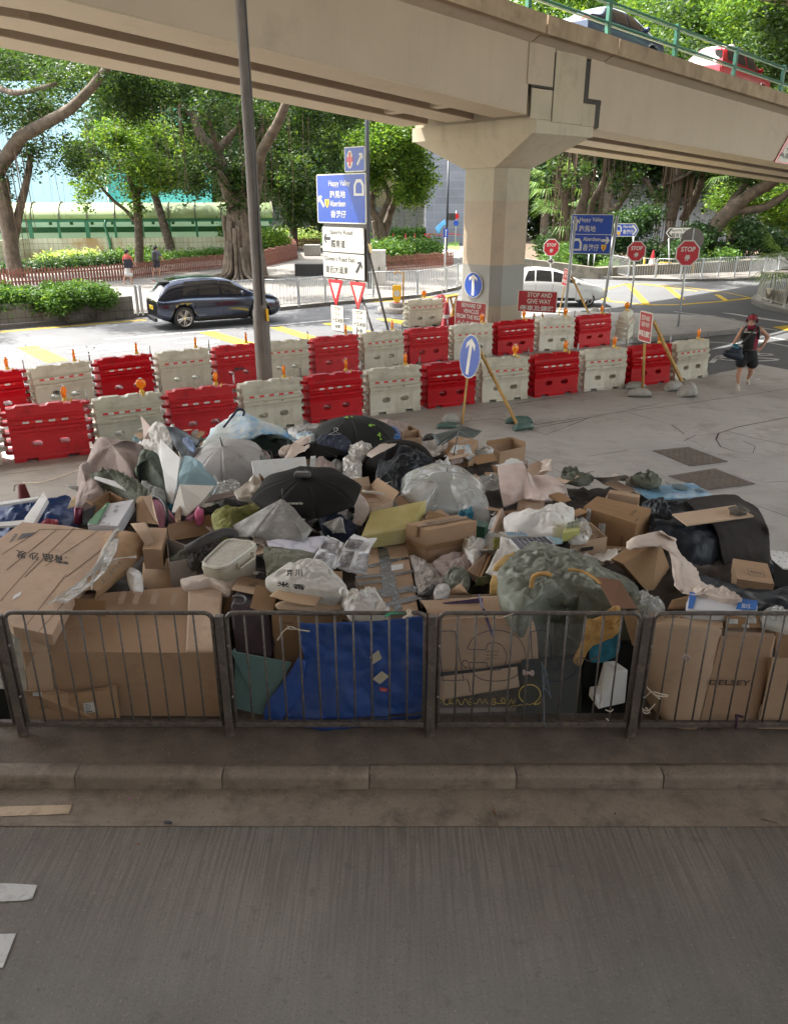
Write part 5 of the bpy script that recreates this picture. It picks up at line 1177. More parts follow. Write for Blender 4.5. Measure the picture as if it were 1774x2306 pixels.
TL,TR=PY('W',676,377,YL),PY('W',781,363,YR)
def gz(c,x,y,s):return PY(c,x,y,YL+(YR-YL)*s)
gx=(TR-TL);gx.z=0;gxn=gx.normalized();gn=V((gxn.y,-gxn.x,0))
def vface(xL,xR,zt,zb,off=0):
 """upright board on the gantry plane: xL,xR fractions of the blue board's width"""
 a=V((TL.x,TL.y,0));a=a+gx*xL+gn*off;b=V((TL.x,TL.y,0))+gx*xR+gn*off
 return Face(a+ZZ(zt),b+ZZ(zt),a+ZZ(zb))
z1=(TL.z+TR.z)/2;zb1=PY('W',678,480,YL).z*.5+PY('W',781,473,YR).z*.5
t=thing('direction_sign','tall stack of blue and white direction boards left of the pier','road sign',V((TL.x,TL.y,0))+gx*.5)
f=vface(0,1,z1,zb1);bframe(t,f,M_SBLUE,.06,.035,M_SWHT,.03)
letters(t,f,[('Happy Valley',.26,.13,.7,.275),('跑馬地',.28,.335,.6,.485),('Aberdeen',.28,.53,.6,.655),('香港仔',.29,.735,.61,.885)],M_SWHT,.036)
mb=MB();tunnel(mb,f,.77,.12,.97,.44,.036);arrow(f,mb,.095,.55,.42,.09,math.radians(-42),.036);mb.mk('symbols',M_SWHT,t);shield(t,f,.17,.5,.265,.69,.036)
zt2=PY('W',738,314,YL+(YR-YL)*.6).z;f=vface(.595,.99,zt2,z1+.03);bframe(t,f,M_SBLUE,.05,.03,M_SWHT,.03)
mb=MB();f.circ(mb,.27,.5,f.b.length*.34*.62,.0345,ry=f.b.length*.36);arrow(f,mb,.76,.5,f.b.length*.56,.085,math.radians(38),.036);mb.mk('symbols',M_SWHT,t)
mb=MB();f.flat(mb,[(.215,.22),(.325,.22),(.325,.78),(.215,.78)],.037);f.flat(mb,[(.12,.4),(.42,.4),(.42,.6),(.12,.6)],.0375);mb.mk('red_cross',M_SRED,t)
zc0,zc1=gz('M',1100,262,.5).z,gz('M',1110,745,.5).z;f=vface(.09,.955,zc0,zc1);bframe(t,f,M_SWHT,.04,.012,M_SF,.03)
letters(t,f,[('Sports Road',.2,.12,.74,.34),('體育道',.22,.5,.56,.82)],M_SBLK,.036,.012);mb=MB();arrow(f,mb,.12,.47,f.a.length*.17,.1,math.radians(-90),.036);mb.mk('arrow',M_SBLK,t)
zd1=gz('M',1110,1235,.5).z;f=vface(.09,.955,zc1-.02,zd1);bframe(t,f,M_SWHT,.04,.012,M_SF,.03)
letters(t,f,[("Queen's Road East",.04,.13,.79,.36),('皇后大道東',.06,.52,.62,.82)],M_SBLK,.036,.012);mb=MB();arrow(f,mb,.87,.5,f.b.length*.55,.1,math.radians(38),.036);mb.mk('arrow',M_SBLK,t)
f=vface(.08,.97,zb1-.01,zd1-.04,-.05);mb=MB();f.slab(mb,[(0,0),(1,0),(1,1),(0,1)],.03,-.03);mb.mk('back_frame',M_SF,t)
for s_,zt_ in((.3,z1-.1),(.74,zt2-.1)):
 p=V((TL.x,TL.y,0))+gx*s_-gn*.1;MB().tube([p,p+ZZ(zt_)],.05,10).mk('post',M_SF,t)
p=V((TL.x,TL.y,0))+gx*.9-gn*.12;e=Pz('W',832,722,0)
MB().tube([p+ZZ(2.95),e],.045,6).mk('prop',M_SF,t)
p=V((TL.x,TL.y,0))+gx*.75-gn*.12;MB().tube([p+ZZ(1.5),Pz('W',800,724,0)],.045,6).mk('prop',M_SF,t)
for(x0,x1,lb_,(a,b,c_,d_))in((.2,.505,'left red bordered give way triangle with its STOP 15 m plate under the gantry',(((698,596),(731,597),(698,651)),None,None,None)),(.66,.98,'right give way triangle with its STOP 15 m plate under the gantry',(((0,0),),0,0,0))):
 dz=0 if x0<.3 else.02
 zt_=(gz('W',715,596,.35).z if x0<.3 else gz('W',762,601,.8).z);zb_=(gz('W',716,652,.35).z if x0<.3 else gz('W',760,660,.8).z)
 f=vface(x0,x1,zt_,zb_,.03);t=thing('give_way_sign',lb_,'road sign',V((f.p(.5,1).x,f.p(.5,1).y,0)))
 mb=MB();f.slab(mb,[(0,.06),(.05,0),(.95,0),(1,.06),(.54,.98),(.46,.98)],.02);mb.mk('plate',M_SRED if x0<.3 else M_SRED2,t)
 mb=MB();f.flat(mb,[(.19,.13),(.81,.13),(.5,.74)],.023);mb.mk('panel',M_SWHT,t)
 f2=vface(x0+.04,x1+.01,zb_+.02,(gz('W',716,705,.35).z if x0<.3 else gz('W',762,714,.8).z),.035);bframe(t,f2,M_SWHT,.02,.008,M_SBLK,.015)
 letters(t,f2,[('STOP',.25,.06,.75,.19),('15 m',.33,.27,.7,.38),('十五米前',.08,.48,.94,.66),('停車',.3,.74,.72,.9)],M_SBLK,.02,.012)
f=Face(PY('6',318,62,29.6),PY('6',583,66,29),PY('6',304,310,29.6));f.b=ZZ(f.b.z);f.a=V((f.a.x,f.a.y,0));f.n=V((f.a.y,-f.a.x,0)).normalized()
t=thing('direction_sign','blue direction board on two posts right of the pier','road sign',V((f.p(.5,1).x,f.p(.5,1).y,.12)))
bframe(t,f,M_SBLUE,.04,.025,M_SWHT,.03)
mb=MB();f.flat(mb,[(.01,.497),(.99,.497),(.99,.511),(.01,.511)],.0345);arrow(f,mb,.12,.26,f.b.length*.31,.1,0,.036);arrow(f,mb,.86,.65,f.a.length*.2,.09,math.radians(90),.036);tunnel(mb,f,.05,.61,.3,.92,.036);mb.mk('symbols',M_SWHT,t)
letters(t,f,[('Happy Valley',.2,.08,.76,.21),('跑馬地',.2,.28,.6,.44),('Aberdeen',.32,.565,.74,.67),('香港仔',.33,.75,.72,.92)],M_SWHT,.036);shield(t,f,.77,.75,.89,.93,.036)
for c_ in(('W',1203,675,1218,540),('W',1284,671,1304,540)):
 p=Pz(c_[0],c_[1],c_[2],.12);q=PY(c_[0],c_[3],c_[4],p.y);q=V((p.x+(q.x-p.x),p.y,q.z));e=p+(q-p)*(f.o.z-.05-p.z)/(q.z-p.z)
 MB().tube([p,e],.055,8).mk('post',M_GALV,t)
def octo(label,c,cx,cy,w_,Y,foot,st=True,tiltz=0,extra=None):
 ce=PY(c,cx,cy,Y);r=w_/2;t=thing('stop_sign',label,'road sign',foot)
 n_=V((0,-1,0));
 def ring(rr,o):return[ce+V((rr*math.cos(rad(22.5+45*i)),o,rr*math.sin(rad(22.5+45*i))*1.04))for i in range(8)]
 R_o=r/math.cos(rad(22.5))
 MB().prism(ring(R_o,0),(0,-.02,0)).mk('plate',M_SWHT,t);MB().poly(ring(R_o*.9,-.0225)).mk('panel',M_SRED,t)
 f=Face(ce+V((-r,0,r)),ce+V((r,0,r)),ce+V((-r,0,-r)));letters(t,f,[('STOP',.2,.24,.8,.44),('停',.39,.56,.61,.8)],M_SWHT,.026,.03)
 MB().tube([foot,V((ce.x,ce.y+.05,ce.z+r*.7))],.038,10).mk('post',M_GALV,t)
 return t,ce,r
ft=Pz('W',1445,697,.12);octo('largest stop sign in front of the round sign back','W',1465,540,.77,ft.y,ft)
ce=PY('8',757,600,ft.y+.12);t=thing('round_sign','grey back of a round sign behind the largest stop sign','road sign',ce);MB().revolve([(.37,0),(.37,.02)],ce,(0,-1,0),30).mk('plate',M_SBACK,t);MB().box(ce+V((0,-.03,0)),(.05,.02,.72)).mk('stiffener',M_GALV,t)
ft=Pz('W',1344,657,0);octo('middle stop sign right of the blue direction board','W',1356,536,.74,ft.y,ft)
ft=V((PY('W',1173,600,37).x,37,0));t,ce,r=octo('smallest stop sign between the pier and the blue direction board','W',1175,528,.72,37,ft)
f=Face(PY('6',163,345,36.9),PY('6',203,345,36.9),PY('6',163,373,36.9));mb=MB();f.slab(mb,f.rr(0,0,1,1,.02),.015);mb.mk('arrow_plate',M_SWHT,t);mb=MB();arrow(f,mb,.5,.5,f.a.length*.7,.07,math.radians(90),.018);mb.mk('arrow',M_SBLK,t)
def flag(label,c,p,Y,right,m,tx,txm,posts,brd):
 x0,y0,x1,y1=p;f=Face(PY(c,x0,y0,Y),PY(c,x1,y0,Y),PY(c,x0,y1,Y));t=thing('direction_sign',label,'road sign',V((f.p(.5,1).x,Y,.14)))
 o=[(0,0),(.86,0),(1,.5),(.86,1),(0,1)]if right else[(.14,0),(1,0),(1,1),(.14,1),(0,.5)]
 def sc_(k_):return[(.5+(x-.5)*(1-k_*.45),.5+(y-.5)*(1-k_))for x,y in o]
 mb=MB();f.slab(mb,o,.03);mb.mk('plate',brd,t);mb=MB();f.flat(mb,sc_(.1),.034);mb.mk('panel',m,t)
 mb=MB();s=1 if right else-1
 def X(x):return x if right else 1-x
 for a,b in(((.8,.12),(.93,.5)),((.93,.5),(.8,.88))):f.flat(mb,[(X(a[0]),a[1]),(X(b[0]),b[1]),(X(b[0]-.08),b[1]),(X(a[0]-.08),a[1])],.0365)
 mb.mk('chevron',txm,t);letters(t,f,tx,txm,.037,.012)
 for(bx,by,ty)in posts:
  q=V((PY(c,bx,by,Y).x,Y+.06,.1));MB().tube([q,V((PY(c,bx,ty,Y).x,Y+.06,PY(c,bx,ty,Y).z))],.045,8).mk('post',M_GALV,t)
 return t,f
t,f=flag('small blue arrow-shaped direction sign beside the blue board','8',(8,440,245,566),44.5,True,M_SBLUE,[('Aberdeen',.35,.12,.8,.34),('香港仔',.35,.46,.78,.8)],M_SWHT,((-10,960,566),(198,960,566)),M_SWHT)
mb=MB();tunnel(mb,f,.08,.14,.3,.62,.037);mb.mk('symbols',M_SWHT,t);shield(t,f,.11,.64,.25,.94,.038)
flag('white arrow-shaped street sign pointing left above the right stop signs','8',(495,476,755,584),46,False,M_SWHT,[('Sports Road',.24,.14,.98,.44),('體育道',.24,.52,.68,.92)],M_SBLK,((537,960,584),),M_SBLK)
for i,(x,lb_)in enumerate(((800,'thin galvanised pole in the bushes behind the blue board, left one'),(872,'thin galvanised pole in the bushes behind the blue board, right one'))):
 q=PY('9',x,230,48);pole(lb_,V((q.x,48,.2)),PY('9',x,60,48).z-.2,.035,M_GALV)
PN=-UU
def onface(c,x,y,off=.03):
 d=(base-UU*(.86+off)).dot(UU);r=ray(c,x,y);s=(d-ZZ(0).dot(UU))/r.dot(UU);s=d/r.dot(UU);return V((r.x*s,r.y*s,CH+r.z*s))
a,b,c_,d_=onface('L',832,232),onface('L',1030,232),onface('L',930,75),onface('L',925,395)
ce=(a+b+c_+d_)/4;rr_=(c_-d_).length/2
t=thing('ahead_only_sign','round blue ahead-only sign fixed on the pier','road sign',ce);MB().revolve([(rr_,0),(rr_,.02)],ce,PN,36).mk('plate',M_SWHT,t);MB().revolve([(rr_*.95,0),(rr_*.95,.004)],ce+PN*.02,PN,36).mk('panel',M_SBLUE,t)
tv=TT*-1
f=Face(ce+tv*-rr_+ZZ(rr_),ce+tv*rr_+ZZ(rr_),ce+tv*-rr_-ZZ(rr_));f.n=PN;mb=MB();arrow(f,mb,.5,.5,rr_*1.66,rr_*.28,0,.029,3.1);mb.mk('arrow',M_SWHT,t)
def rbd(label,tl,tr,bl,rows,legs,tilt=0,m_=None):
 f=Face(tl,tr,bl);ft=V((f.p(.5,1).x,f.p(.5,1).y,0));t=thing('temporary_sign',label,'road sign',ft);bframe(t,f,m_ or M_SRED2,.04,.022,M_SWHT,.015)
 letters(t,f,rows,M_SWHT,.021,.02)
 for i,(a,b,r_,m2)in enumerate(legs):
  mb=MB();d=(b-a).normalized();mb.tube([a,b],r_,4);mb.mk('leg',m2,t)
 return t,f
Yb=24.2
rbd('red BEWARE OF VEHICLES board leaning in front of the pier',PY('L',706,420,Yb),PY('L',1096,468,Yb-.5),PY('L',690,745,Yb-.05),[('BEWARE OF',.21,.07,.84,.24),('VEHICLES',.27,.29,.77,.45),('FROM THE RIGHT',.06,.5,.95,.67),('小心右面車輛',.08,.75,.94,.95)],[(PY('L',800,760,Yb),Pz('L',790,900,0),.03,M_WD),(PY('L',1000,790,Yb-.3),Pz('L',1010,920,0),.03,M_WD)])
Yb=25.4
rbd('red STOP AND GIVE WAY board right of the pier',PY('W',1105,618,Yb),PY('W',1189,622,Yb-.2),PY('W',1102,664,Yb),[('STOP AND',.24,.09,.86,.3),('GIVE WAY',.24,.38,.84,.6),('停車及讓路',.06,.68,.95,.93)],[(PY('9',130,820,Yb),Pz('9',110,985,.12),.03,M_WD),(PY('9',225,820,Yb),Pz('9',262,970,.12),.03,M_WD)])
lo,ro=Pz('6',762,1170,0),Pz('6',1020,1150,0)
Yb=16.9;a,b,c_=PY('6',752,668,Yb+.1),PY('6',832,688,Yb-.35),PY('6',736,855,Yb+.1)
rbd('red STOP AND GIVE WAY board turned side-on before the near row of barriers',a,b,c_,[('STOP AND',.16,.13,.82,.29),('GIVE WAY',.2,.34,.84,.5),('停車及讓路',.04,.62,.94,.84)],[(PY('6',775,878,Yb+.02),lo,.03,M_WD),(PY('6',832,740,Yb-.05),ro+ZZ(.02),.04,M_WD)])
a,b,c_=PY('9',510,245,30.2),PY('9',602,275,29.7),PY('9',470,455,30.2)
rbd('sunlit red give way board seen edge-on beside the white car',a,b,c_,[('STOP AND',.16,.13,.82,.29),('GIVE WAY',.2,.34,.84,.5),('停車及讓路',.04,.62,.94,.84)],[(PY('9',510,470,30.1),Pz('9',432,835,.12),.025,M_WD),(PY('9',592,345,30),Pz('9',812,815,.12),.04,M_WD)],m_=M_SRED)
Yb=14.35;ce=PY('L',905,1150,Yb);ct,cb=PY('W',1005,714,Yb),PY('W',1000,806,Yb);ce=(ct+cb)/2;R_=(ct-cb).length/2
wd=(PY('W',1022,760,Yb)-PY('W',988,760,Yb)).length/2/R_;ang=math.acos(min(1,wd));nrm=V((-math.sin(ang),-math.cos(ang),.12)).normalized()
t=thing('ahead_only_sign','round blue ahead-only sign on a yellow timber prop before the near row','road sign',Pz('W',985,905,0))
MB().revolve([(R_,0),(R_,.015)],ce,nrm,36).mk('plate',M_SWHT,t);MB().revolve([(R_*.955,0),(R_*.955,.003)],ce+nrm*.015,nrm,36).mk('panel',M_SBLUE,t)
sx=V((math.cos(ang),-math.sin(ang),0));upv=sx.cross(nrm).normalized();upv=upv if upv.z>0 else-upv
f=Face(ce-sx*R_+upv*R_,ce+sx*R_+upv*R_,ce-sx*R_-upv*R_);f.n=nrm;mb=MB();arrow(f,mb,.5,.5,R_*1.66,R_*.28,0,.022,3.1);mb.mk('arrow',M_SWHT,t)
MB().tube([ce+V((.02,.05,.3)),V(Pz('W',985,905,0))],.022,4).mk('leg',M_WD,t);MB().tube([PY('W',1018,738,Yb+.08),Pz('W',1104,912,0)+ZZ(.03)],.032,4).mk('prop',M_WD,t)
M_SANDG=cloth('green_sandbag_cloth',(.07,.13,.11),.5,dirt=((.14,.2,.17),.4,8));M_SANDW=cloth('grey_sandbag_cloth',(.36,.35,.31),.6,dirt=((.22,.2,.17),.4,8))
def sbg(label,c,x,y,L_,w_,h,a,m,seed,group):
 p=Pz(c,x,y,0);R=random.Random(seed);n=22;rows=[];ca,sa=math.cos(a),math.sin(a)
 for i in range(n+1):
  u=i/n*2-1;pr=(1-abs(u)**3.2)**.6 if abs(u)<1 else 0;pin=.22*(1 if abs(u)>.86 else 0)
  ww=w_/2*(pr*.95+.12+pin);hh=h*(pr*.95+.08);row=[]
  for j in range(14):
   t_=2*math.pi*j/14;x_,y_,z_=u*L_/2,ww*math.cos(t_),max(0,hh/2+hh/2*math.sin(t_)*1.05);q=V((x_,y_,z_));q=q*(1)+V((0,noise.noise(q*14+V((seed,0,0)))*.018,abs(noise.noise(q*12+V((0,seed,0))))*.02))
   row.append(V((p.x+q.x*ca-q.y*sa,p.y+q.x*sa+q.y*ca,q.z+.01)))
  rows.append(row)
 mb=MB();mb.sm=True;mb.grid(rows,True);mb.poly(rows[0][::-1]);mb.poly(rows[-1]);return mb.mk('sandbag',m,None,label,'sandbag',group)
G_='sandbags on the sign feet'
sbg('green sandbag lying behind the foot of the blue sign prop','C',1075,200,.55,.2,.13,.1,M_SANDG,1,G_);sbg('green sandbag lying in front on the foot of the blue sign prop','C',1110,255,.42,.2,.14,.45,M_SANDG,2,G_)
sbg('grey sandbag at the foot of the blue ahead-only sign','C',500,205,.32,.26,.2,.4,M_SANDW,3,G_);sbg('teal sandbag peeping out behind the dark umbrella at the blue sign foot','C',470,240,.4,.2,.1,.1,M_SANDG,4,G_)
sbg('grey sandbag behind the left foot of the side-on red board','6',715,1165,.5,.24,.15,.1,M_SANDW,5,G_);sbg('grey sandbag in front of the left foot of the side-on red board','6',740,1215,.52,.28,.17,-.1,M_SANDW,6,G_)
sbg('grey sandbag left of the right foot of the side-on red board','6',955,1175,.5,.26,.2,.5,M_SANDW,7,G_);sbg('fat grey sandbag in front of the right foot of the side-on red board','6',1040,1215,.42,.34,.24,.2,M_SANDW,8,G_);sbg('grey sandbag behind the right foot of the side-on red board','6',1040,1170,.4,.24,.18,-.6,M_SANDW,9,G_)
sbg('pale green sandbag at the foot of the sunlit red board','9',440,850,.6,.3,.14,.1,M_SANDG,10,G_);sbg('sunlit green sandbag at the yellow prop near the white car','9',760,835,.5,.26,.14,-.3,M_SANDG,11,G_);sbg('grey sandbag at the yellow prop near the white car','9',880,825,.4,.3,.22,.6,M_SANDW,12,G_)
def cone(label,q,h,m=M_SRED,group=None,band=True):
 t=thing('traffic_cone',label,'traffic cone',q,group);MB().revolve([(.17*h/.75,.03),(.045,h*.97),(.03,h)],q,n=18).mk('cone',m,t)
 if band:MB().revolve([(.17*h/.75*.69+.01,h*.32),(.17*h/.75*.42+.02,h*.62)],q,n=18).mk('band',M_REFW,t)
 MB().box(q+ZZ(.02),(.36,.36,.04)).mk('foot',M_DG,t);return t
cone('red traffic cone with a white collar beside the pier',Pz('L',585,850,0),1)
t=thing('timber_frame','tangle of yellow timber frames stacked beside the pier','timber frame',Pz('L',640,800,0))
for a,b in(((600,390),(620,640)),((600,395),(720,370)),((640,400),(700,640)),((720,375),(640,640)),((620,640),(700,800)),((700,450),(620,830))):
 MB().tube([PY('L',a[0],a[1],26),PY('L',b[0],b[1],25.8)],.035,4).mk('timber',M_WD,t)
MB().prism(ky('L',620,650,25.2,690,620,25.2,690,740,25.2,620,750,25.2),(0,.05,0)).mk('plastic_board',M_RED,None,'bright red plastic board leaning between the cone and the beware sign','board')
for i,(x0,x1,y0,y1)in enumerate(((428,560,815,950),(650,770,818,970),(280,305,770,960))):
 t=thing('yellow_barrier_frame',['yellow tubular frame behind the long grey railing, left one','yellow tubular frame behind the largest stop sign','narrow yellow frame with a white panel behind the middle stop sign'][i],'barrier frame',PY('8',x0,y1,46.5))
 a,b,c_,d_=(PY('8',*p,46.5)for p in((x0+18,y0),(x1,y0),(x1-18,y1),(x0,y1)));MB().tube([a,b,c_,d_,a],.03,6).mk('frame',M_SYEL,t);e=(a+d_)/2;g_=(b+c_)/2;MB().tube([e,g_],.025,6).mk('rail',M_SYEL,t);MB().tube([(a+b)/2*.4+(c_+d_)/2*.6,(c_+d_)/2],.025,6).mk('rail',M_SYEL,t)
q=PY('8',357,960,46);q.z=.14;cone('red and white traffic cone behind the long grey railing',q,1.3)
sheet('hanging_cloth','striped cream cloth hung behind the white corner railing','cloth',[[Pz('Z',1270,60,1.15),PY('Z',1450,80,33),PY('Z',1720,90,31.5)],ky('Z',1300,300,34.2,1450,330,33,1720,380,31.5)],mat('striped_cream',(.6,.5,.36),.8,.1,3,wave=((.3,.22,.15),.7,3.2,'X',.5)),.06,2.5,6,6)
def ip(tab,x):return float(np.interp(x,[p[0]for p in tab],[p[1]for p in tab]))
def car(label,name,paint,loc,ang,L_,top,belt,bot,W2,roofpaint=None,wheels=(.95,3.9),rw=.37,win=None,rear=None,wind=None,plate=None,tails=None,spokes=10,heads=None,group=None,rim=None,mirx=.66):
 t=thing(name,label,'car',(0,0,0),group)
 def prof(x):
  zt,zb,zl=ip(top,x),ip(bot,x),ip(belt,x);w_=ip(W2,x);zl=min(zl,zt-.015)
  g_=max(0,min(1,(zt-zl)/.5));wr_=w_*.965-g_*.26
  return[V((x,0,zb)),V((x,w_*.86,zb)),V((x,w_*.97,zb+.09)),V((x,w_,zb+(zl-zb)*.42)),V((x,w_*.985,zb+(zl-zb)*.78)),V((x,w_*.965,zl)),V((x,w_*.965+(wr_-w_*.965)*.55,zl+(zt-zl)*.55)),V((x,wr_,zl+(zt-zl)*.88)),V((x,wr_*.82,zt-.004)),V((x,wr_*.4,zt+.012*g_)),V((x,0,zt+.018*g_))]
 xs=[0,.03,.09,.18,.3,.42,.55,.7,.9,1.1,1.35,1.6,1.9,2.2,2.5,2.8,3.05,3.3,3.5,3.7,3.9,4.1,4.3,4.5,4.65,4.78,4.87,4.93,4.95]
 xs=[x*L_/4.95 for x in xs]
 rows=[]
 for x in xs:
  h=prof(x);rows.append(h+[V((p.x,-p.y,p.z))for p in h[-2:0:-1]])
 mb=MB();mb.sm=True;mb.grid(rows,True);mb.poly(rows[0][::-1]);mb.poly(rows[-1])
 o=mb.mk('body',paint,t)
 bm=bmesh.new();bm.from_mesh(o.data);bmesh.ops.recalc_face_normals(bm,faces=bm.faces);bm.to_mesh(o.data);bm.free()
 cuts=[]
 for wx in wheels:
  for sy in(-1,1):
   c=MB().revolve([(rw+.055,0),(rw+.055,.42)],(wx,sy*1.05,rw),(0,-sy,0),28).mk('cut',M_BK,t);bm=bmesh.new();bm.from_mesh(c.data);bmesh.ops.recalc_face_normals(bm,faces=bm.faces);bm.to_mesh(c.data);bm.free();cuts.append(c)
 for c in cuts:md=o.modifiers.new('b','BOOLEAN');md.operation='DIFFERENCE';md.object=c;md.solver='EXACT'
 n0=len(o.data.vertices);keep=o.data;mods=len(o.modifiers)
 dg=bpy.context.evaluated_depsgraph_get();dg.update();me2=bpy.data.meshes.new_from_object(o.evaluated_get(dg))
 if me2.vertices and len(me2.vertices)>n0*.7:o.modifiers.clear();o.data=me2
 else:
  print('boolean fell back',label,n0,len(me2.vertices))
  for md in o.modifiers:md.solver='FAST'
  dg.update();me2=bpy.data.meshes.new_from_object(o.evaluated_get(bpy.context.evaluated_depsgraph_get()));print(len(me2.vertices));o.modifiers.clear();o.data=me2 if len(me2.vertices)>n0*.7 else keep
 o.data.materials.clear();o.data.materials.append(paint);o.data.polygons.foreach_set('use_smooth',[True]*len(o.data.polygons))
 md=o.modifiers.new('ws','WEIGHTED_NORMAL')
 for c in cuts:bpy.data.objects.remove(c)
 def pt(x,s,side,off):
  h=prof(x);i=int(s);q=h[i].lerp(h[min(i+1,10)],s-i);h2=prof(min(x+.05,L_));q2=h2[i].lerp(h2[min(i+1,10)],s-i)
  tan=(h[min(i+1,10)]-h[i]);n=(q2-q).cross(tan).normalized()
  if n.dot(V((0,q.y,.3)))<0:n=-n
  q=q+n*off;return V((q.x,q.y*side,q.z))
 def patch(name,x0,x1,s0,s1,m,off=.006,x0t=None,x1t=None,nx=10,ns=5,side=1,lab=None):
  x0t=x0 if x0t is None else x0t;x1t=x1 if x1t is None else x1t;rows=[]
  for j in range(ns+1):
   v=j/ns;a,b=x0+(x0t-x0)*v,x1+(x1t-x1)*v;rows.append([pt(a+(b-a)*i/nx,s0+(s1-s0)*v,side,off)for i in range(nx+1)])
  mb=MB();mb.sm=True;mb.grid(rows);return mb.mk(name,m,t,lab)
 for side in(-1,1):
  for(a,b,at,bt)in win:patch('side_window',a,b,5.12,6.92,M_GLASS,.006,at,bt,side=side)
  patch('sill',wheels[0]+.5,wheels[1]-.5,1,2.2,M_BK,.012,side=side)
  if roofpaint:patch('roof_panel',roofpaint[1],roofpaint[2],7.1,10,roofpaint[0],.004,side=side)
 def across(name,xa,xb,m,sl,off=.006,lab=None):
  rows=[]
  for i in range(7):
   x=xa+(xb-xa)*i/6;L1=[pt(x,s,1,off)for s in sl];rows.append(L1+[V((p.x,-p.y,p.z))for p in L1[::-1][(1 if abs(L1[-1].y)<1e-4 else 0):]])
  mb=MB();mb.sm=True;mb.grid(rows);return mb.mk(name,m,t,lab)
 across('rear_window',rear[0],rear[1],M_GLASS,(6.6,7.3,8,9,10));across('windscreen',wind[0],wind[1],M_GLASS,(6.5,7.3,8,9,10))
 for wx in wheels:
  for sy in(-1,1):
   w_=thing('wheel',None,None,(0,0,0));w_.parent=t;w_.location=(0,0,0);yo=sy*(ip(W2,wx)-.015)
   tm=MB();tm.revolve([(rw*.74,0),(rw*.93,0),(rw,.035),(rw,.19),(rw*.93,.225),(rw*.7,.225)],(wx,yo,rw),(0,-sy,0),30,caps=False)
   bpy.data.objects.remove(w_)
   o=tm.mk('wheel',M_TYRE,t)
   r=MB();r.revolve([(rw*.75,0),(rw*.7,.015),(rw*.66,.05)],(wx,yo,rw),(0,-sy,0),28,caps=False);r.revolve([(rw*.15,0),(rw*.15,.05)],(wx,yo,rw),(0,-sy,0),12)
   for k_ in range(spokes):
    a=2*math.pi*k_/spokes+.1;a2=a+(.16 if k_%2 else-.16);c0=V((wx,yo-sy*.02,rw));e=V((math.cos(a2),0,math.sin(a2)))*rw*.72;b0=V((math.cos(a),0,math.sin(a)))*rw*.12;r.tube([c0+b0,c0+e],[rw*.07,rw*.055],4)
   r.mk('rim',rim or M_RIM,o);MB().revolve([(rw*.69,0),(rw*.69,.02)],(wx,yo-sy*.07,rw),(0,-sy,0),24).mk('brake_disc',M_BK,o)
 for(y0,y1,z0,z1,xo)in tails:
  for s_ in(-1,1):
   mb=MB();mb.hexa([V((xo,s_*y0,z1)),V((xo+.02,s_*y1,z1)),V((xo+.28,s_*(y1+.02),z1-.01)),V((xo+.2,s_*y0,z1))],[V((xo,s_*y0,z0)),V((xo+.02,s_*y1,z0)),V((xo+.28,s_*(y1+.02),z0+.01)),V((xo+.2,s_*y0,z0))]);mb.mk('tail_light',M_TAIL,t)
 if plate:
  x,z,tx=plate;mb=MB();f=Face(V((x,.26,z+.065)),V((x,-.26,z+.065)),V((x,.26,z-.065)));f.n=V((-1,0,0));f.slab(mb,[(0,0),(1,0),(1,1),(0,1)],.012);o=mb.mk('number_plate',M_PLATE,t);mb=MB();f.text(mb,tx,.1,.2,.9,.8,.015,.03);mb.mk('number',M_SBLK,o)
 for s_ in(-1,1):
  y=ip(W2,mirx*L_);mb=MB();mb.ball((mirx*L_,s_*(y+.06),ip(belt,mirx*L_)+.09),(.07,.12,.085),10,6);mb.mk('wing_mirror',paint,t)
 t.rotation_euler=(0,0,ang);t.location=loc;return t
def seams(t,xs_,W2,z0,z1):
 mb=MB()
 for x in xs_:
  for s_ in(-1,1):mb.tube([V((x,s_*(ip(W2,x)*1+.001),z0)),V((x+.02,s_*(ip(W2,x)*.985+.001),z1))],.005,4)
 mb.mk('door_seams',M_BK,t)
a,b=Pz('W',397,703,0),Pz('W',566,688,0);ang=math.atan2(b.y-a.y,b.x-a.x)
ang=math.atan2(.5,.86)-.02
W2=[(0,.84),(.1,.9),(.5,.955),(1,.975),(2.5,.985),(4,.975),(4.5,.93),(4.8,.86),(4.95,.72)]
Wb=3
org_=a-V((math.cos(ang),math.sin(ang),0))*.97-V((math.sin(ang),-math.cos(ang),0))*.97
org_=a-V((math.cos(ang),math.sin(ang),0))*.97*.88+V((-math.sin(ang),math.cos(ang),0))*.97*.92
t=car('dark metallic grey SUV driving right on the far road','sport_utility_car',M_CARDK,(org_.x,org_.y,.012),ang,4.95,[(0,.88),(.05,1.05),(.25,1.3),(.42,1.52),(.55,1.6),(.9,1.66),(1.6,1.7),(2.3,1.7),(2.9,1.62),(3.3,1.42),(3.6,1.22),(3.85,1.12),(4.3,1.07),(4.7,.97),(4.88,.8),(4.95,.6)],[(0,1),(1,1.12),(2.5,1.08),(3.6,1.05),(4.95,.8)],[(0,.42),(.3,.3),(1,.24),(4,.24),(4.6,.26),(4.95,.4)],W2,wheels=(.97,3.97),rw=.385,win=[(1,1.55,1.12,1.6),(1.62,2.42,1.64,2.42),(2.5,3.45,2.5,3.02)],rear=(.14,.44),wind=(3.05,3.68),plate=(-.012,.72,'YT 429'),tails=[(.42,.83,.93,.985,.02)],spokes=10)
seams(t,(1.45,2.46,3.45),W2,.36,1.04);t.scale=(.88,.92,.95)
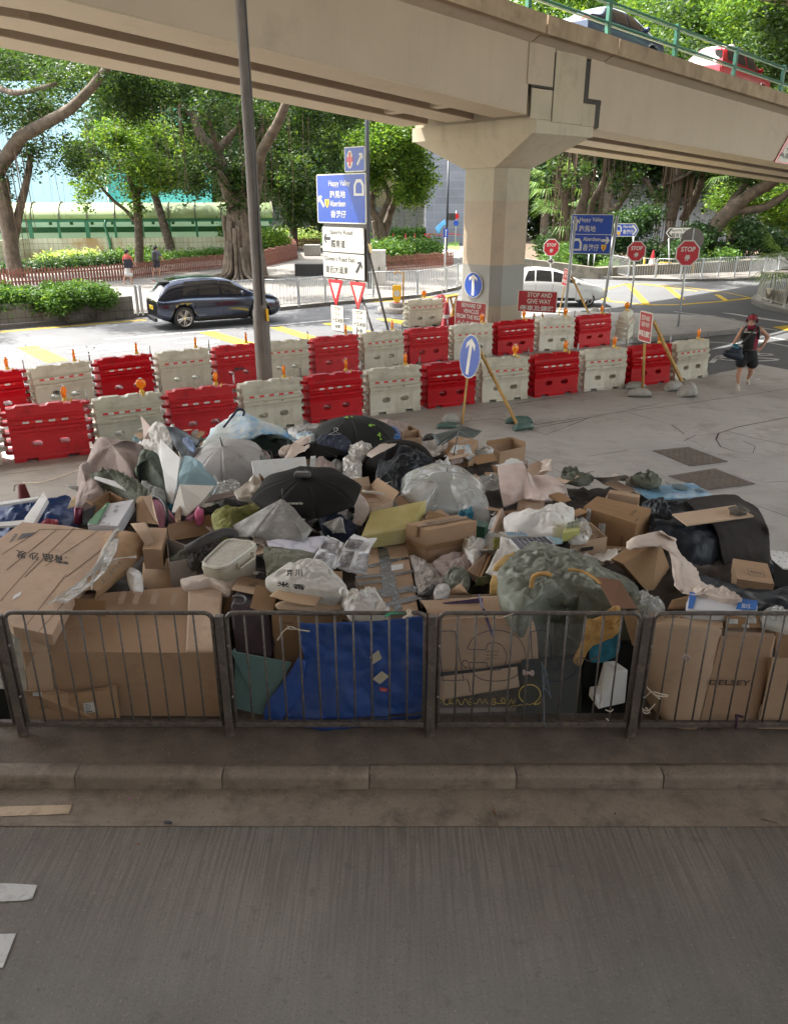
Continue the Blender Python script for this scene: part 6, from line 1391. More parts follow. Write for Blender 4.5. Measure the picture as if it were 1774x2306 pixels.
MB().box((-.02,0,.33),(.1,1.2,.12)).mk('rear_diffuser',M_BK,t);mb=MB();mb.hexa([V((.22,-.62,1.61)),V((.6,-.66,1.63)),V((.6,.66,1.63)),V((.22,.62,1.61))],[V((.26,-.62,1.575)),V((.6,-.66,1.57)),V((.6,.66,1.57)),V((.26,.62,1.575))]);mb.mk('roof_spoiler',M_BK,t)
mb=MB();mb.box((.2,0,1.585),(.03,.3,.02));mb.mk('high_brake_light',M_TAIL,t)
mb=MB();mb.revolve([(.04,0),(.04,.01)],(.02,0,.98),(-1,0,.2),16);mb.mk('badge',M_HEAD,t)
W3=[(0,.74),(.1,.8),(.5,.83),(1.2,.845),(2.8,.845),(3.5,.8),(3.8,.72),(4,.55)]
q=Pz('9',832,740,0);ang=rad(-2)
u_=V((math.cos(ang),math.sin(ang),0));org_=q-u_*3.35+V((-u_.y,u_.x,0))*.83
t=car('silver-white hatchback passing behind the signs right of the pier','hatchback_car',M_CARW,(org_.x,org_.y,.012),ang,4,[(0,.85),(.06,1),(.22,1.26),(.38,1.38),(.6,1.45),(1.2,1.5),(1.8,1.45),(2.3,1.31),(2.9,1.04),(3.15,.98),(3.5,.86),(3.8,.72),(3.95,.62),(4,.5)],[(0,.95),(1,.98),(2.5,.92),(4,.7)],[(0,.36),(.4,.25),(3.5,.22),(4,.34)],W3,wheels=(.66,3.2),rw=.31,win=[(.62,1.02,.78,1.04),(1.08,1.72,1.1,1.7),(1.78,2.68,1.78,2.3),(2.72,2.92,2.38,2.45)],rear=(.1,.34),wind=(2.45,3),tails=[(.55,.76,.78,1.05,.02)],spokes=5,rim=M_RIM,mirx=.68)
seams(t,(1.06,1.75,2.72),W3,.34,.9)
def rampcar(u0,t0):p=RP(u0,t0,zdeck(u0)-.115);return p
WT=[(0,.78),(.2,.83),(2.5,.85),(4.3,.82),(4.6,.7)]
slope=math.atan2(.0455,1)
hd=math.atan2(UU.y,UU.x)
p=rampcar(24.6,18.75)
t=car('dark blue saloon car on the ramp behind the green railing','saloon_car',M_CARB,p,hd,4.6,[(0,.8),(.1,1),(.5,1.06),(.75,1.14),(1.15,1.4),(1.4,1.45),(2.3,1.46),(2.8,1.38),(3.3,1.1),(3.6,.98),(4.2,.88),(4.5,.74),(4.6,.5)],[(0,.96),(1,.98),(3,.94),(4.6,.75)],[(0,.36),(.5,.26),(4,.24),(4.6,.36)],WT,wheels=(.95,3.65),rw=.32,win=[(1.02,1.32,1.2,1.36),(1.38,2.12,1.42,2.1),(2.2,3.05,2.2,2.7)],rear=(.78,1.2),wind=(2.7,3.3),tails=[(.5,.8,.8,.95,.02)])
t.rotation_euler=(0,slope,hd)
p=rampcar(34.2,18.95)
t=car('red and silver taxi on the ramp at the right behind the green railing','taxi',M_CARR,p,hd,4.6,[(0,.85),(.05,1),(.2,1.22),(.4,1.46),(.7,1.66),(1.3,1.74),(2.2,1.75),(2.8,1.66),(3.3,1.34),(3.6,1.1),(4.2,.98),(4.5,.8),(4.6,.5)],[(0,1.05),(1,1.06),(3,1),(4.6,.75)],[(0,.36),(.5,.26),(4,.24),(4.6,.36)],WT,roofpaint=(M_CARS,.5,2.9),wheels=(.95,3.65),rw=.32,win=[(.5,1.15,.72,1.18),(1.26,2,1.3,1.98),(2.1,3.05,2.1,2.75)],rear=(.12,.42),wind=(2.8,3.4),tails=[(.6,.8,.8,1.1,.02)])
t.rotation_euler=(0,slope,hd)
mb=MB();mb.box((1.9,0,1.84),(.16,.4,.13));mb.mk('roof_sign',M_SWHT,t)
def caps_(name,caps,vox,m,parent,smooth=3,label=None):
 """one continuous surface from tapered limbs [(a, b, ra, rb[, squash])]"""
 mb=MB();mb.sm=True
 for c in caps:
  a,b,ra,rb=V(c[0]),V(c[1]),c[2],c[3];n=14;d=b-a;L_=d.length
  d=d/L_ if L_>1e-6 else ZZ(1);sq=c[4]if len(c)>4 else None
  u=(sq[0]if sq else d.orthogonal());u=(u-d*u.dot(d)).normalized();v=d.cross(u);k_=sq[1]if sq else 1
  rows=[]
  for i in range(5):t=-math.pi/2+math.pi/2*i/4;rows.append([a+d*ra*math.sin(t)+(u*math.cos(2*math.pi*j/n)+v*k_*math.sin(2*math.pi*j/n))*max(ra*math.cos(t),1e-4)for j in range(n)])
  for i in range(5):t=math.pi/2*i/4;rows.append([b+d*rb*math.sin(t)+(u*math.cos(2*math.pi*j/n)+v*k_*math.sin(2*math.pi*j/n))*max(rb*math.cos(t),1e-4)for j in range(n)])
  mb.grid(rows,True);mb.poly(rows[0][::-1]);mb.poly(rows[-1])
 o=mb.mk(name,m,parent,label)
 bm=bmesh.new();bm.from_mesh(o.data);bmesh.ops.recalc_face_normals(bm,faces=bm.faces);bm.to_mesh(o.data);bm.free()
 r=o.modifiers.new('r','REMESH');r.mode='VOXEL';r.voxel_size=vox;r.use_smooth_shade=True
 s=o.modifiers.new('s','SMOOTH');s.iterations=smooth;s.factor=.5
 bake(o);o.data.materials.clear();o.data.materials.append(m);return o
X_=V((1,0,0))
def hand(palm,dirv,sidev,curl=.5,sc_=1,thumb=1):
 """caps of a hand: palm centre at the wrist, pointing along dirv, sidev across the knuckles"""
 d=V(dirv).normalized();s=V(sidev);s=(s-d*s.dot(d)).normalized();n=d.cross(s);out=[]
 w=V(palm);kn=w+d*.085*sc_
 out.append((w,kn,.026*sc_,.034*sc_,(s,.5)))
 for i,(o_,L_)in enumerate(((-.031,.065),(-.011,.078),(.01,.074),(.03,.058))):
  b=kn+s*o_*sc_;m1=b+(d*math.cos(curl*.6)+n*math.sin(curl*.6))*L_*.5*sc_;e=m1+(d*math.cos(curl*1.6)+n*math.sin(curl*1.6))*L_*.5*sc_
  out+=[(b,m1,.0095*sc_,.0088*sc_),(m1,e,.0088*sc_,.0075*sc_)]
 tb=w+d*.025*sc_-s*.03*sc_*thumb;t1=tb+(d*.6-s*.75*thumb+n*.25).normalized()*.036*sc_;t2=t1+(d*.85-s*.35*thumb+n*.35).normalized()*.032*sc_
 out+=[(tb,t1,.013*sc_,.011*sc_),(t1,t2,.011*sc_,.009*sc_)]
 return out
def head(c,fwd,h=.225,skin=M_SKIN,parent=None,hairm=M_HAIR,hair=True,vox=.009):
 """face caps for a head whose centre is c; returns caps (the skin) and draws features"""
 f=V(fwd).normalized();up=ZZ(1);s=f.cross(up).normalized();k_=h/.225
 cps=[(c+up*.035*k_-f*.012*k_,c+up*.04*k_+f*.002*k_,.078*k_,.078*k_),(c-up*.02*k_+f*.02*k_,c-up*.065*k_+f*.035*k_,.062*k_,.04*k_),(c+f*.075*k_+up*.01*k_,c+f*.095*k_-up*.018*k_,.011*k_,.015*k_),(c-up*.085*k_+f*.055*k_,c-up*.09*k_+f*.06*k_,.022*k_,.02*k_),(c+s*.078*k_-up*0*k_,c+s*.08*k_-up*.025*k_,.014*k_,.011*k_),(c-s*.078*k_-up*0*k_,c-s*.08*k_-up*.025*k_,.014*k_,.011*k_),(c+f*.072*k_+s*.03*k_+up*.03*k_,c+f*.076*k_-s*.03*k_+up*.03*k_,.013*k_,.013*k_),(c+f*.072*k_-up*.048*k_+s*.018*k_,c+f*.072*k_-up*.048*k_-s*.018*k_,.012*k_,.012*k_)]
 def feats(parent):
  mb=MB()
  for q in(-1,1):mb.ball(c+f*.08*k_+s*q*.032*k_+up*.008*k_,(.013*k_,.01*k_,.007*k_),8,5)
  mb.mk('eyes',M_HAIR,parent)
  MB().tube([c+f*.084*k_-s*.022*k_-up*.05*k_,c+f*.092*k_-up*.05*k_,c+f*.084*k_+s*.022*k_-up*.05*k_],.0045*k_,6).mk('mouth',mat('lip_brown',(.22,.07,.06),.6),parent)
  mb=MB()
  for q in(-1,1):mb.tube([c+f*.082*k_+s*q*.048*k_+up*.024*k_,c+f*.089*k_+s*q*.02*k_+up*.027*k_],.004*k_,5)
  mb.mk('eyebrows',M_HAIR,parent)
 return cps,feats
FY=17.5
def F(x,y,dy=0):p=PY('Z',x,y,FY+dy);return p
def F2(x,y,dy=0):p=PY('S',1640+x/12.13,720+y/12.13,FY+dy);return p
ft=V((F(890,1700).x,FY,0));man=thing('person','man in dark red cap, sleeveless red and black top and shorts walking, holding a bag','person',ft)
caps=[]
hipL,hipR=F(860,1290),F(1030,1290);kR,kL=F2(310,1330),F2(600,1390,.05);aR,aL=F2(255,1760,-.1),F2(520,1610,.22)
hips=(hipL+hipR)/2+ZZ(.03);nk=F(1030,760);shR,shL=F(885,790,0),F(1180,790,0);ch=F(1030,900)
caps+=[(hipL+V((.02,0,0)),F2(330,1180),.088,.075),(F2(330,1180),kR,.075,.055),(kR,F2(265,1480,-.02),.056,.058),(F2(265,1480,-.02),aR,.058,.036),(hipR,F2(590,1180),.088,.075),(F2(590,1180),kL,.075,.055),(kL,F2(590,1450,.14),.054,.057),(F2(590,1450,.14),aL,.055,.036)]
caps+=[(hipL+V((.03,0,.04)),hipR+V((-.03,0,.04)),.1,.1),(hips,ch,.135,.15,(X_,.72)),(ch,nk+ZZ(-.06),.15,.1,(X_,.72)),(shR+V((.03,0,-.02)),shL+V((-.03,0,-.02)),.06,.06),(nk+ZZ(-.06),F(1035,700),.056,.052)]
eR,wR=F(775,960,-.02),F(712,1050,-.1)
caps+=[(shR,eR,.055,.043),(eR,wR,.042,.028)]
eL,wL=F(1325,930,.05),F(1200,1130,-.04)
caps+=[(shL,eL,.057,.044),(eL,wL,.043,.028)]
caps+=hand(wR,F(700,1120,-.12)-wR,V((.3,1,0)),.9,1,1)
caps+=hand(wL,F(1095,1165,-.09)-wL,V((0,.2,1)),.35,1,1)
hc_=F(1040,640,-.02);hcaps,feats=head(hc_,V((-.45,-1,-.05)),.225)
caps+=hcaps
body=caps_('body',caps,.0095,M_SKIN,man,2);feats(man)
M_SHRTR=cloth('maroon_jersey',(.2,.01,.03));M_SHRTB=cloth('black_jersey',(.018,.014,.014));M_SHORT=cloth('black_shorts',(.01,.009,.011))
mid=ch+ZZ(-.02)
caps_('vest',[(F(1000,1150),F(1030,930),.152,.166,(X_,.8)),(F(1030,930),F(1035,800),.163,.125,(X_,.76)),(shR+V((.075,0,0)),shL+V((-.075,0,0)),.064,.064)],.014,M_SHRTR,man,3)
caps_('vest_front',[(F(985,1140,-.012),F(1005,905,-.03),.148,.152,(X_,.78))],.014,M_SHRTB,man,3)
caps_('shorts',[(F(1000,1175),F(990,1230),.152,.165,(X_,.8)),(F(880,1220),F(845,1385,-0),.12,.125,(X_,.95)),(F(1030,1220),F(1045,1400,.02),.12,.13,(X_,.95)),(F(870,1290),F(1030,1290),.12,.12)],.014,M_SHORT,man,3)
MB().tube([F(880,1160,-.13),F(1000,1165,-.16),F(1110,1160,-.12)],.012,6).mk('waistband',M_BK,man)
f=Face(F(890,818,-.185),F(1118,832,-.185),F(890,868,-.185));mb=MB();f.text(mb,'canterbury',0,.1,1,.95,.002,.03);f2=Face(F(915,785,-.165),F(958,785,-.165),F(915,812,-.165));f2.text(mb,'CCC',0,0,1,1,.002,.03);mb.mk('jersey_lettering',M_SWHT,man)
mb=MB();mb.tube([F(1120,745,-.02),F(1060,830,-.19),F(1000,900,-.2),F(900,1010,-.19),F(850,1060,-.1)],.022,6);mb.mk('bag_strap',M_BK,man)
for xs_ in((940,745,880,830,860,960),(1145,750,1165,830,1150,960)):MB().tube([F(xs_[0],xs_[1],-.07),F(xs_[2],xs_[3],-.15),F(xs_[4],xs_[5],-.1)],.026,8).mk('rucksack_strap',M_BK,man)
caps_('rucksack',[(F(1010,820,.2),F(1010,1100,.2),.15,.15,(X_,.7))],.02,mat('red_rucksack',(.35,.05,.03),.7),man,3)
capc=hc_+ZZ(.045);mb=MB();fw=V((-.45,-1,0)).normalized();mb.sm=True
rows=[]
for i in range(7):
 e=math.pi/2*i/6;rows.append([capc+V((math.cos(2*math.pi*j/20)*.094*math.cos(e),math.sin(2*math.pi*j/20)*.1*math.cos(e),.085*math.sin(e)))for j in range(20)])
mb.grid(rows,True);sd=fw.cross(ZZ(1));rr=[]
for i in range(2):rr.append([capc+fw*(.075+.085*i*(1-.25*abs(j-4)/4))+sd*(.075*(j-4)/4)*(1-.15*i)+V((0,0,.012-.02*i-.012*(abs(j-4)/4)**2))for j in range(9)])
mb.grid(rr);mb.mk('cap',mat('maroon_cap',(.22,.012,.02),.7),man,solid=.006)
sd=fw.cross(ZZ(1)).normalized()
mb=MB();mb.tube([hc_+sd*.1,hc_+sd*.09+ZZ(.1),hc_+ZZ(.145),hc_-sd*.09+ZZ(.1),hc_-sd*.1],.011,8);mb.mk('headphone_band',M_BK,man)
for s_ in(-1,1):mb=MB();mb.revolve([(.02,-0),(.048,.004),(.05,.03),(.035,.045)],hc_+sd*s_*.085+ZZ(0),sd*s_,16);mb.mk('headphone_cup',mat('maroon_cup',(.1,.01,.02),.4),man)
M_SHOE=mat('cream_trainer',(.52,.46,.38),.7,.3,20,dirt=((.2,.17,.14),.5,25))
for k_,(a,toe)in enumerate(((aR,V((-.35,-1,0))),(aL,V((-.3,-1,0))))):
 z0=0 if k_==0 else a.z-.1;tv_=toe.normalized();a0=V((a.x,a.y,z0))
 caps_('shoe',[(a0-tv_*.05+ZZ(.045),a0+tv_*.09+ZZ(.04),.045,.048,(X_,.9)),(a0+tv_*.09+ZZ(.035),a0+tv_*.17+ZZ(.03),.045,.03),(a0+ZZ(.05),a+ZZ(0),.042,.04)],.011,M_SHOE,man,2)
 mb=MB();mb.prism([a0+tv_*(.055+.145*math.cos(2*math.pi*i/14))+tv_.cross(ZZ(1))*.05*math.sin(2*math.pi*i/14)+ZZ(.002)for i in range(14)],(0,0,.018));mb.mk('sole',mat('pale_sole',(.55,.52,.46),.7),man)
bag=thing('holdall','dark navy holdall hanging at the walking man\'s side','bag',F(700,1300,-.1))
bc=F(680,1215,-.12)
caps_('bag_body',[(F(585,1225,-.12),F(790,1275,-.12),.085,.12,(V((0,1,0)),.9)),(F(690,1150,-.12),F(790,1180,-.12),.06,.1)],.014,mat('navy_bag',(.012,.018,.032),.6),bag,3)
MB().tube([F(640,1150,-.12),F(705,1085,-.12),F(790,1130,-.12)],.011,6).mk('handle',M_BK,bag)
o=MB().revolve([(0,0),(.075,.01),(.08,.03),(.06,.05)],F(740,1110,-.14),(.1,-.6,.8),16).mk('teal_cap',mat('teal_plastic',(.03,.13,.17),.4),bag)
def ped(label,x,yt,yb,Y,shirt,lower,skirt,bagm,backpack,facing,bare):
 q=PY('W',x,yb,Y);z0=.145;q.z=z0;H_=1.62;t=thing('person',label,'person',q);P=lambda a,b,c:q+V((a,b,c))*H_/1.7
 st=.22 if facing>0 else-.22
 caps=[(P(-.06,0,.88),P(-.17,.02,.48),.085,.058),(P(-.17,.02,.48),P(-.3,0,.1),.055,.035),(P(.06,0,.88),P(.12,0,.48),.085,.058),(P(.12,0,.48),P(.1,0,.07),.055,.035),(P(-.3,0,.08),P(-.22,-.05,.03),.035,.03),(P(.1,0,.05),P(.2,-.05,.03),.035,.03),(P(0,0,.92),P(.02,0,1.15),.13,.13,(X_,.75)),(P(.02,0,1.15),P(.03,0,1.38),.14,.13,(X_,.7)),(P(-.12,0,1.38),P(.17,0,1.38),.05,.05),(P(.03,0,1.4),P(.04,0,1.5),.05,.05),(P(-.15,0,1.37),P(-.2,.02,1.1),.045,.036),(P(-.2,.02,1.1),P(-.1,-.12,.95),.035,.025),(P(.2,0,1.37),P(.3,0,1.13),.045,.036),(P(.3,0,1.13),P(.42,-.05,.98),.035,.025)]
 caps+=hand(P(.42,-.05,.98),V((.5,0,-.8)),V((0,1,0)),.5,.9);caps+=hand(P(-.1,-.12,.95),V((.3,-.3,-.8)),V((0,1,0)),.6,.9)
 hcp,ft_=head(P(.05,0,1.58),V((1,-.2,0)),.21);caps+=hcp
 caps_('body',caps,.016,M_SKIN,t,2);ft_(t)
 caps_('shirt',[(P(0,0,.95),P(.02,0,1.36),.145,.15,(X_,.78)),(P(-.15,0,1.37),P(-.2,.02,1.17),.062,.055),(P(.2,0,1.37),P(.28,0,1.2),.062,.055)],.02,shirt,t,2)
 if skirt:caps_('skirt',[(P(0,0,.94),P(-.02,0,.5),.135,.16,(X_,.85)),(P(-.1,0,.5),P(.1,0,.45),.12,.12)],.02,lower,t,2)
 else:caps_('shorts',[(P(-.06,0,.88),P(-.12,0,.6),.11,.09),(P(.06,0,.88),P(.1,0,.6),.11,.09),(P(0,0,.95),P(0,0,.9),.135,.135,(X_,.85))],.02,lower,t,2)
 caps_('hair',[(P(.03,0,1.63),P(0,0,1.62),.105,.1),(P(0,.02,1.58),P(-.02,0,1.54),.085,.07)],.016,M_HAIR,t,2)
 if backpack:o=caps_('rucksack',[(P(-.06,-.17,1.3),P(-.06,-.17,1),.12,.13,(X_,.7))],.02,bagm,t,2)
 return t,P
t,P=ped('woman in red patterned top and white skirt striding right on the park path',278,537,610,40.3,cloth('red_patterned_top',(.42,.07,.05),dirt=((.55,.3,.25),.5,20)),cloth('white_skirt',(.55,.53,.52)),True,None,False,1,True)
MB().box(P(.1,-.2,1.03),(.42,.08,.42)).mk('tote_bag',cloth('black_tote',(.012,.012,.02)),None,'black tote bag carried on the woman\'s back','bag',bevel=.02)
t,P=ped('man in grey shirt and dark shorts with a black rucksack on the park path',338,535,594,43.8,cloth('grey_shirt',(.1,.1,.13)),cloth('dark_shorts',(.03,.025,.035)),False,M_BK,True,1,True)
OUTL=[Pz(c,x,y,.1)for c,x,y in(('A',640,900),('A',700,420),('A',1100,260),('B',300,330),('B',1000,330),('C',60,430),('C',700,540),('C',1100,560),('C',1480,860),('D',300,900),('D',1300,1050),('D',1560,1500))]+[V((4.2,5.3,0)),V((-4.3,5.3,0)),V((-4.6,7,0))]
def pdist(p):
 """distance inside the outline, negative outside"""
 ins=False;best=1e9;n=len(OUTL)
 for i in range(n):
  a,b=OUTL[i],OUTL[(i+1)%n]
  if(a.y>p.y)!=(b.y>p.y)and p.x<(b.x-a.x)*(p.y-a.y)/(b.y-a.y)+a.x:ins=not ins
  ab=V((b.x-a.x,b.y-a.y,0));t_=max(0,min(1,((p.x-a.x)*ab.x+(p.y-a.y)*ab.y)/max(ab.length_squared,1e-9)));best=min(best,(V((a.x,a.y,0))+ab*t_-V((p.x,p.y,0))).length)
 return best if ins else-best
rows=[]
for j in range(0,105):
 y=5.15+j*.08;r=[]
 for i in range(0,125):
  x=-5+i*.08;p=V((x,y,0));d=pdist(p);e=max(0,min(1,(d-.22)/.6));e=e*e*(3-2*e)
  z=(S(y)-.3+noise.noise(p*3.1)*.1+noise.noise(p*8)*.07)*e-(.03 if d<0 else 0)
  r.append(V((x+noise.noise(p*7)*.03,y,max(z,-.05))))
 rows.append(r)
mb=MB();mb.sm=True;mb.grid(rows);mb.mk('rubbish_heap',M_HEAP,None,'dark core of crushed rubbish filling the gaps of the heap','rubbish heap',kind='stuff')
def quadf(P,a,b,c_,d_):
 """face frame on a top P (back-left, back-right, front-right, front-left) in fractions"""
 q=lambda u,v:P[0].lerp(P[1],u).lerp(P[3].lerp(P[2],u),v)
 return Face(q(a,b),q(c_,b),q(a,d_))
def stk(t,tl,tr,bl,name='label',m=None,lines=4,bar=True,off=.004):
 f=Face(tl,tr,bl);mb=MB();f.flat(mb,[(0,0),(1,0),(1,1),(0,1)],off);o=mb.mk(name,m or PLAB,t)
 mb=MB()
 for i in range(lines):f.flat(mb,[(.1,.12+.18*i),(.1+.7*(.6+.4*((i*37)%10)/10),.12+.18*i),(.1+.7*(.6+.4*((i*37)%10)/10),.17+.18*i),(.1,.17+.18*i)],off+.002)
 if bar:
  for i in range(9):f.flat(mb,[(.12+.07*i,.8),(.145+.07*i+(.02 if i%3 else 0),.8),(.145+.07*i+(.02 if i%3 else 0),.95),(.12+.07*i,.95)],off+.002)
 mb.mk('label_print',LABTX,o if t is None else t);return o
def ptext(t,f,items,m=None,off=.004,name='print',bold=.01):
 mb=MB()
 for(s,x0,y0,x1,y1)in items:f.text(mb,s,x0,y0,x1,y1,off,bold)
 return mb.mk(name,m or PRINT,t)
CB='cardboard box'
YF=5.12
q=[Pz('E',660,335,.93),Pz('F',235,240,.93),Pz('F',165,822,.735),Pz('E',200,812,.735)]
tB,P,up=carton('long_carton','long low cardboard carton behind the first fence panel, taped across its sagging top',q,.6,cdb(0),tape=False,bulgy=.012)
for x in(1040,1165,1315,1480):
 a=Pz('E',x-28,320,.935);b=Pz('E',x+28,320,.935);c_=Pz('E',x,425,.9);d_=Pz('E',x-50,425,.9)
 MB().poly([a+ZZ(.013),b+ZZ(.013),c_+ZZ(.013),d_+ZZ(.013)]).mk('tape',TAPE,tB)
sheet('cardboard_sheet','creased tan cardboard flap hanging over the right end of the long carton','cardboard sheet',[k('F',.95,-60,250,80,245,235,240),k('F',.9,-60,420,70,420,225,420),k('F',.83,-70,620,60,620,195,690),k('F',.742,-80,818,40,820,163,822)],cdb(3),.006,3,5,5,.005)
MB().prism(kz('E',165,690,.84,395,760,.8,440,1150,.4,245,1130,.4),(0,.03,0)).mk('cardboard_sheet',cdb(1),None,'pale cardboard end flap standing at the left end of the long carton','cardboard sheet')
t=thing('flattened_carton','flattened cardboard carton with white labels standing low behind the fence',CB,Pz('E',600,1390,.14))
pts=ky('E',210,1140,5.02,470,1140,5.05,570,1165,5.1,900,1115,5.05,975,1100,5.06,1010,1370,4.99,790,1378,5,560,1390,5.02,250,1395,4.99)
MB().prism(pts,(0,.012,0)).mk('sheet',cdb(2),t)
for(x0,y0,x1,y1)in((280,1150,355,1182),):stk(t,PY('E',x0,y0,4.985),PY('E',x1,y0,4.985),PY('E',x0,y1,4.985),lines=2,bar=False)
stk(t,PY('E',702,1245,4.98),PY('E',790,1232,4.98),PY('E',718,1328,4.98),lines=5)
ptext(t,Face(PY('E',330,1255,4.98),PY('E',430,1262,4.98),PY('E',330,1285,4.98)),[('THIS SIDE',.1,0,.8,.4),('CARTON No.',0,.6,1,1)])
z=[1.2,1.18,1.13,1.05,1,1.02,1.05]
pts=[Pz('A',195,1050,1.14),Pz('A',560,1055,1.15),Pz('A',800,1085,1.15),Pz('A',960,1075,1.15),Pz('E',1010,-90,1.1),Pz('E',640,310,1.02),Pz('E',440,670,.98),Pz('E',110,600,1),Pz('E',-120,360,1.05),Pz('A',-150,1300,1.1)]
n=(pts[1]-pts[6]).cross(pts[8]-pts[6]).normalized();n=n if n.z>0 else-n
o_=sum(pts,ZZ(0))/len(pts);pl=[p-n*(p-o_).dot(n)for p in pts]
t=thing('sofa_carton','big flattened sofa carton with black Chinese print lying across the heap at left',CB,o_-n*.1)
MB().prism(pl,n*-.1).mk('carton',cdb(3),t,bevel=.006)
def onpl(c,x,y,h=0):
 r=ray(c,x,y);o3=o_+n*h;s=(o3-ZZ(CH)).dot(n)/r.dot(n);return ZZ(CH)+r*s
f=Face(onpl('A',590,1330),onpl('A',140,1262),onpl('A',600,1420));f=Face(onpl('A',585,1392),onpl('A',140,1330),onpl('A',575,1322));f.n=n
ptext(t,f,[('精',0,0,.26,1),('品',.29,.05,.49,1),('沙',.56,0,.76,.95),('发',.8,-.05,1,.95)],off=.004,bold=.02)
mb=MB()
for a,b in(((60,1430),(480,1090)),((210,1493),(630,1075)),((380,1400),(830,1100)),((560,1490),(1000,1150)),((330,1090),(960,1090)),((20,1300),(335,1095))):
 p,q_=onpl('A',*a,.003),onpl('A',*b,.003);d=(q_-p).normalized().cross(n)*.004;mb.poly([p-d,q_-d,q_+d,p+d])
for a,b in(((0,390),(330,20)),((200,620),(560,160)),((330,640),(700,220))):
 p,q_=onpl('E',*a,.003),onpl('E',*b,.003);d=(q_-p).normalized().cross(n)*.003;mb.poly([p-d,q_-d,q_+d,p+d])
mb.mk('creases',DARKCB,t)
mb=MB()
for i in range(5):Face(onpl('A',80+i*10,1195-i*15),onpl('A',300+i*8,1130-i*4),onpl('A',82+i*10,1201-i*15)).flat(mb,[(0,0),(.15,0),(.15,1),(0,1)],.004);Face(onpl('A',80+i*10,1195-i*15),onpl('A',300+i*8,1130-i*4),onpl('A',82+i*10,1201-i*15)).flat(mb,[(.3,0),(.85,0),(.85,1),(.3,1)],.004)
mb.mk('small_print',LABTX,t)
f=Face(onpl('E',120,345),onpl('E',200,300),onpl('E',110,375));f.n=n;mb=MB();f.flat(mb,[(0,0),(.8,0),(.8,1.2),(0,1.2)],.005);mb.mk('label',PLAB,t)
sd=sheet('printed_cardboard','printed side of the sofa carton bent down and torn at the top, wrapped in film','cardboard sheet',[[onpl('A',850,1130,-.02),onpl('A',1060,1110,.05),onpl('A',1200,1140,.03),onpl('A',1235,1270,-.1)],[onpl('E',760,130,-.01),onpl('E',900,60,.05),onpl('E',1040,40,0),onpl('E',1060,150,-.14)],[onpl('E',610,300,.01),onpl('E',690,300,.04),onpl('E',800,290,0),onpl('E',790,375,-.1)]],cdb(2),.012,6,5,6,.006)
t2=sd
f=Face(PY('E',850,215,onpl('E',850,215,.02).y-.05),PY('E',1010,50,onpl('E',1010,50,.02).y-.05),PY('E',900,300,onpl('E',900,300).y-.12))
ptext(t2,f,[('SF',0,.05,.14,.45),('□',.2,.1,.34,.5),('品',.4,.05,.52,.4),('原',.55,.05,.68,.4),('标',.72,.05,.84,.4),('米',.88,.05,1,.4)],off=.01)
mb=MB();R=random.Random(2)
def strand(mb,c,pts,h=.03,r=.003):
 mb.tube(crv([onpl(c,x,y,h+R.uniform(-.01,.015))for x,y in pts],4),r,4,False)
for dx in range(0,60,9):strand(mb,'A',[(1000-dx*.6,1080+dx*.2),(930-dx,1230),(860-dx,1370+dx*.4),(760-dx*.5,1480)],.04,R.uniform(.0015,.004))
for dx in range(0,50,9):strand(mb,'E',[(900-dx,0),(800-dx,130+dx*.3),(640-dx,260+dx*.4),(500-dx*.7,350+dx*.2),(400,400+dx*.4)],.04,R.uniform(.0015,.004))
for dx in range(0,60,12):strand(mb,'E',[(1000-dx*.2,20+dx),(900-dx,60+dx),(800,130+dx*.9),(760+dx*.3,250+dx)],.05,.002)
for dx in range(0,60,12):strand(mb,'A',[(1150,1330-dx*.4),(980-dx,1330+dx*.5),(870-dx*.5,1370+dx)],.05,.0025)
mb.mk('stretch_film',M_PL,None,'shiny white strands of stretch film tied round the sofa carton end','stretch film')
sheet('film_band','clear plastic film pulled over the edge of the sofa carton','plastic film',[[onpl('A',960,1090,.03),onpl('A',1020,1090,.05)],[onpl('A',850,1290,.035),onpl('A',960,1300,.06)],[onpl('A',740,1470,.03),onpl('A',850,1480,.06)],[onpl('E',430,390,.03),onpl('E',560,400,.05)]],M_CLEAR,.012,9,6,5,.002)
board('cardboard_sheet','short brown box flap sticking up from the long carton behind the rail',ky('E',612,362,5.5,890,385,5.45,885,590,5.35,606,560,5.4),cdb(4),.006)if 0 else board('cardboard_sheet','short brown box flap standing on the long carton',ky('E',612,362,5.55,890,385,5.52,885,590,5.5,606,560,5.53),cdb(4),.006)
lump('film_bundle','clear film bundle squeezed at the left edge behind the fence','plastic bag',ky('E',-60,640,5.3,90,620,5.3,180,720,5.25,215,1100,5.15,120,1200,5.1,-60,1150,5.15),M_CLEAR,.03,.03,9,.1)
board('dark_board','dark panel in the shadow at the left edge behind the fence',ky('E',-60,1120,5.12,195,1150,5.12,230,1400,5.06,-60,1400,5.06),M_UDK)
t=thing('suitcase','dark maroon suitcase upright in the shade behind the second fence panel','suitcase',Pz('F',450,850,.2))
a,b,c_,d_=Pz('F',285,420,.98),Pz('F',620,440,.98),PY('F',645,880,5.2),PY('F',330,830,5.2)
MB().hexa([a+V((0,.28,0)),b+V((0,.28,0)),b,a],[d_+V((0,.3,0)),c_+V((0,.3,0)),c_,d_]).mk('shell',M_SUIT,t,bevel=.03)
MB().tube(crv(kz('F',318,350,1.05,400,345,1.06,430,380,1.05,400,415,1.03,320,410,1.03),4),.012,8).mk('handle',M_DG,t)
MB().box((a+b)/2+ZZ(-.09),((b-a).length*.95,.012,.015)).mk('zip',M_DG,t)
t=thing('open_flap','pinkish box lid with small print leaning on the suitcase','cardboard sheet',Pz('F',490,250,1))
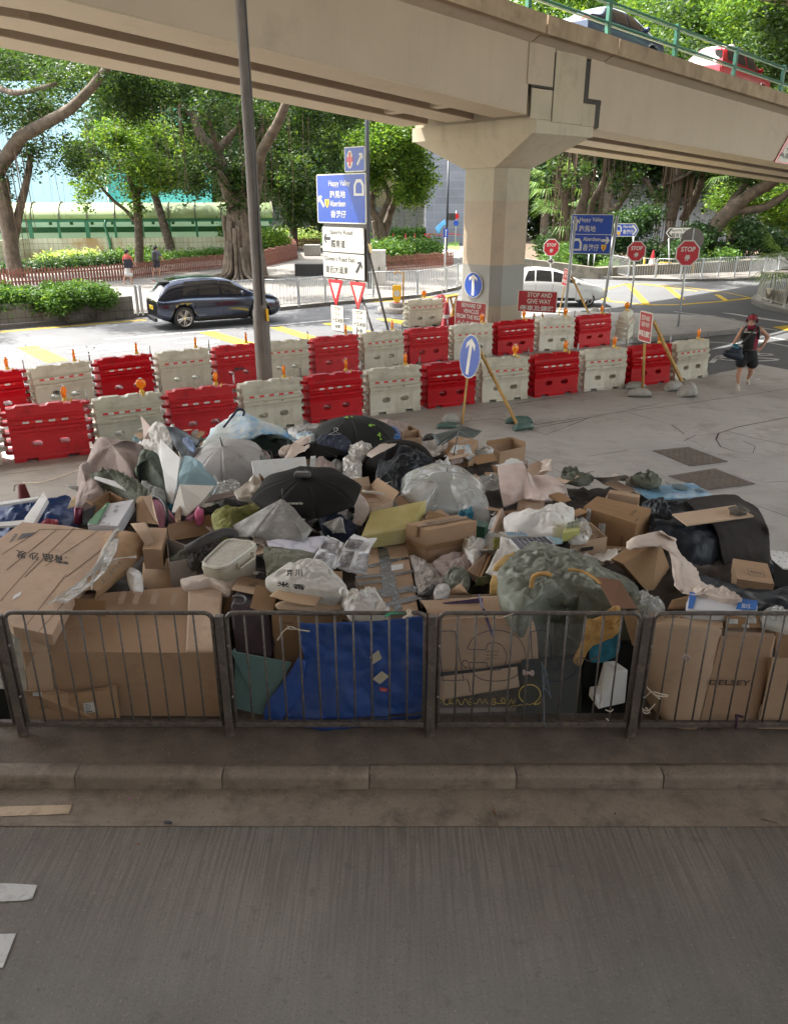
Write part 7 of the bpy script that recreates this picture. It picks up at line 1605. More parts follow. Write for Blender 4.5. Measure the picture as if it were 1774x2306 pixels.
q=ky('F',375,165,6,685,235,5.95,615,355,5.55,305,288,5.6);nn=(q[1]-q[0]).cross(q[3]-q[0]).normalized();nn=nn if nn.z<0 else-nn
MB().prism(q,nn*.006).mk('lid',cdb(3),t);f=Face(PY('F',545,282,5.74),PY('F',450,262,5.75),PY('F',552,245,5.86));ptext(t,f,[('CORRUGATED',0,0,1,.45),('FIELD',.25,.6,.7,1)],off=.006)
board('brown_side_panel','narrow brown carton side standing between the long carton and the suitcase',ky('F',235,300,5.85,300,290,5.8,300,475,5.7,232,490,5.7),cdb(4),.3)
tb,P=ocarton('storage_box','open storage box with ragged flaps behind the second fence panel',kz('F',690,300,1.04,1230,335,1.03,1190,520,.93,640,505,.93),.62,cdb(2),flaps=((0,.16,35),(1,.12,-20),(3,.18,15)))
a,b,c_,d_=Pz('F',640,510,.93)+V((0,-.008,0)),PY('F',865,515,5.12),PY('F',855,905,5.08),PY('F',655,885,5.08)
ptext(tb,Face(PY('F',715,558,5.06),PY('F',822,560,5.06),PY('F',715,578,5.06)),[('STORAGE',0,0,1,1)])
sheet('cardboard_sheet','wide torn cardboard lid lying over the storage box','cardboard sheet',[k('F',1.12,720,262,900,285,1090,320),k('F',1.1,640,330,830,370,1040,380),k('F',1.09,620,345,820,400,1010,425)],cdb(1),.006,5,6,6,.006)
sheet('cardboard_sheet','second pale lid under the torn one on the storage box','cardboard sheet',[k('F',1.05,1060,325,1150,330,1230,340),k('F',1.03,700,400,990,430,1250,420),k('F',1,690,455,1000,470,1240,460)],cdb(1),.006,5,6,6,.006)
MB().prism(ky('F',330,790,5.15,300,815,5.12,810,912,5.12,560,1343,5,335,1290,5.02),(0,.02,0)).mk('teal_board',M_TEALB,None,'grey-teal board leaning low behind the second fence panel','board')
rws=[[PY('F',868,560,5.16),PY('F',1060,580,5.14),PY('F',1260,565,5.14),PY('F',1450,560,5.13),PY('F',1640,545,5.13),PY('G',290,520,5.13)],[PY('F',880,720,5.14),PY('F',1060,760,5.11),PY('F',1260,760,5.1),PY('F',1450,760,5.1),PY('F',1640,760,5.1),PY('G',298,800,5.11)],[PY('F',900,900,5.12),PY('F',1080,980,5.07),PY('F',1270,980,5.05),PY('F',1460,980,5.06),PY('F',1640,1000,5.06),PY('G',302,1000,5.08)],[PY('F',800,1150,5.075),PY('F',1100,1180,5.03),PY('F',1270,1190,5),PY('F',1460,1190,5.02),PY('F',1650,1190,5.02),PY('G',300,1180,5.04)],[PY('F',760,1370,5),PY('F',1000,1380,4.97),PY('F',1250,1380,4.96),PY('F',1450,1370,4.97),PY('F',1640,1360,4.98),PY('G',290,1320,5)]]
tbl=sheet('blue_sheeting','large blue plastic sheeting wrapped over a board behind the second fence panel','tarpaulin',rws,M_BLBOARD,.03,3.4,9,9,.012)
mb=MB();mb.sm=True;mb.grid(shr([[PY('F',760,1370,4.995),PY('F',1000,1380,4.965),PY('F',1260,1385,4.955),PY('F',1560,1370,4.965),PY('G',290,1330,4.99)],[Pz('F',820,1420,.15),Pz('F',1000,1465,.15),Pz('F',1130,1475,.155),Pz('F',1560,1420,.15),Pz('G',200,1395,.15)]],6,3,.008,9,3));mb.mk('skirt',M_BLBOARD,tbl,solid=.004)
sheet('blue_strip','blue plastic strip slanting down over the teal board','plastic sheet',[ky('F',868,860,5.09,925,900,5.08),ky('F',740,1060,5.05,880,1180,5.04),ky('F',585,1270,4.995,760,1345,4.99),kz('F',590,1425,.15,690,1450,.15)],M_BLBOARD,.006,6,5,5,.006)
for i,p4 in enumerate((((1465,858),(1538,798),(1568,868),(1492,918)),((1490,1042),(1565,975),(1628,1020),(1550,1086)))):
 MB().poly([PY('F',x,y,4.985)for x,y in p4]).mk('paper_patch',mat('aged_paper',(.5,.47,.36),.8,.1,20,dirt=((.35,.3,.2),.5,40)),tbl)
f=Face(PY('F',1550,1112,4.965),PY('F',1610,1120,4.965),PY('F',1550,1142,4.965));mb=MB();f.flat(mb,[(0,0),(1,0),(1,1),(0,1)],0);mb.mk('red_sticker',M_REFR,tbl);mb=MB();f.text(mb,'SB00',.12,.25,.88,.8,.003);mb.mk('sticker_print',M_SWHT,tbl)
q=[PY('C',-40,1200,7),PY('C',130,1195,6.95),PY('G',245,465,5.35),PY('F',1610,470,5.4),PY('F',1345,190,6),PY('B',1350,1480,6.05),PY('B',1470,1260,6.8)]
nn=(q[1]-q[3]).cross(q[5]-q[3]).normalized();nn=nn if nn.z>0 else-nn;oc=sum(q,ZZ(0))/len(q);q=[p-nn*(p-oc).dot(nn)for p in q]
t=thing('taped_carton','tilted carton criss-crossed with glossy black printed tape in the middle front',CB,oc-nn*.2);MB().prism(q,nn*-.28).mk('carton',cdb(0),t,bevel=.004)
def onq(c,x,y,h=0):
 r=ray(c,x,y);s=(oc+nn*h-ZZ(CH)).dot(nn)/r.dot(nn);return ZZ(CH)+r*s
M_BTAPE=mat('black_printed_tape',(.035,.04,.05),.2,.6,30,.4,60,coat=.8,dirt=((.35,.42,.5),.5,22))
mb=MB()
for(a,b,w_)in((('F',1345,190),('F',1680,155),.055),(('F',1345,245),('F',1690,200),.05),(('F',1430,100),('F',1690,40),.05),(('C',-30,1350),('C',150,1330),.05),(('C',-40,1480),('C',185,1440),.05),(('F',1560,340),('G',210,265),.09),(('F',1600,420),('G',235,350),.08),(('B',1560,1240),('F',1600,290),.06),(('C',-60,1250),('G',60,460),.07),(('F',1530,300),('G',215,300),.05)):
 p,e=onq(*a,.003+w_*.05),onq(*b,.003+w_*.05);strip(mb,p,e,w_,0,nn)
mb.mk('printed_tape',M_BTAPE,t)
f=Face(onq('C',0,1400),onq('C',100,1385),onq('C',5,1445));f.n=nn;mb=MB();f.flat(mb,[(0,0),(1,0),(1,1),(0,1)],.008);mb.mk('label',PLAB,t)
f=Face(PY('G',375,580,4.99),PY('G',1620,578,4.99),PY('G',375,1340,4.985));t=thing('acrylic_sheet','clear acrylic sheet with outlined letters and yellow wire script behind the third fence panel','sign panel',Pz('G',980,1350,.14))
mb=MB();f.slab(mb,[(0,0),(1,0),(.985,1),(0,1)],.004);mb.mk('sheet',M_ACRY,t)
def gp(x,y):return PY('G',x,y,4.972)
mb=MB()
for L_ in([(395,640),(525,640),(545,680),(605,1020),(600,1050),(450,1052),(435,1020),(400,660),(395,640)],[(648,770),(690,700),(780,648),(890,632),(1000,655),(1080,710),(1120,790),(1130,880),(1080,990),(990,1045),(880,1060),(760,1045),(690,990),(655,910),(700,905),(800,905),(805,930),(850,965),(920,960),(965,900),(970,830),(930,760),(870,735),(810,750),(795,795),(700,792),(648,790),(648,770)],[(1175,645),(1320,645),(1350,900),(1370,960),(1410,960),(1425,920),(1420,890)],[(1175,645),(1190,880),(1240,1020),(1330,1060),(1450,1055),(1530,1010),(1565,930),(1560,880)],[(635,1040),(655,1080),(665,1150)],[(650,900),(615,885),(600,920),(640,950)]):
 mb.tube(crv([gp(*p)for p in L_],3),.003,5)
mb.mk('outlined_letters',M_DKWIRE,t)
R=random.Random(8);mb=MB()
sc_=[(375,1225),(400,1255),(430,1230),(450,1210),(445,1250),(490,1250),(510,1215),(495,1205),(490,1240),(540,1250),(560,1210),(580,1250),(600,1255),(625,1205),(650,1250),(690,1255),(680,1205),(655,1230),(720,1250),(745,1205),(770,1250),(790,1210),(810,1250),(840,1250),(875,1255),(870,1205),(850,1230),(920,1250),(960,1235),(945,1200),(925,1230),(985,1255),(1010,1210),(1025,1250),(1045,1210)]
mb.tube(crv([gp(*p)for p in sc_],3),.0026,5);mb.tube(crv([gp(1000+18*i,1275-(i%3)*4-i*2)for i in range(13)],3),.0026,5)
mb.tube(crv([gp(1165+90*math.cos(a),1170+80*math.sin(a))for a in[2.2+i*.5 for i in range(11)]]+[gp(1200,1255),gp(1240,1250),gp(1255,1235)],3),.0042,5);mb.tube([gp(370,1270),gp(400,1325)],.005,5)
mb.mk('yellow_wire_script',M_YWIRE,t)
tt,P=ocarton('long_open_carton','open long carton with purple tape behind the third fence panel',kz('G',430,338,1,1130,322,1,1150,470,.9,290,490,.88),.35,cdb(1),flaps=())
sheet('cardboard_sheet','tall tan carton side with purple tape behind the acrylic sheet','cardboard sheet',[ky('G',250,380,5.5,700,350,5.5,1140,330,5.5),ky('G',310,480,5.32,700,480,5.32,1160,470,5.32),ky('G',370,700,5.2,800,680,5.2,1220,640,5.2),ky('G',385,990,5.12,800,950,5.14,1240,880,5.16)],cdb(0),.008,3,5,5,.006)
sheet('cardboard_sheet','lower tan carton side with a label sloping behind the acrylic sheet','cardboard sheet',[ky('G',385,1030,5.1,1060,940,5.12),ky('G',380,1230,5.05,1080,1110,5.07)],cdb(1),.008,3,6,6,.006)
mb=MB()
for a,b,w_ in(((440,420),(770,380),.04),((740,330),(770,450),.02),((775,450),(860,690),.022),((500,500),(900,500),.006)):
 p,e=PY('G',*a,5.25 if a[1]>440 else 5.42),PY('G',*b,5.15 if b[1]>440 else 5.42);strip(mb,p,e,w_,0,V((0,-1,.3)))
mb.mk('purple_tape',mat('purple_black_tape',(.06,.035,.1),.35,.5,20,coat=.3),None,'purple and black tape strips on the long open carton','tape')
f=Face(PY('G',815,800,5.1),PY('G',835,920,5.1),PY('G',900,740,5.1));ptext(tt,Face(PY('G',800,800,5.08),PY('G',905,800,5.08),PY('G',800,900,5.08)),[('NAVIGATOR',0,0,1,.18),('BLACK / GREY',0,.3,1,.45),('CUB E 51X31X77.5 L W',0,.6,1,.75)])
board('paper_strip','pale paper strip lying at the foot of the third fence panel',kz('G',375,1285,.16,1380,1270,.16,1390,1300,.15,375,1330,.15),mat('dusty_paper',(.3,.26,.22),.9),.004)
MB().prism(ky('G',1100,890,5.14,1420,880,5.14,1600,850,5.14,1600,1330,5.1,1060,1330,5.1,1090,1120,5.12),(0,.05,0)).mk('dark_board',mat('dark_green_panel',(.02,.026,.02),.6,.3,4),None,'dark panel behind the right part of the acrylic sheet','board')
lump('tarpaulin_mound','big grey-green tarpaulin mound swelling behind the third and fourth fence panels','tarpaulin',k('G',[1,1.12,1.15,1.15,1.15,.95,.9,.62,.5,.55,.85],1180,420,1230,280,1420,130,1680,100,2010,230,2100,440,2060,520,1680,840,1420,860,1280,700,1195,520),M_TARPG,.12,.06,4.6,.25,ns=150,nr=26)
lump('tarpaulin_piece','upper folds of grey-green tarpaulin behind the big mound','tarpaulin',k('C',1.12,900,1450,1000,1300,1200,1190,1450,1240,1700,1330,1900,1480,1980,1660,1650,1560,1400,1540,1100,1760,930,1640),M_TARPG,.1,.06,5,.3,ns=150,nr=24)
lump('tarpaulin_piece','small hanging fold of grey-green tarpaulin at the left of the mound','tarpaulin',k('G',1.06,920,310,960,130,1100,60,1250,100,1180,260,1080,325),M_TARPG,.06,.05,7,.2)
lump('tarpaulin_piece','tail of grey-green tarpaulin running down at the right behind the hardboard','tarpaulin',k('H',1.05,200,140,330,190,410,260,480,430,470,460,380,420,300,300),M_TARPG,.05,.04,7,.2)
MB().tube(crv(kz('G',1180,270,1.2,1200,180,1.3,1290,155,1.33,1350,170,1.33),5),.018,6).mk('mustard_strap',M_GOLD,None,'mustard strap bent over the left of the tarpaulin mound','strap')
MB().tube(crv(kz('G',1490,120,1.34,1600,135,1.34,1690,180,1.33,1760,240,1.31),5),.012,6).mk('mustard_strap',M_GOLD,None,'mustard strap running over the right of the tarpaulin mound','strap')
board('hardboard','brown hardboard offcut lying slanted on the tarpaulin mound',kz('H',60,180,1.22,265,208,1.22,415,450,1.08,205,450,1.08),M_HARDB,.008)
lump('mustard_cloth','crumpled mustard cloth stuffed behind the end of the third fence panel','cloth',[PY('H',60,520,5.15),PY('H',200,440,5.2),PY('H',262,430,5.2),PY('H',285,550,5.15),PY('H',220,660,5.1),PY('H',60,700,5.1),PY('H',-10,760,5.08),PY('H',-60,860,5.06),PY('G',1535,850,5.06),PY('G',1620,700,5.08),PY('H',-30,560,5.12)],M_GOLD,.05,.05,9,.06)
lump('teal_bag','crumpled teal cloth hanging under the mustard cloth','cloth',ky('H',20,780,5.1,120,690,5.12,260,660,5.12,255,790,5.1,120,850,5.08,20,850,5.08),M_TEALC,.03,.04,10,.05)
MB().prism(ky('H',290,490,5.2,430,470,5.2,420,760,5.15,370,760,5.15),(0,.01,0)).mk('brown_flap',cdb(2),None,'triangular brown flap beside the fence post at right','cardboard sheet')
MB().prism(ky('H',-30,760,5.2,420,740,5.22,480,1330,5.2,-60,1330,5.2),(0,.05,0)).mk('dark_backing',mat('black_backing',(.008,.008,.008),.9),None,'black board in the deep shade behind the white foam block','board')  # flat near-black sheet closing the gap behind the foam block
t=thing('styrofoam_block','grubby white foam packing block standing behind the fence at right','packing foam',PY('H',160,1290,4.98))
a=ky('H',140,885,5.14,215,880,5.14,335,960,5.1,225,985,5.02,115,905,5.04)
mb=MB();mb.hexa(ky('H',125,895,5.16,220,885,5.16,335,965,5.1,225,985,5.01),ky('H',60,1150,5.14,220,1200,5.14,310,1245,5.06,85,1295,4.97));mb.hexa(ky('H',10,1105,5.12,120,1090,5.12,130,1150,5.06,60,1190,4.98),ky('H',0,1180,5.1,120,1250,5.1,150,1280,5.02,85,1298,4.975));mb.mk('foam',M_ST,t,bevel=.008)
t=thing('tall_flat_carton','tall folded carton bulging behind the fourth fence panel left of the lettered one',CB,PY('H',800,1450,4.95))
rws=[ky('H',470,600,5.12,620,575,5.06,800,590,5.03,1000,600,5.05,1125,610,5.1),ky('H',450,880,5.12,620,900,5.02,800,900,4.99,980,900,5.01,1085,900,5.08),ky('H',480,1180,5.1,620,1180,4.99,790,1180,4.97,940,1180,4.99,1010,1180,5.05),ky('H',600,1350,5.02,680,1420,4.96,770,1460,4.94,860,1470,4.95,915,1465,4.98)]
mb=MB();mb.sm=True;mb.grid(shr(rws,5,5,.006,4,3));mb.mk('front_side',cdb(1),t,solid=.006)
mb=MB();mb.hexa(ky('H',500,488,5.3,1130,520,5.3,1128,612,5.08,472,600,5.12),ky('H',500,500,5.34,1130,532,5.34,1128,625,5.1,472,615,5.14));mb.mk('top_flap',cdb(1),t)
ptext(t,Face(PY('H',635,510,5.24),PY('H',828,518,5.24),PY('H',635,530,5.23)),[('HX:500007 80420',0,0,1,1)],off=.006)
t=thing('lettered_carton','upright carton with large dark capital lettering behind the fourth fence panel',CB,PY('H',1200,1430,4.98))
mb=MB();mb.hexa(ky('H',1130,672,5.34,1585,672,5.34,1560,690,5.08,1110,680,5.08),ky('H',960,1330,5.3,1440,1340,5.3,1410,1425,4.99,930,1425,4.99));mb.mk('carton',cdb(0),t,bevel=.005)
f=Face(PY('H',1020,1045,5.005),PY('H',1365,1052,5.005),PY('H',1008,1088,5));ptext(t,f,[('DELSEY',0,0,1,1)],off=.004,bold=.02,name='lettering')
ocarton('torn_carton','torn open carton with crossed white labels on top of the lettered one',kz('H',1140,500,.98,1430,500,.98,1560,660,.9,1150,640,.9),.12,cdb(3),flaps=((2,.05,-30),))
o=board('label_lid','brown lid with white address labels behind the fourth panel',kz('H',1150,495,1.02,1430,495,1.02,1440,610,.95,1165,610,.95),cdb(2),.006)
for p4 in((1165,540,1255,540,1165,580),(1340,530,1410,530,1340,575),(1290,580,1350,585,1290,605)):stk(o,Pz('H',p4[0],p4[1],1),Pz('H',p4[2],p4[3],1),Pz('H',p4[4],p4[5],.975),off=.003,lines=3)
mb=MB();mb.hexa(ky('H',1480,855,5.1,1760,860,5.1,1760,870,5,1545,865,5),ky('H',1440,1440,5.05,1760,1450,5.05,1760,1465,4.95,1420,1460,4.95));mb.mk('narrow_carton',cdb(1),None,'pale carton side slatted with creases at the right edge behind the fence',CB)
mb=MB();mb.hexa(ky('H',1560,560,5.5,1800,560,5.5,1800,640,5.25,1575,640,5.25),ky('H',1560,700,5.5,1800,700,5.5,1800,880,5.2,1570,860,5.2));mb.mk('brown_carton',cdb(4),None,'brown carton corner at the right edge above the pale carton',CB)
lump('clear_bag','cloudy clear plastic bag lying at the right end behind the rail','plastic bag',k('H',1,1440,500,1500,455,1600,450,1720,490,1720,620,1560,590,1460,560),M_CLEAR,.08,.03,9,.06)
tb,P,up=carton('blue_white_box','flat box with blue ends and white middle lying behind the fourth panel',k('H',1.06,850,318,1420,395,1410,470,835,460),.1,mat('white_coated_card',(.6,.6,.62),.5,.06,3,dirt=((.4,.38,.36),.3,6)),tape=False)
mb=MB();q=lambda u,v:P[0].lerp(P[1],u).lerp(P[3].lerp(P[2],u),v)+ZZ(.012);mb.poly([q(0,0),q(.12,0),q(.07,1),q(0,1)]);mb.poly([q(.74,0),q(1,0),q(1,1),q(.7,1)]);mb.mk('blue_ends',mat('glossy_blue_card',(.015,.13,.45),.35,.1,3),tb);ptext(tb,Face(q(.78,.5),q(.9,.55),q(.78,.9)),[('50',0,0,.4,1),('15',.55,0,1,1)],M_SWHT,.006)
M_SACK=cloth('white_woven_sack',(.55,.53,.49),dirt=((.36,.32,.27),.45,5),spec=.4)
ts=lump('printed_sack','tied white woven sack with black characters on its side in the middle front','sack',k('F',1.16,590,190,700,130,870,70,1000,62,1130,100,1210,180,1270,260,1190,310,950,290,750,260,660,230),M_SACK,.12,.035,7,.12)
f=Face(Pz('F',770,130,1.31),Pz('F',900,130,1.31),Pz('F',770,190,1.27));ptext(ts,f,[('京',0,0,.42,1),('川',.55,0,1,1)],M_SBLK,.03,bold=.03);f=Face(Pz('F',700,200,1.25),Pz('F',940,235,1.25),Pz('F',700,245,1.2));ptext(ts,f,[('米 香',0,0,1,1)],M_SBLK,.03,bold=.03)
lump('tied_sack','gathered tail of the printed white sack beyond its knot','sack',k('F',1.1,1220,330,1290,300,1340,350,1500,288,1600,420,1625,470,1450,475,1300,460,1250,400),M_SACK,.08,.04,9,.1)
mb=MB();mb.ball(Pz('F',1245,310,1.2),(.035,.03,.04),8,6);mb.mk('sack_knot',M_SACK,ts)
lump('woven_pillow','grey-green woven pillow in front of the white bin','pillow',k('B',1.08,575,1235,700,1245,870,1262,1000,1290,1000,1380,830,1400,650,1450,600,1450,585,1330),mat('woven_green',(.185,.19,.14),.9,.3,60,.5,200,dirt=((.3,.3,.24),.4,30)),.05,.02,8,.12)
t=thing('storage_bin','cream plastic storage bin with a grid-pattern lid left of the woven pillow','plastic bin',Pz('B',300,1400,.8))
P=kz('B',262,1172,1.2,548,1205,1.22,235,1440,1.12,25,1400,1.1)
def lid(P,ins,dz):
 ce=sum(P,ZZ(0))/4;out=[]
 for i in range(4):
  p,a,b=P[i],P[(i-1)%4],P[(i+1)%4];da,db=(a-p).normalized()*.07,(b-p).normalized()*.07
  for s in(0,.33,.67,1):out.append((p+da).lerp(p+db,s).lerp(p,.45*(1-abs(2*s-1))))
 return[ce+(q-ce)*ins+ZZ(dz)for q in out]
mb=MB();mb.sm=True;mb.grid([lid(P,1,0),lid(P,1.02,-.03),lid(P,.99,-.05),lid(P,.95,-.12),lid(P,.9,-.34)],True);mb.mk('tub',M_BINP,t)
mb=MB();mb.sm=False;mb.grid([lid(P,1,.004),lid(P,.96,.02),lid(P,.9,.02),lid(P,.88,.006)],True);mb.poly(lid(P,.88,.006));mb.mk('lid',M_BINL,t)
mb=MB();q=lambda u,v:P[0].lerp(P[1],u).lerp(P[3].lerp(P[2],u),v)+ZZ(.0085)
for i in range(1,8):strip(mb,q(i/8,.1),q(i/8,.9),.004,.001,ZZ(1));strip(mb,q(.1,i/8),q(.9,i/8),.004,.0015,ZZ(1))
mb.mk('grid_lines',mat('grid_line',(.33,.31,.27),.6),t)
a,b=P[2].lerp(P[1],.35),P[2].lerp(P[1],.75);o_n=(b-a).cross(ZZ(1)).normalized();mb=MB();mb.tube([a+o_n*.012-ZZ(.02),a+o_n*.03-ZZ(.07),b+o_n*.03-ZZ(.07),b+o_n*.012-ZZ(.02)],.012,6);mb.mk('latch',M_BINP,t)
sheet('drawing_paper','large white paper covered with pencil lines beside the broken grey umbrella','paper',[k('B',1.1,590,1130,850,1150,1100,1145),k('B',1.08,600,1190,830,1215,1060,1230),k('B',1.07,615,1235,820,1260,1000,1295)],mat('pencilled_paper',(.62,.62,.7),.8,.04,3,wave=((.33,.33,.42),.45,4,'DIAGONAL',9)),.01,4,6,6,.002)
M_PHOTO=mat('photo_print',(.13,.125,.13),.25,.7,6,coat=.6,dirt=((.55,.57,.62),.55,11))
t=sheet('photo_poster','creased glossy poster with dark photographs, left half, beside the taped carton','poster',[k('B',1.18,1110,1132,1185,1165,1245,1195),k('B',1.14,1040,1240,1120,1280,1215,1300),k('B',1.12,970,1370,1060,1390,1175,1430)],mat('white_poster',(.6,.6,.6),.3,.05,3,coat=.3),.018,7,6,6,.002)
t2=sheet('photo_poster','creased glossy poster with dark photographs, right half, beside the taped carton','poster',[k('B',1.2,1330,1120,1430,1150,1530,1165),k('B',1.16,1240,1240,1350,1260,1460,1280),k('B',1.13,1180,1410,1300,1440,1440,1460)],mat('white_poster',(.6,.6,.6)),.018,7,6,6,.002)
def prints(t,c,z,rects,m=M_PHOTO):
 mb=MB()
 for(x0,y0,x1,y1,x2,y2,x3,y3)in rects:
  R_=shr([[Pz(c,x0,y0,z[0]),Pz(c,x1,y1,z[0])],[Pz(c,x3,y3,z[1]),Pz(c,x2,y2,z[1])]],6,6,.008,7,5);mb.sm=True;mb.grid(R_)
 mb.mk('photograph',m,t)
prints(t,'B',(1.205,1.165),[(1110,1150,1215,1190,1190,1285,1050,1245),(1035,1265,1180,1305,1150,1400,990,1365)])
prints(t2,'B',(1.22,1.175),[(1290,1160,1420,1180,1370,1250,1250,1235),(1240,1260,1340,1275,1290,1420,1190,1395),(1380,1270,1460,1285,1440,1450,1320,1430)])
sheet('curved_card','curved brown cardboard side bulging in front of the open boxes left of the bin','cardboard sheet',[ky('A',1205,1372,6.7,1420,1335,6.6,1645,1262,6.75),ky('E',1198,180,6.45,1430,165,6.3,1655,80,6.55),ky('E',1190,305,6.35,1440,290,6.2,1668,165,6.45)],cdb(4),0,3,6,6,.006)
ocarton('small_open_box','open box with a grey rag inside, left of the storage bin',[Pz('A',1400,1160,1.05),Pz('B',-60,1230,1.05),Pz('A',1640,1330,1),Pz('A',1420,1370,1)],.3,mat('grey_inside_card',(.36,.31,.27),.85),flaps=())
lump('grey_rag','grey-green rag in the small open box','cloth',k('A',1,1420,1330,1520,1290,1560,1240,1640,1250,1620,1300,1500,1340),M_OLIVE,.05,.03,12,.05)
board('brown_board','stiff brown cardboard panel standing behind the small open box',[PY('A',1405,1050,7.25),PY('B',125,965,7.3),PY('B',165,1125,7.15),PY('A',1430,1190,7.1)],cdb(2),.008)
carton('tilted_box','tan box with its end turned to the camera right of the torn carton side',kz('A',1240,1075,1.12,1405,1078,1.12,1360,1260,1.08,1200,1255,1.08),.2,cdb(0),tape=False)
sheet('bent_card','bent pale cardboard flap over the torn end of the sofa carton','cardboard sheet',[k('A',1.18,1100,1040,1230,1030),k('A',1.18,1150,1110,1260,1100),k('A',1.1,1230,1225,1295,1195)],cdb(3),.006,6,4,4,.005)
lump('foam_wrap','pale foam wrap bundle poking out below the sofa carton','packing foam',k('E',.95,1060,130,1100,100,1190,150,1200,280,1130,300,1080,220),M_ST,.04,.02,9,.08)
def gores(t,tip,rim,m,name='canopy',sag=.12,n=6,drop=0):
 mb=MB();mb.sm=True
 for i in range(len(rim)-1):
  a,b=rim[i],rim[i+1];R_=[]
  for r in range(n+1):
   u=r/n;row=[]
   for j in range(5):
    v=j/4;p=tip.lerp(a,u).lerp(tip.lerp(b,u),v);p=p+V((0,0,-sag*(a-b).length*math.sin(math.pi*v)*u*u+drop*math.sin(math.pi*u*.9)));row.append(p)
   R_.append(row)
  mb.grid(R_)
 return mb.mk(name,m,t,solid=.002)
def ribs(t,tip,rim,m=None,r=.004,drop=0,top=True):
 for a in rim:MB().tube([tip+(a-tip)*u+V((0,0,drop*math.sin(math.pi*u*.9)-.006))for u in(0,.25,.5,.75,1,1.03)],r,5).mk('rib',m or M_GALV,t)
tip=Pz('B',727,830,1.36);rim=kz('B',240,1100,1.08,490,1145,1.12,900,1185,1.1,985,1090,1.15,870,945,1.2)
t=thing('broken_umbrella','broken grey umbrella spread flat with its spike up, left of the posters','umbrella',Pz('B',700,1100,1));gores(t,tip,rim,M_UGRY,sag=.1);ribs(t,tip,rim);MB().tube([tip-ZZ(.05),Pz('B',729,750,1.47)],.006,6).mk('spike',M_DG,t)
def umb(label,c,top,rad_,depth,m,ax=(0,0,1),n=8,ph=0,sag=.1,spike=.07,name='umbrella',ribm=None,part=None):
 top=V(top);ax=V(ax).normalized();u=ax.orthogonal().normalized();v=ax.cross(u);t=thing(name,label,'umbrella',top-ax*depth)
 mb=MB();mb.sm=True;rim=[];n_=part or n
 for i in range(n_):
  R_=[]
  for r in range(9):
   th=r/8;row=[]
   for j in range(7):
    w_=j/6;a=ph+2*math.pi*(i+w_)/n;d=u*math.cos(a)+v*math.sin(a);rr=rad_*math.sin(th*1.35)/math.sin(1.35);h=depth*(1-math.cos(th*1.35))/(1-math.cos(1.35))
    cc=math.cos(math.pi/n)/math.cos(2*math.pi*(w_-.5)/n);k_=1-(1-cc)*.6-.03*math.sin(math.pi*w_)*th**3
    p=top+d*rr*k_-ax*(h-sag*.12*math.sin(math.pi*w_)*(-1)*th);row.append(p+V((0,0,noise.noise(p*5)*.006)))
   R_.append(row)
  mb.grid(R_)
 mb.mk('canopy',m,t,solid=.002)
 for i in range(n_+(1 if part else 0)):
  a=ph+2*math.pi*i/n;d=u*math.cos(a)+v*math.sin(a);MB().tube([top+d*rad_*math.sin(q*1.35)/math.sin(1.35)-ax*(depth*(1-math.cos(q*1.35))/(1-math.cos(1.35))+.012)for q in(0,.2,.4,.6,.8,1)],.0035,4).mk('rib',ribm or M_GALV,t)
 if spike:MB().tube([top-ax*.03,top+ax*spike],[.012,.006],8).mk('spike',M_DG,t)
 MB().tube([top,top-ax*(depth+.25)],.007,6).mk('shaft',M_GALV,t)
 return t
tp_=Pz('B',930,640,1.42);tu=umb('large black umbrella with a small white word, open in the middle of the heap',None,tp_,.575,.195,M_UBLK,(0,-.1,1),ph=.25)
f=Face(PY('B',780,862,7.98),PY('B',905,862,7.98),PY('B',780,886,7.98))
def hit(o,c,x,y):
 r=ray(c,x,y).normalized();dg=bpy.context.evaluated_depsgraph_get();dg.update();inv=o.matrix_world.inverted()
 ok,loc,nn_,_=o.ray_cast(inv@ZZ(CH),(inv.to_3x3()@r).normalized());return(o.matrix_world@loc)if ok else None
bpy.context.view_layer.update();cn=[o for o in tu.children if o.name.startswith('canopy')][0]
h3=[hit(cn,'B',*p)for p in((780,864),(905,864),(780,886))]
if all(h3):ptext(tu,Face(*h3),[('scenario',0,0,1,1)],M_SWHT,.012,'lettering',.02)
h3=[hit(cn,'B',*p)for p in((742,860),(768,860),(742,890))]
if all(h3):f=Face(*h3);mb=MB();f.circ(mb,.5,.5,f.a.length*.5,.012,14);mb.mk('logo',mat('teal_print',(.05,.3,.35),.6),tu)
mb=MB();q=tp_+V((-.03,-.05,.03));mb.box(q,(.17,.09,.045));o=mb.mk('glasses_case',M_DG,None,'small grey zip case on top of the black umbrella','case',bevel=.015);MB().box(q+ZZ(.028),(.13,.05,.008)).mk('lid_band',mat('grey_fabric',(.2,.2,.2),.8),o)
umb('open silver-grey umbrella standing on its rim left of the white board',None,Pz('B',228,390,1.22),.56,.34,M_USIL,(-.1,-.25,1),ph=.1,spike=.13)
umb('black umbrella half wrapped in a bin bag left of the clear umbrella',None,Pz('C',30,350,1.18),.56,.42,M_UBLK,(-.1,0,1),ph=.5,spike=0)
lump('black_bag_cover','black plastic hanging in folds over the wrapped umbrella','bin bag',k('C',[1.05,1.16,1.1,.92,.88,.88,1],-90,500,90,350,260,420,390,600,150,700,0,760,-130,700),M_BKT,.08,.05,6,.3)
ug=umb('dark umbrella with green printed shapes at the back of the heap',None,Pz('B',1300,150,1.18),.74,.42,M_UDK,(-.05,0,1),ph=.2,spike=0)
mb=MB();bpy.context.view_layer.update();cn=[o for o in ug.children if o.name.startswith('canopy')][0]
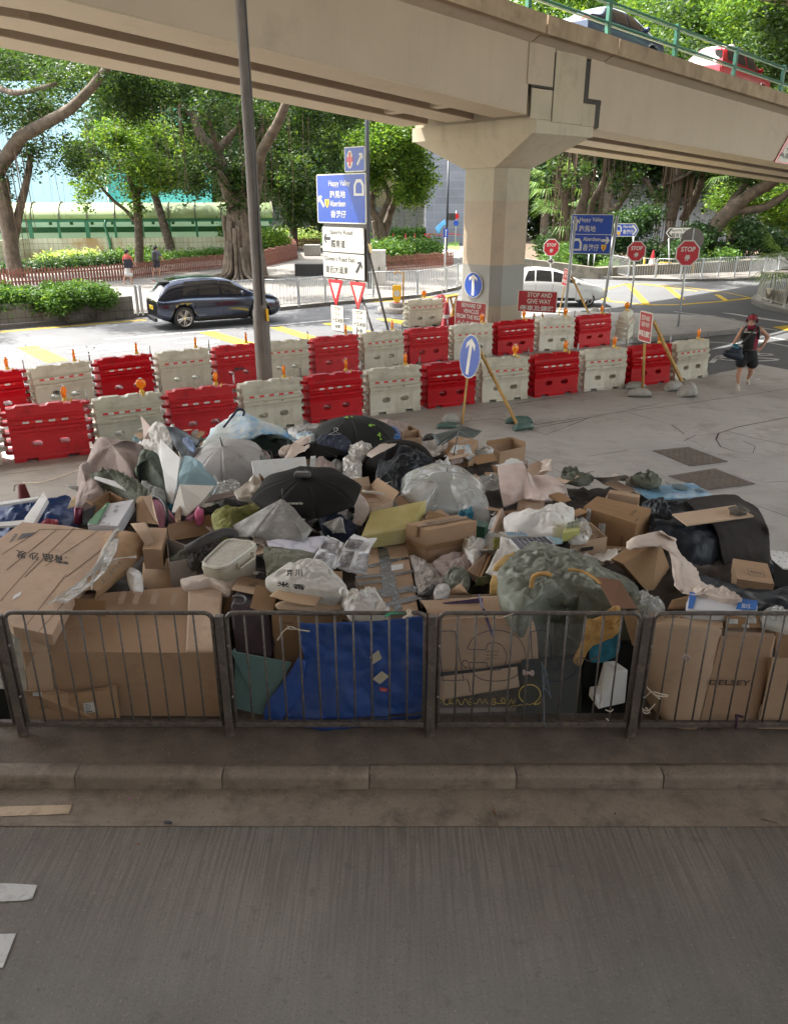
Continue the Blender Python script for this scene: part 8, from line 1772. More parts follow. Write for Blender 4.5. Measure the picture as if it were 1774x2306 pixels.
for(x,y,w_,h_)in((1180,165,55,40),(1265,155,45,22),(1310,150,26,18),(1480,220,60,16),(1540,300,30,60),(1555,335,20,20)):
 h3=[hit(cn,'B',*p)for p in((x-w_/2,y-h_/2),(x+w_/2,y-h_/2),(x-w_/2,y+h_/2))]
 if all(h3):f=Face(*h3);f.circ(mb,.35,.5,f.a.length*.3,.01,7);f.flat(mb,[(.5,.1),(1,.3),(.9,.9),(.55,.7)],.012)
if mb.v:mb.mk('green_print',mat('lime_print',(.25,.5,.05),.6),ug)
umb('large clear umbrella with white dots beside the quilted mattress',None,Pz('C',470,610,1.22),.52,.27,M_CLEAR,(.1,-.22,1),ph=.3,spike=.07,ribm=M_WHP)
lump('clear_film','crumpled clear film over the clear umbrella','plastic film',k('C',[1.05,1.2,1.25,1.2,1.05,.95,.92,.92],110,740,200,640,430,600,650,650,800,800,830,960,700,990,350,850),M_CLEAR,.12,.07,4.5,.25)
tip=Pz('B',960,362,1.12);rim=kz('B',640,475,.98,1010,492,1,1180,470,1,1295,432,1.02)
t=thing('flat_umbrella','collapsed black umbrella lying flat before the green-printed one','umbrella',Pz('B',980,450,.9));gores(t,tip,rim,M_UBLK,sag=.05);ribs(t,tip,rim)
a=kz('C',350,295,1.12,590,215,1.18,640,225,1.18,765,262,1.1,690,322,1.06,560,300,1.14,395,392,1.04)
t=thing('folding_umbrella','dark green folding umbrella propped over the brown boxes at the back','umbrella',Pz('C',550,350,.9));gores(t,Pz('C',570,255,1.2),a+[a[0]],mat('dark_green_nylon',(.045,.055,.048),.6,.1,4),sag=.04);ribs(t,Pz('C',570,255,1.2),a);MB().tube(kz('C',570,255,1.2,520,500,.75),.007,6).mk('shaft',M_DG,t)
lump('green_under_cloth','dark green cloth under the striped blanket','cloth',k('B',[1,1.05,1.12,1.1,.95,.85,.85],290,350,450,300,640,285,800,340,870,400,700,470,450,440),mat('dark_green_cloth',(.02,.032,.024),.8),.05,.03,6,.3)
sheet('striped_blanket','blue and white striped blanket draped over a hooked umbrella at the back','blanket',[k('B',[1.08,1.25,1.36,1.25],150,240,270,150,380,85,480,150),k('B',[1.05,1.15,1.24,1.2],90,320,250,250,480,210,680,200),k('B',[1,1.06,1.14,1.1],40,390,260,355,560,280,790,270),k('B',[.98,1,1.05,1],10,420,330,350,620,290,880,350)],M_BLUEST,.03,5,7,7,.006)
MB().tube(crv(kz('B',240,230,1.22,310,140,1.38,350,92,1.44,390,82,1.45,412,105,1.42,400,135,1.38),4),.016,7).mk('hooked_handle',mat('navy_handle',(.01,.015,.05),.4),None,'dark blue hooked umbrella handle above the striped blanket','umbrella handle')
sheet('yellow_strap','yellow and black strap beside the hooked umbrella handle','strap',[k('B',1.2,295,145,320,160),k('B',1.12,215,220,245,235)],mat('yellow_black_strap',(.6,.45,.04),.6,wave=((.03,.03,.03),.9,8,'X',0)),.004,6,4,4,.004)
lump('navy_cloth','navy jacket on a wire hanger lying on the green-printed umbrella','jacket',k('B',1.06,1020,320,1130,280,1240,290,1310,350,1280,410,1150,400,1040,370),M_NAVY,.05,.03,8,.1)
mb=MB();mb.tube(crv(kz('B',1170,262,1.2,1165,240,1.23,1185,236,1.23,1198,250,1.22,1178,268,1.2),3),.004,5);mb.tube(kz('B',1118,292,1.17,1175,268,1.2,1225,290,1.17,1118,292,1.17),.004,5);mb.mk('wire_hanger',M_ALU,None,'wire clothes hanger on the navy jacket','hanger')
sheet('knitted_cloth','cream knitted cloth trailing down over the collapsed black umbrella','cloth',[k('B',1.12,880,310,960,300,955,380),k('B',1.1,820,370,880,400,930,410),k('B',1.07,745,490,800,495,845,470)],M_CRC,.025,9,6,6,.006)
lump('cream_cloth','cream cloth bundle left of the knitted cloth','cloth',k('B',1.06,700,430,740,390,820,380,830,410,760,450,710,445),M_CRC,.04,.03,12,.06)
lump('white_blanket','pale grey blanket ridge at the very back of the heap','blanket',k('B',[.85]*8,780,240,880,210,1080,210,1090,260,1000,300,900,290,850,300,800,270),M_USIL,.05,.03,6,.3)
lump('blue_cloth','blue and white cloth at the right of the striped blanket','cloth',k('B',.95,850,290,930,265,1020,280,1010,340,940,360,880,330),M_BLUEST,.05,.03,8,.25)
lump('beige_blanket','beige blanket slumped behind the green-printed umbrella at right','blanket',k('B',[.75]*7,1480,180,1600,160,1760,190,1790,300,1680,330,1600,300,1540,230),M_MAUVE,.07,.04,6,.3)
t=thing('cooler_box','off-white foam box lid standing behind the black umbrella','foam box',Pz('B',720,600,.8))
mb=MB();mb.hexa(kz('B',475,512,1.22,925,478,1.22,935,520,1.17,480,560,1.17),kz('B',500,700,.98,900,690,.98,940,610,1.1,500,700,.95));mb=MB();a,b,c_,d_=Pz('B',475,512,1.24),Pz('B',925,478,1.24),Pz('B',950,610,1.1),Pz('B',498,700,1.02);nn2=(b-a).cross(d_-a).normalized();nn2=nn2 if nn2.z<0 else-nn2;mb.prism([a,b,c_,d_],nn2*.1);mb.mk('panel',M_ST,t,bevel=.008)
board('yellow_strip','yellow strip at the foot of the off-white foam lid',kz('B',560,705,1.06,650,695,1.06,640,720,1.04,560,725,1.04),M_SYEL,.01)
mb=MB();mb.hexa(kz('B',970,475,1.3,1010,472,1.3,1012,490,1.28,970,492,1.28),kz('B',960,590,1.1,1000,590,1.1,1002,600,1.08,960,602,1.08));mb.mk('white_carton_strip',M_ST,None,'narrow white foam strip upright behind the glasses case','packing foam')
t=thing('black_tray','black tray full of rags behind the foam lid','tray',Pz('B',550,480,.95));opencart=MB();a,b,c_,d_=Pz('B',460,425,1.1),Pz('B',640,430,1.1),Pz('B',660,500,1.06),Pz('B',480,500,1.06);mb=MB()
for p,q_ in((a,b),(b,c_),(c_,d_),(d_,a)):mb.prism([p,q_,q_-ZZ(.08),p-ZZ(.08)],(q_-p).normalized().cross(ZZ(1))*.01)
mb.poly([p-ZZ(.07)for p in(a,b,c_,d_)]);mb.mk('tray',M_BK,t)
lump('rag','pink and teal rags in the black tray','cloth',k('B',1.07,515,440,570,425,625,440,630,490,560,495,520,470),mat('mixed_rag',(.3,.22,.2),.9,.5,14,dirt=((.05,.3,.32),.6,16)),.05,.04,14,.04)
lump('grey_plastic','crumpled grey-beige plastic behind the black umbrella','plastic bag',k('B',1,1000,500,1060,480,1180,560,1230,650,1200,690,1060,640,1010,570),M_MAUVE,.06,.05,8,.15)
lump('silver_film','white crumpled plastic between the two black umbrellas','plastic bag',k('B',1,1240,500,1300,470,1390,490,1390,660,1280,690,1200,670,1250,580),M_PL,.05,.05,9,.15)
lump('silver_film','silvery crumpled plastic above the white one at the back','plastic bag',k('B',1.05,1290,390,1380,365,1470,370,1490,410,1400,460,1300,450),M_PL,.05,.04,10,.1)
sheet('cream_towel','cream towel over the back of the wrapped umbrella','towel',[k('B',1.2,1560,370,1690,365),k('B',1.17,1500,410,1640,400),k('B',1.12,1435,460,1480,480)],M_CRC,.015,8,6,6,.006)
sheet('printed_sack','tan paper sack with faded red print hanging right of the black umbrella','sack',[k('B',1.1,1190,690,1260,700),k('B',1.06,1300,780,1400,800),k('B',1.02,1340,920,1460,920),k('B',1,1310,1040,1400,1060)],M_CRC,.02,6,6,6,.005)
tb,P=ocarton('flat_open_box','flat open box with a cream roll in it between the umbrellas',kz('B',1320,740,1.02,1470,720,1.02,1660,850,1,1480,915,1),.1,cdb(1),flaps=((0,.1,60),(1,.12,40)))
ptext(tb,Face(Pz('B',1470,870,1.02),Pz('B',1535,860,1.02),Pz('B',1470,880,1.02)),[('TIMBERLAND',0,0,1,1)],off=.01)
MB().tube(kz('B',1405,770,1.08,1590,795,1.08),.017,8).mk('cream_pipe',M_CRC,None,'cream plastic pipe lying across the flat open box','pipe')
lump('navy_umbrella_folds','crumpled navy umbrella under the black one','umbrella',k('B',1.03,1040,940,1140,915,1210,960,1280,1020,1365,1050,1290,1100,1180,1060,1070,1030),M_NAVY,.05,.04,7,.15)
tip=Pz('B',1220,985,1.2);rim=kz('B',1070,1040,1.08,1110,1070,1.08,1160,1115,1.08,1260,1115,1.08,1240,1000,1.12)
t=thing('small_grey_umbrella','small crumpled silver umbrella before the navy one','umbrella',rim[2]);gores(t,tip,rim,M_UGRY,sag=.08);ribs(t,tip,rim)
def slab4(name,label,cat,P,thick,m,bev=.01):
 n3=(P[1]-P[0]).cross(P[3]-P[0]).normalized();n3=n3 if n3.z<0 else-n3
 return MB().prism(P,n3*thick).mk(name,m,None,label,cat,bevel=bev)
P=[Pz('B',1480,935,1.1),Pz('C',295,845,1.16),Pz('C',225,1030,1.05),Pz('C',-45,1115,1.02)];P=[Pz('B',1478,938,1.12),Pz('C',300,842,1.14),Pz('C',120,1090,1.06),Pz('B',1390,1150,1.06)]
slab4('foam_block','yellowed foam mattress block left of the big brown box','foam block',P,.16,M_FOAM)
board('black_board','matt black rectangular panel leaning on the clear umbrella',ky('C',350,808,8,675,808,8,680,975,7.85,352,965,7.85),mat('matt_black_board',(.018,.015,.015),.7),.012)
sheet('brown_flap','brown cardboard corner below the black panel','cardboard sheet',[k('C',1.02,290,990,330,935,470,975),k('C',1,290,1010,340,1000,460,1000)],cdb(2),0,3,3,3,.006)
tb,P,up=carton('big_brown_box','big closed brown box with taped seam in the middle of the heap',k('C',1.14,555,968,722,1022,305,1100,130,1040),.36,cdb(2),bulgy=.006)
q=lambda u,v:P[0].lerp(P[1],u).lerp(P[3].lerp(P[2],u),v)
f=Face(P[3].lerp(P[0],.2).lerp(P[2].lerp(P[1],.2),.3),P[3].lerp(P[0],.85).lerp(P[2].lerp(P[1],.85),.15),P[3].lerp(P[0],.25).lerp(P[2].lerp(P[1],.25),.75));f.n=up;ptext(tb,f,[('HK ELECTRIC CABLE',0,0,.5,.14),('MADE IN CHINA  No. 218',0,.25,.95,.42),('GLASS  HANDLE WITH CARE',0,.55,1,.7)],off=.013)
mb=MB()
for a,b in((P[3],P[2]),(P[2],P[1])):
 o3=(b-a).normalized().cross(ZZ(1)).normalized();o3=o3 if o3.dot(P[0]-P[2])<0 else-o3
 s3=a.lerp(b,.15 if a is P[3]else 0)+ZZ(-.18)+o3*.012;e3=a.lerp(b,1 if a is P[3]else.8)+ZZ(-.18)+o3*.012;strip(mb,s3,e3,.055,0,o3)
mb.mk('tape',TAPE,tb)
carton('green_box','dark green box squeezed behind the tall narrow carton',k('C',1.08,725,1010,820,1035,790,1075,715,1060),.2,mat('green_card',(.012,.07,.04),.5,.1,4),tape=False,cat='box')
t=thing('mattress','rolled quilted mattress with a green picture on its side','mattress',Pz('C',820,900,.3))
mb=MB();mb.sm=True;top=[ky('C',385,560,10.6,540,560,10.65,700,566,10.7,830,590,10.6,905,655,10.2),ky('C',400,600,10,540,625,9.9,680,660,9.75,800,672,9.7,895,670,9.9)]
mb.grid(shr(top,6,6,.004,5,2));mb.mk('quilted_top',M_MATT,t,solid=.02)
mb=MB();mb.sm=True;mb.grid(shr([ky('C',700,672,9.7,800,680,9.66,900,678,9.86),ky('C',770,820,9.6,840,840,9.56,915,830,9.8),ky('C',800,950,9.5,860,975,9.46,935,940,9.7)],5,5,.004,4,2));mb.mk('printed_side',mat('green_picture_cloth',(.36,.42,.26),.8,.15,6,nodes=lambda N,L,co,c,mix,mr,nz,b:mix(mr(nz(3.2,1),.48,.54),c,(.09,.26,.045))),t,solid=.02)
mb=MB();mb.tube(crv(ky('C',700,672,9.68,800,684,9.64,900,668,9.84,905,650,10.15,830,588,10.55),4),.018,6);mb.mk('piping',mat('blue_piping',(.16,.3,.38),.7),t)
mb=MB()
for x,y in((850,800),(885,792)):mb.ball(PY('C',x,y,9.55),(.05,.02,.035),10,6)
mb.mk('cartoon_clouds',M_WHITEC,t)
mb=MB();mb.grid([ky('C',775,850,9.545,920,835,9.775),ky('C',800,950,9.48,935,940,9.68)]);mb.mk('blue_band',mat('blue_picture_cloth',(.08,.24,.36),.8),t)
sheet('pink_sheet','pinkish bed sheet draped over stacked boxes shaped like a seat','bed sheet',[kz('C',895,548,1.12,1000,540,1.12,1110,540,1.12,1150,600,1.08,1185,640,.946,1310,628,1,1380,660,.98),kz('C',905,640,1.08,1010,650,1.08,1130,640,1.06,1170,700,1.028,1230,735,.95,1350,712,.98,1460,712,.95),kz('C',920,780,1,1010,800,1,1110,770,.98,1180,770,1.01,1250,790,1.024,1370,760,.96,1480,780,.8),kz('C',945,900,.88,1020,870,.92,1110,840,.93,1180,836,1.01,1255,840,1.06,1380,850,.8,1500,840,.6),ky('C',960,960,8.9,1020,945,8.85,1110,930,8.8,1190,925,8.8,1265,915,8.85,1300,945,8.95,1520,895,9.3)],M_PINKC,.012,4,8,8,.006,linear=True)
carton('hidden_carton','brown carton showing under the front of the pinkish sheet',k('C',.84,960,930,1270,900,1280,925,962,960),.3,cdb(4),tape=False)
board('brown_board','narrow brown panel standing left of the pinkish sheet',ky('C',845,548,10.1,905,545,10.1,945,880,9.6,900,690,9.7),cdb(2),.02)
t,P=ocarton('open_box','open brown box standing on the ground at the right back of the heap',kz('C',1012,350,.62,1130,392,.62,915,440,.62,800,385,.62),.46,cdb(2),flaps=((0,.07,85),(3,.07,85)))
t,P,up=carton('taped_box','brown box with clear tape under the dark green folding umbrella',k('C',.8,600,300,735,345,655,405,478,350),.36,cdb(4),tapem=M_CLEAR)
board('brown_tray','low brown tray side before the taped box',ky('C',540,520,11.4,745,470,11.5,745,560,11.4,560,560,11.3),cdb(4),.25)
carton('white_print_box','small white printed box left of the open brown box',k('C',.5,745,440,790,445,785,470,745,465),.3,PLAB,tape=False,cat='box')
ocarton('pair_box','small open brown box at the back beside the blue bag',kz('C',165,215,.75,250,262,.75,215,270,.75,75,240,.75),.25,cdb(2));ocarton('pair_box','small open brown box in front of the other one beside the blue bag',kz('C',110,262,.86,235,252,.86,262,315,.82,90,330,.82),.25,cdb(0))
lump('blue_bag','blue plastic bag left of the two small open boxes at the back','plastic bag',k('C',.9,-60,250,0,215,60,240,80,330,20,370,-60,340),mat('blue_plastic_bag',(.02,.12,.35),.35,.2,6),.06,.04,9,.2)
t=thing('person','person with black hair in a flowery top crouching among boxes at the back','person',Pz('C',400,560,.3))
Yp=11;U=lambda x,y,dy=0:PY('C',x,y,Yp+dy)
caps=[(U(345,560),U(365,480),.13,.13),(U(365,480),U(370,430),.12,.06),(U(370,445),U(362,420),.05,.05),(U(380,480),U(450,520,-.1),.05,.04),(U(450,520,-.1),U(520,548,-.15),.04,.03),(U(350,580),U(520,590,-.1),.09,.07)]
caps+=hand(U(520,548,-.15),V((1,-.1,-.1)),V((0,.5,1)),.5,1)
hc_,fe=head(U(350,385),V((.8,-.5,-.3)),.22);caps+=hc_;caps_('body',caps,.012,M_SKIN,t,2);fe(t)
caps_('hair',[(U(335,350,.03),U(325,350,.03),.125,.12),(U(315,395,.04),U(310,405,.04),.09,.08),(U(355,345,-.02),U(350,350),.1,.1)],.016,M_HAIR,t,2)
M_FLOR=cloth('floral_print',(.3,.25,.24),nodes=lambda N,L,co,c,mix,mr,nz,b:mix(mr(nz(26,2),.5,.54),mix(mr(nz(17,2),.48,.52),(.12,.02,.04),(.02,.02,.03)),(.55,.48,.45)))
caps_('top',[(U(345,570),U(365,480),.145,.145),(U(380,480),U(440,515,-.08),.07,.062),(U(350,560),U(480,560,-.05),.12,.11)],.016,M_FLOR,t,2)
ll=lump('white_long_sack','long white canvas sack lying right of the tall narrow carton','sack',k('C',1.05,950,985,1080,1020,1250,970,1400,900,1530,898,1535,1000,1480,1080,1380,1140,1180,1105,1010,1110),M_WHITEC,.12,.03,6,.15)
f=Face(Pz('C',1310,1075,1.05),Pz('C',1390,1070,1.05),Pz('C',1310,1110,1));ptext(ll,f,[('四',0,0,.4,1),('元',.5,0,1,1)],mat('faded_red_print',(.5,.2,.18),.8),.04)
pt_=ky('C',905,960,7.55,935,908,7.6,957,945,7.6,735,1495,6,640,1435,6.05)
t=thing('tall_narrow_carton','tall narrow carton with a white label leaning in the centre of the heap',CB,PY('C',700,1450,6));a,b,c_,d_=PY('C',900,925,7.65),PY('C',955,945,7.6),PY('C',800,1290,6.55),PY('C',742,1330,6.55)
mb=MB();mb.prism(ky('C',895,935,7.6,937,908,7.6,790,1300,6.5,740,1330,6.5),V((.05,.05,-.12)));mb.prism(ky('C',742,1325,6.5,815,1270,6.55,735,1490,6.1,640,1435,6.1),V((.05,.04,-.12)));mb.mk('carton',cdb(3),t,bevel=.004)
stk(t,PY('C',845,1010,7.25),PY('C',893,985,7.3),PY('C',810,1115,6.98),lines=4,off=.02);stk(t,PY('C',860,975,7.35),PY('C',890,950,7.4),PY('C',850,992,7.3),lines=2,bar=False,off=.02)
slab4('dark_card_edge','dark cardboard edge right of the tall narrow carton','cardboard sheet',ky('C',905,1120,7,925,1120,7,760,1500,6,735,1500,6),.05,cdb(4),.002)
lump('white_bag','crumpled off-white bag right of the big brown box','plastic bag',k('C',.95,600,1180,660,1150,760,1165,790,1200,745,1300,700,1365,640,1310,610,1240),M_WHITEC,.09,.04,9,.12)
lump('flat_sack','flat beige sack with faint print in front of the big brown box','sack',k('C',.9,350,1360,450,1310,600,1290,690,1350,670,1420,580,1490,480,1500,400,1430),M_MAUVE,.07,.03,7,.1)
lump('beige_plastic','beige plastic sheet heap left of the flat sack','plastic sheet',k('C',.88,160,1300,280,1350,350,1380,460,1490,400,1540,240,1500,190,1420),mat('greyed_plastic',(.36,.32,.29),.5,.2,5,.4,40),.06,.045,8,.1)
lump('beige_plastic','lower beige plastic folds beside the black-taped carton','plastic sheet',k('G',.95,200,130,330,110,470,220,400,250,300,340,250,370,225,260),mat('greyed_plastic',(.36,.32,.29)),.05,.045,8,.1)
lump('grey_green_bag','small grey-green bag in front of the flat sack','plastic bag',k('G',1.02,450,170,540,110,630,115,665,200,640,250,560,240,480,220),M_TARPG,.07,.04,10,.08)
lump('bubble_wrap','white crumpled wrap above the long open carton','plastic film',k('G',1.04,360,290,400,240,470,235,500,290,440,330,370,340),M_PL,.04,.03,12,.06)
sheet('brown_card','peaked brown card above the long open carton','cardboard sheet',[k('G',1.07,590,235,640,320),k('G',1,440,330,670,335)],cdb(2),0,3,3,3,.006)
MB().tube(crv(kz('G',240,335,.98,300,330,1.02,345,290,1.02,350,260,1),4),.022,7).mk('rubber_hose',M_BK,None,'black rubber hose end beside the taped carton','hose')
sheet('newspaper','cream crumpled sheet running down right of the tall narrow carton','paper',[k('C',1.08,930,1150,1010,1180,1060,1250),k('C',1.05,880,1290,960,1310,1030,1330),k('C',1,790,1470,850,1480,900,1500)],M_WHITEC,.02,7,6,6,.004)
sheet('yellow_paper','yellow-brown paper bag folded over the cream sheet','paper bag',[k('C',1.13,950,1310,1040,1275),k('C',1.11,880,1380,1010,1370),k('C',1.09,850,1440,940,1440)],M_YPAPER,.012,9,6,6,.004)
sheet('yellow_paper','yellow-brown paper tail hanging in front of the grey-green tarpaulin','paper bag',[k('G',1.12,855,160,885,170),k('G',1.08,830,240,905,260),k('G',1.02,830,330,912,332)],M_YPAPER,.014,9,6,6,.004)
sheet('olive_brush','olive bristle brush upright beside the cream sheet','brush',[k('C',1.22,865,1165,915,1165),k('C',1.12,855,1250,900,1240)],mat('olive_bristle',(.14,.13,.03),.9,.5,40),.012,30,5,5,.04)
sheet('green_mat','dark olive mat below the tall narrow carton','mat',[k('G',1,720,190,830,165),k('G',.97,700,255,830,240)],mat('olive_mat',(.07,.075,.025),.9),.006,8,4,4,.01)
sheet('printed_card','white card with blue printed letters under the solar panel','cardboard sheet',[k('C',1.05,905,1112,1150,1118,1300,1150),k('C',1.03,990,1165,1150,1155,1300,1160)],mat('white_card',(.5,.47,.43),.7),0,3,4,4,.005)
f=Face(Pz('C',960,1118,1.06),Pz('C',1130,1125,1.06),Pz('C',975,1150,1.06));o=MB();f.text(o,'宗向',0,0,1,1,.012,.03);o.mk('blue_characters',mat('blue_ink',(.08,.25,.4),.7),None,'blue printed characters on the white card under the solar panel','print')
t=thing('solar_panel','small framed solar panel lying beside the grey-green tarpaulin','solar panel',Pz('C',1180,1200,1));P=kz('C',990,1170,1.12,1305,1148,1.12,1385,1215,1.1,1075,1265,1.1);MB().prism(P,(0,0,-.03)).mk('frame',M_ALU,t,bevel=.003)
ce=sum(P,ZZ(0))/4;Pi=[ce+(p-ce)*.9+ZZ(.003)for p in P];MB().poly(Pi).mk('cells',M_SOLAR,t);mb=MB()
for i in range(1,7):strip(mb,Pi[0].lerp(Pi[1],i/7),Pi[3].lerp(Pi[2],i/7),.004,.002,ZZ(1))
mb.mk('cell_lines',M_ALU,t)
sheet('blue_cloth_strip','pale blue striped cloth at the end of the solar panel','cloth',[k('C',1.1,1305,1145,1440,1165),k('C',1.08,1380,1215,1440,1210)],M_PALEB,.008,9,4,4,.005)
t,P=ocarton('produce_box','open brown box with a hand hole holding a yellow book and clear bags',[Pz('D',-120,1040,1.04),Pz('D',20,1030,1.06),Pz('D',160,1155,1),Pz('C',1510,1200,1)],.3,cdb(1),flaps=())
f=Face(PY('C',1620,1215,P[2].y),PY('C',1690,1200,P[2].y),PY('C',1620,1245,P[2].y));n_o=(P[2]-P[3]).cross(ZZ(-1)).normalized();n_o=n_o if n_o.y<0 else-n_o;mid=P[3].lerp(P[2],.45)-ZZ(.09);dd3=(P[2]-P[3]).normalized()
MB().prism([mid+dd3*x+ZZ(z_)+n_o*.01 for x,z_ in((-.06,-.02),(.06,-.02),(.075,0),(.06,.02),(-.06,.02),(-.075,0))],n_o*.002).mk('hand_hole',M_BK,t)
tb,Pb,up=carton('yellow_book','yellow picture book on a cream base in the open brown box',k('C',1.16,1480,1035,1570,1005,1585,1100,1440,1120),.09,mat('yellow_cover',(.42,.42,.14),.5,.1,5),tape=False,cat='book')
q=lambda u,v:Pb[0].lerp(Pb[1],u).lerp(Pb[3].lerp(Pb[2],u),v)+ZZ(.012);mb=MB()
for i in range(3):mb.poly([q(.12+.28*i,.15),q(.36+.28*i,.15),q(.36+.28*i,.42),q(.12+.28*i,.42)]);mb.poly([q(.12+.28*i,.48),q(.36+.28*i,.48),q(.36+.28*i,.7),q(.12+.28*i,.7)])
mb.mk('pictures',mat('book_picture',(.04,.035,.03),.4,.8,20,dirt=((.3,.4,.2),.5,25)),tb)
lump('clear_bag','clear bag with small things in the open brown box','plastic bag',k('C',1.1,1585,1030,1640,1010,1690,1090,1650,1140,1590,1130),M_CLEAR,.05,.03,12,.05);lump('white_bag','white bag at the front of the open brown box','plastic bag',k('C',1.08,1490,1160,1580,1145,1660,1150,1640,1180,1520,1190),M_PL,.035,.02,14,.04)
tb,P,up=carton('labelled_carton','large brown carton with two labels at the right of the heap',kz('D',75,812,1.06,530,918,1.04,405,1045,.98,-40,900,1.02),.42,cdb(4),tape=False,bulgy=.01)
def onface2(P,u,v,off=.012):
 a=P[3].lerp(P[2],u)-ZZ(v);n4=(P[2]-P[3]).cross(ZZ(1)).normalized();n4=n4 if n4.y<0 else-n4;return a+n4*off
stk(tb,onface2(P,.33,.12),onface2(P,.46,.1),onface2(P,.33,.24),lines=4,off=0);stk(tb,onface2(P,.08,0),onface2(P,.16,0),onface2(P,.08,.14),lines=3,off=0)
f=Face(onface2(P,.76,.33),onface2(P,.76,.17),onface2(P,.8,.33));ptext(tb,f,[('CUCKOO',0,0,1,1)],off=.003)
q=lambda u,v:P[0].lerp(P[1],u).lerp(P[3].lerp(P[2],u),v)+ZZ(.012);ptext(tb,Face(q(.78,.35),q(.78,.72),q(.84,.35)),[('WATER PLUS',0,0,1,1)],off=.003);ptext(tb,Face(q(.93,.75),q(.93,.95),q(.98,.75)),[('Como',0,0,1,1)],off=.003)
mb=MB();strip(mb,q(.1,.5),q(.9,.42),.004,0,ZZ(1));strip(mb,q(.1,.75),q(.9,.7),.003,0,ZZ(1));mb.mk('seams',DARKCB,tb)
ocarton('back_small_box','small box with a torn flap behind the labelled carton',kz('D',165,785,.8,430,830,.8,420,890,.76,140,830,.78),.3,cdb(1),flaps=((0,.06,10),))
t,P,up=carton('inner_box','brown box deep in the shade under the labelled carton',k('D',.72,-80,1210,330,1240,300,1330,-80,1350),.3,cdb(4),tape=False)
sl4=slab4('printed_board','glossy light blue printed panel lying at the right back by the manholes','printed panel',kz('D',375,735,.8,880,698,.82,1055,805,.78,520,840,.76),.02,mat('iridescent_print',(.2,.42,.6),.25,.3,4,coat=.5,dirt=((.7,.8,.85),.6,3.2),streak=((.1,.12,.4),.6,(2,9,2))),.003)
mb=MB();f=Face(Pz('D',400,735,.803),Pz('D',880,700,.823),Pz('D',470,790,.783));
for cx_ in(.22,.7):f.circ(mb,cx_,.45,.09,.004,20);
f.circ(mb,.93,1.1,.05,.004,16);mb.mk('printed_discs',mat('grey_print',(.12,.2,.24),.3),sl4)
rws=[kz('D',450,865,.95,560,835,1,830,840,1,1000,810,1.02,1200,800,1.02,1290,840,1),kz('D',520,950,.98,640,920,.98,860,930,.98,1050,900,1,1280,880,1,1400,910,.98),kz('D',560,1050,.95,760,1040,.96,900,1060,.96,1080,1035,.96,1350,990,.98,1480,1010,.92),kz('D',520,1180,.8,790,1120,.9,940,1150,.88,1090,1150,.86,1350,1110,.86,1515,1100,.84),[Pz('H',700,-20,.7),Pz('H',850,0,.72),Pz('H',950,30,.7),Pz('D',1130,1330,.66),Pz('D',1380,1290,.66),Pz('D',1530,1280,.62)],kz('H',900,150,.6,960,180,.58,1080,200,.56,1150,160,.55,1400,140,.52,1550,200,.48)]
sheet('black_tarpaulin','black tarpaulin draped over a low table at the right of the heap','tarpaulin',rws,M_BKT,.03,4.5,8,8,.006)
sheet('charcoal_cloth','charcoal cloth over the right part of the black tarpaulin','cloth',[kz('D',815,838,1.04,1000,805,1.06,1210,795,1.05,1300,835,1.03),kz('D',900,920,1.01,1080,890,1.03,1280,872,1.03,1420,912,1),kz('D',1040,1040,.99,1160,1020,1,1360,985,1.01,1500,1050,.94),kz('D',1100,1200,.82,1220,1200,.81,1400,1180,.8,1522,1180,.77),ky('D',1160,1460,6.8,1300,1440,6.85,1420,1420,6.9,1530,1420,6.95)],M_BLKCL,.012,3.5,7,7,.006)
lump('tarpaulin_corner','crumpled corner of black tarpaulin beside the labelled carton','tarpaulin',k('D',1,455,860,560,830,650,850,700,960,600,960,520,900),M_BKT,.05,.04,9,.2)
pl_=slab4('plywood_board','pale plywood board lying on the black tarpaulin','board',kz('D',705,960,1.04,1235,884,1.07,1390,975,1.05,830,1052,1.03),.018,M_PLY,.003)
mb=MB();c3=Pz('D',1265,935,1.1);rr=[]
for i in range(9):
 th_=math.pi*i/8;rr.append([c3+V((math.sin(th_)*math.cos(2*math.pi*j/12)*.105,math.sin(th_)*math.sin(2*math.pi*j/12)*.07,math.cos(th_)*.045))*(1+.35*noise.noise(V((i*.9,j*1.3,2))))for j in range(12)])
mb.grid(rr,True);mb.mk('rock',M_ROCK,None,'rough grey stone weighing down the plywood board','stone')
sheet('tarpaulin_skirt','black tarpaulin folds spilling toward the rail at right','tarpaulin',[kz('H',900,170,.78,1080,180,.78,1400,290,.8,1720,270,.8),kz('H',1000,240,.85,1200,320,.88,1450,340,.9,1720,330,.9),kz('H',1250,350,.9,1400,400,.92,1560,430,.92,1740,430,.92),ky('H',1300,440,5.5,1450,460,5.45,1600,470,5.4,1760,480,5.4)],M_BKT,.04,5,7,7,.006)
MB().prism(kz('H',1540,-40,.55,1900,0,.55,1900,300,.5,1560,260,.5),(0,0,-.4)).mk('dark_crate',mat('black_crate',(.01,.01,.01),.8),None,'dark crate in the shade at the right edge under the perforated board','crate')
tb,P,up=carton('small_printed_box','small brown box with a printed frame in front of the charcoal cloth',k('H',.84,1215,28,1505,72,1562,245,1250,200),.2,cdb(2),tape=False)
q=lambda u,v:P[0].lerp(P[1],u).lerp(P[3].lerp(P[2],u),v)+ZZ(.012);mb=MB()
for a,b in(((.35,.45),(.78,.45)),((.78,.45),(.78,.8)),((.78,.8),(.35,.8)),((.35,.8),(.35,.45))):strip(mb,q(*a),q(*b),.004,0,ZZ(1))
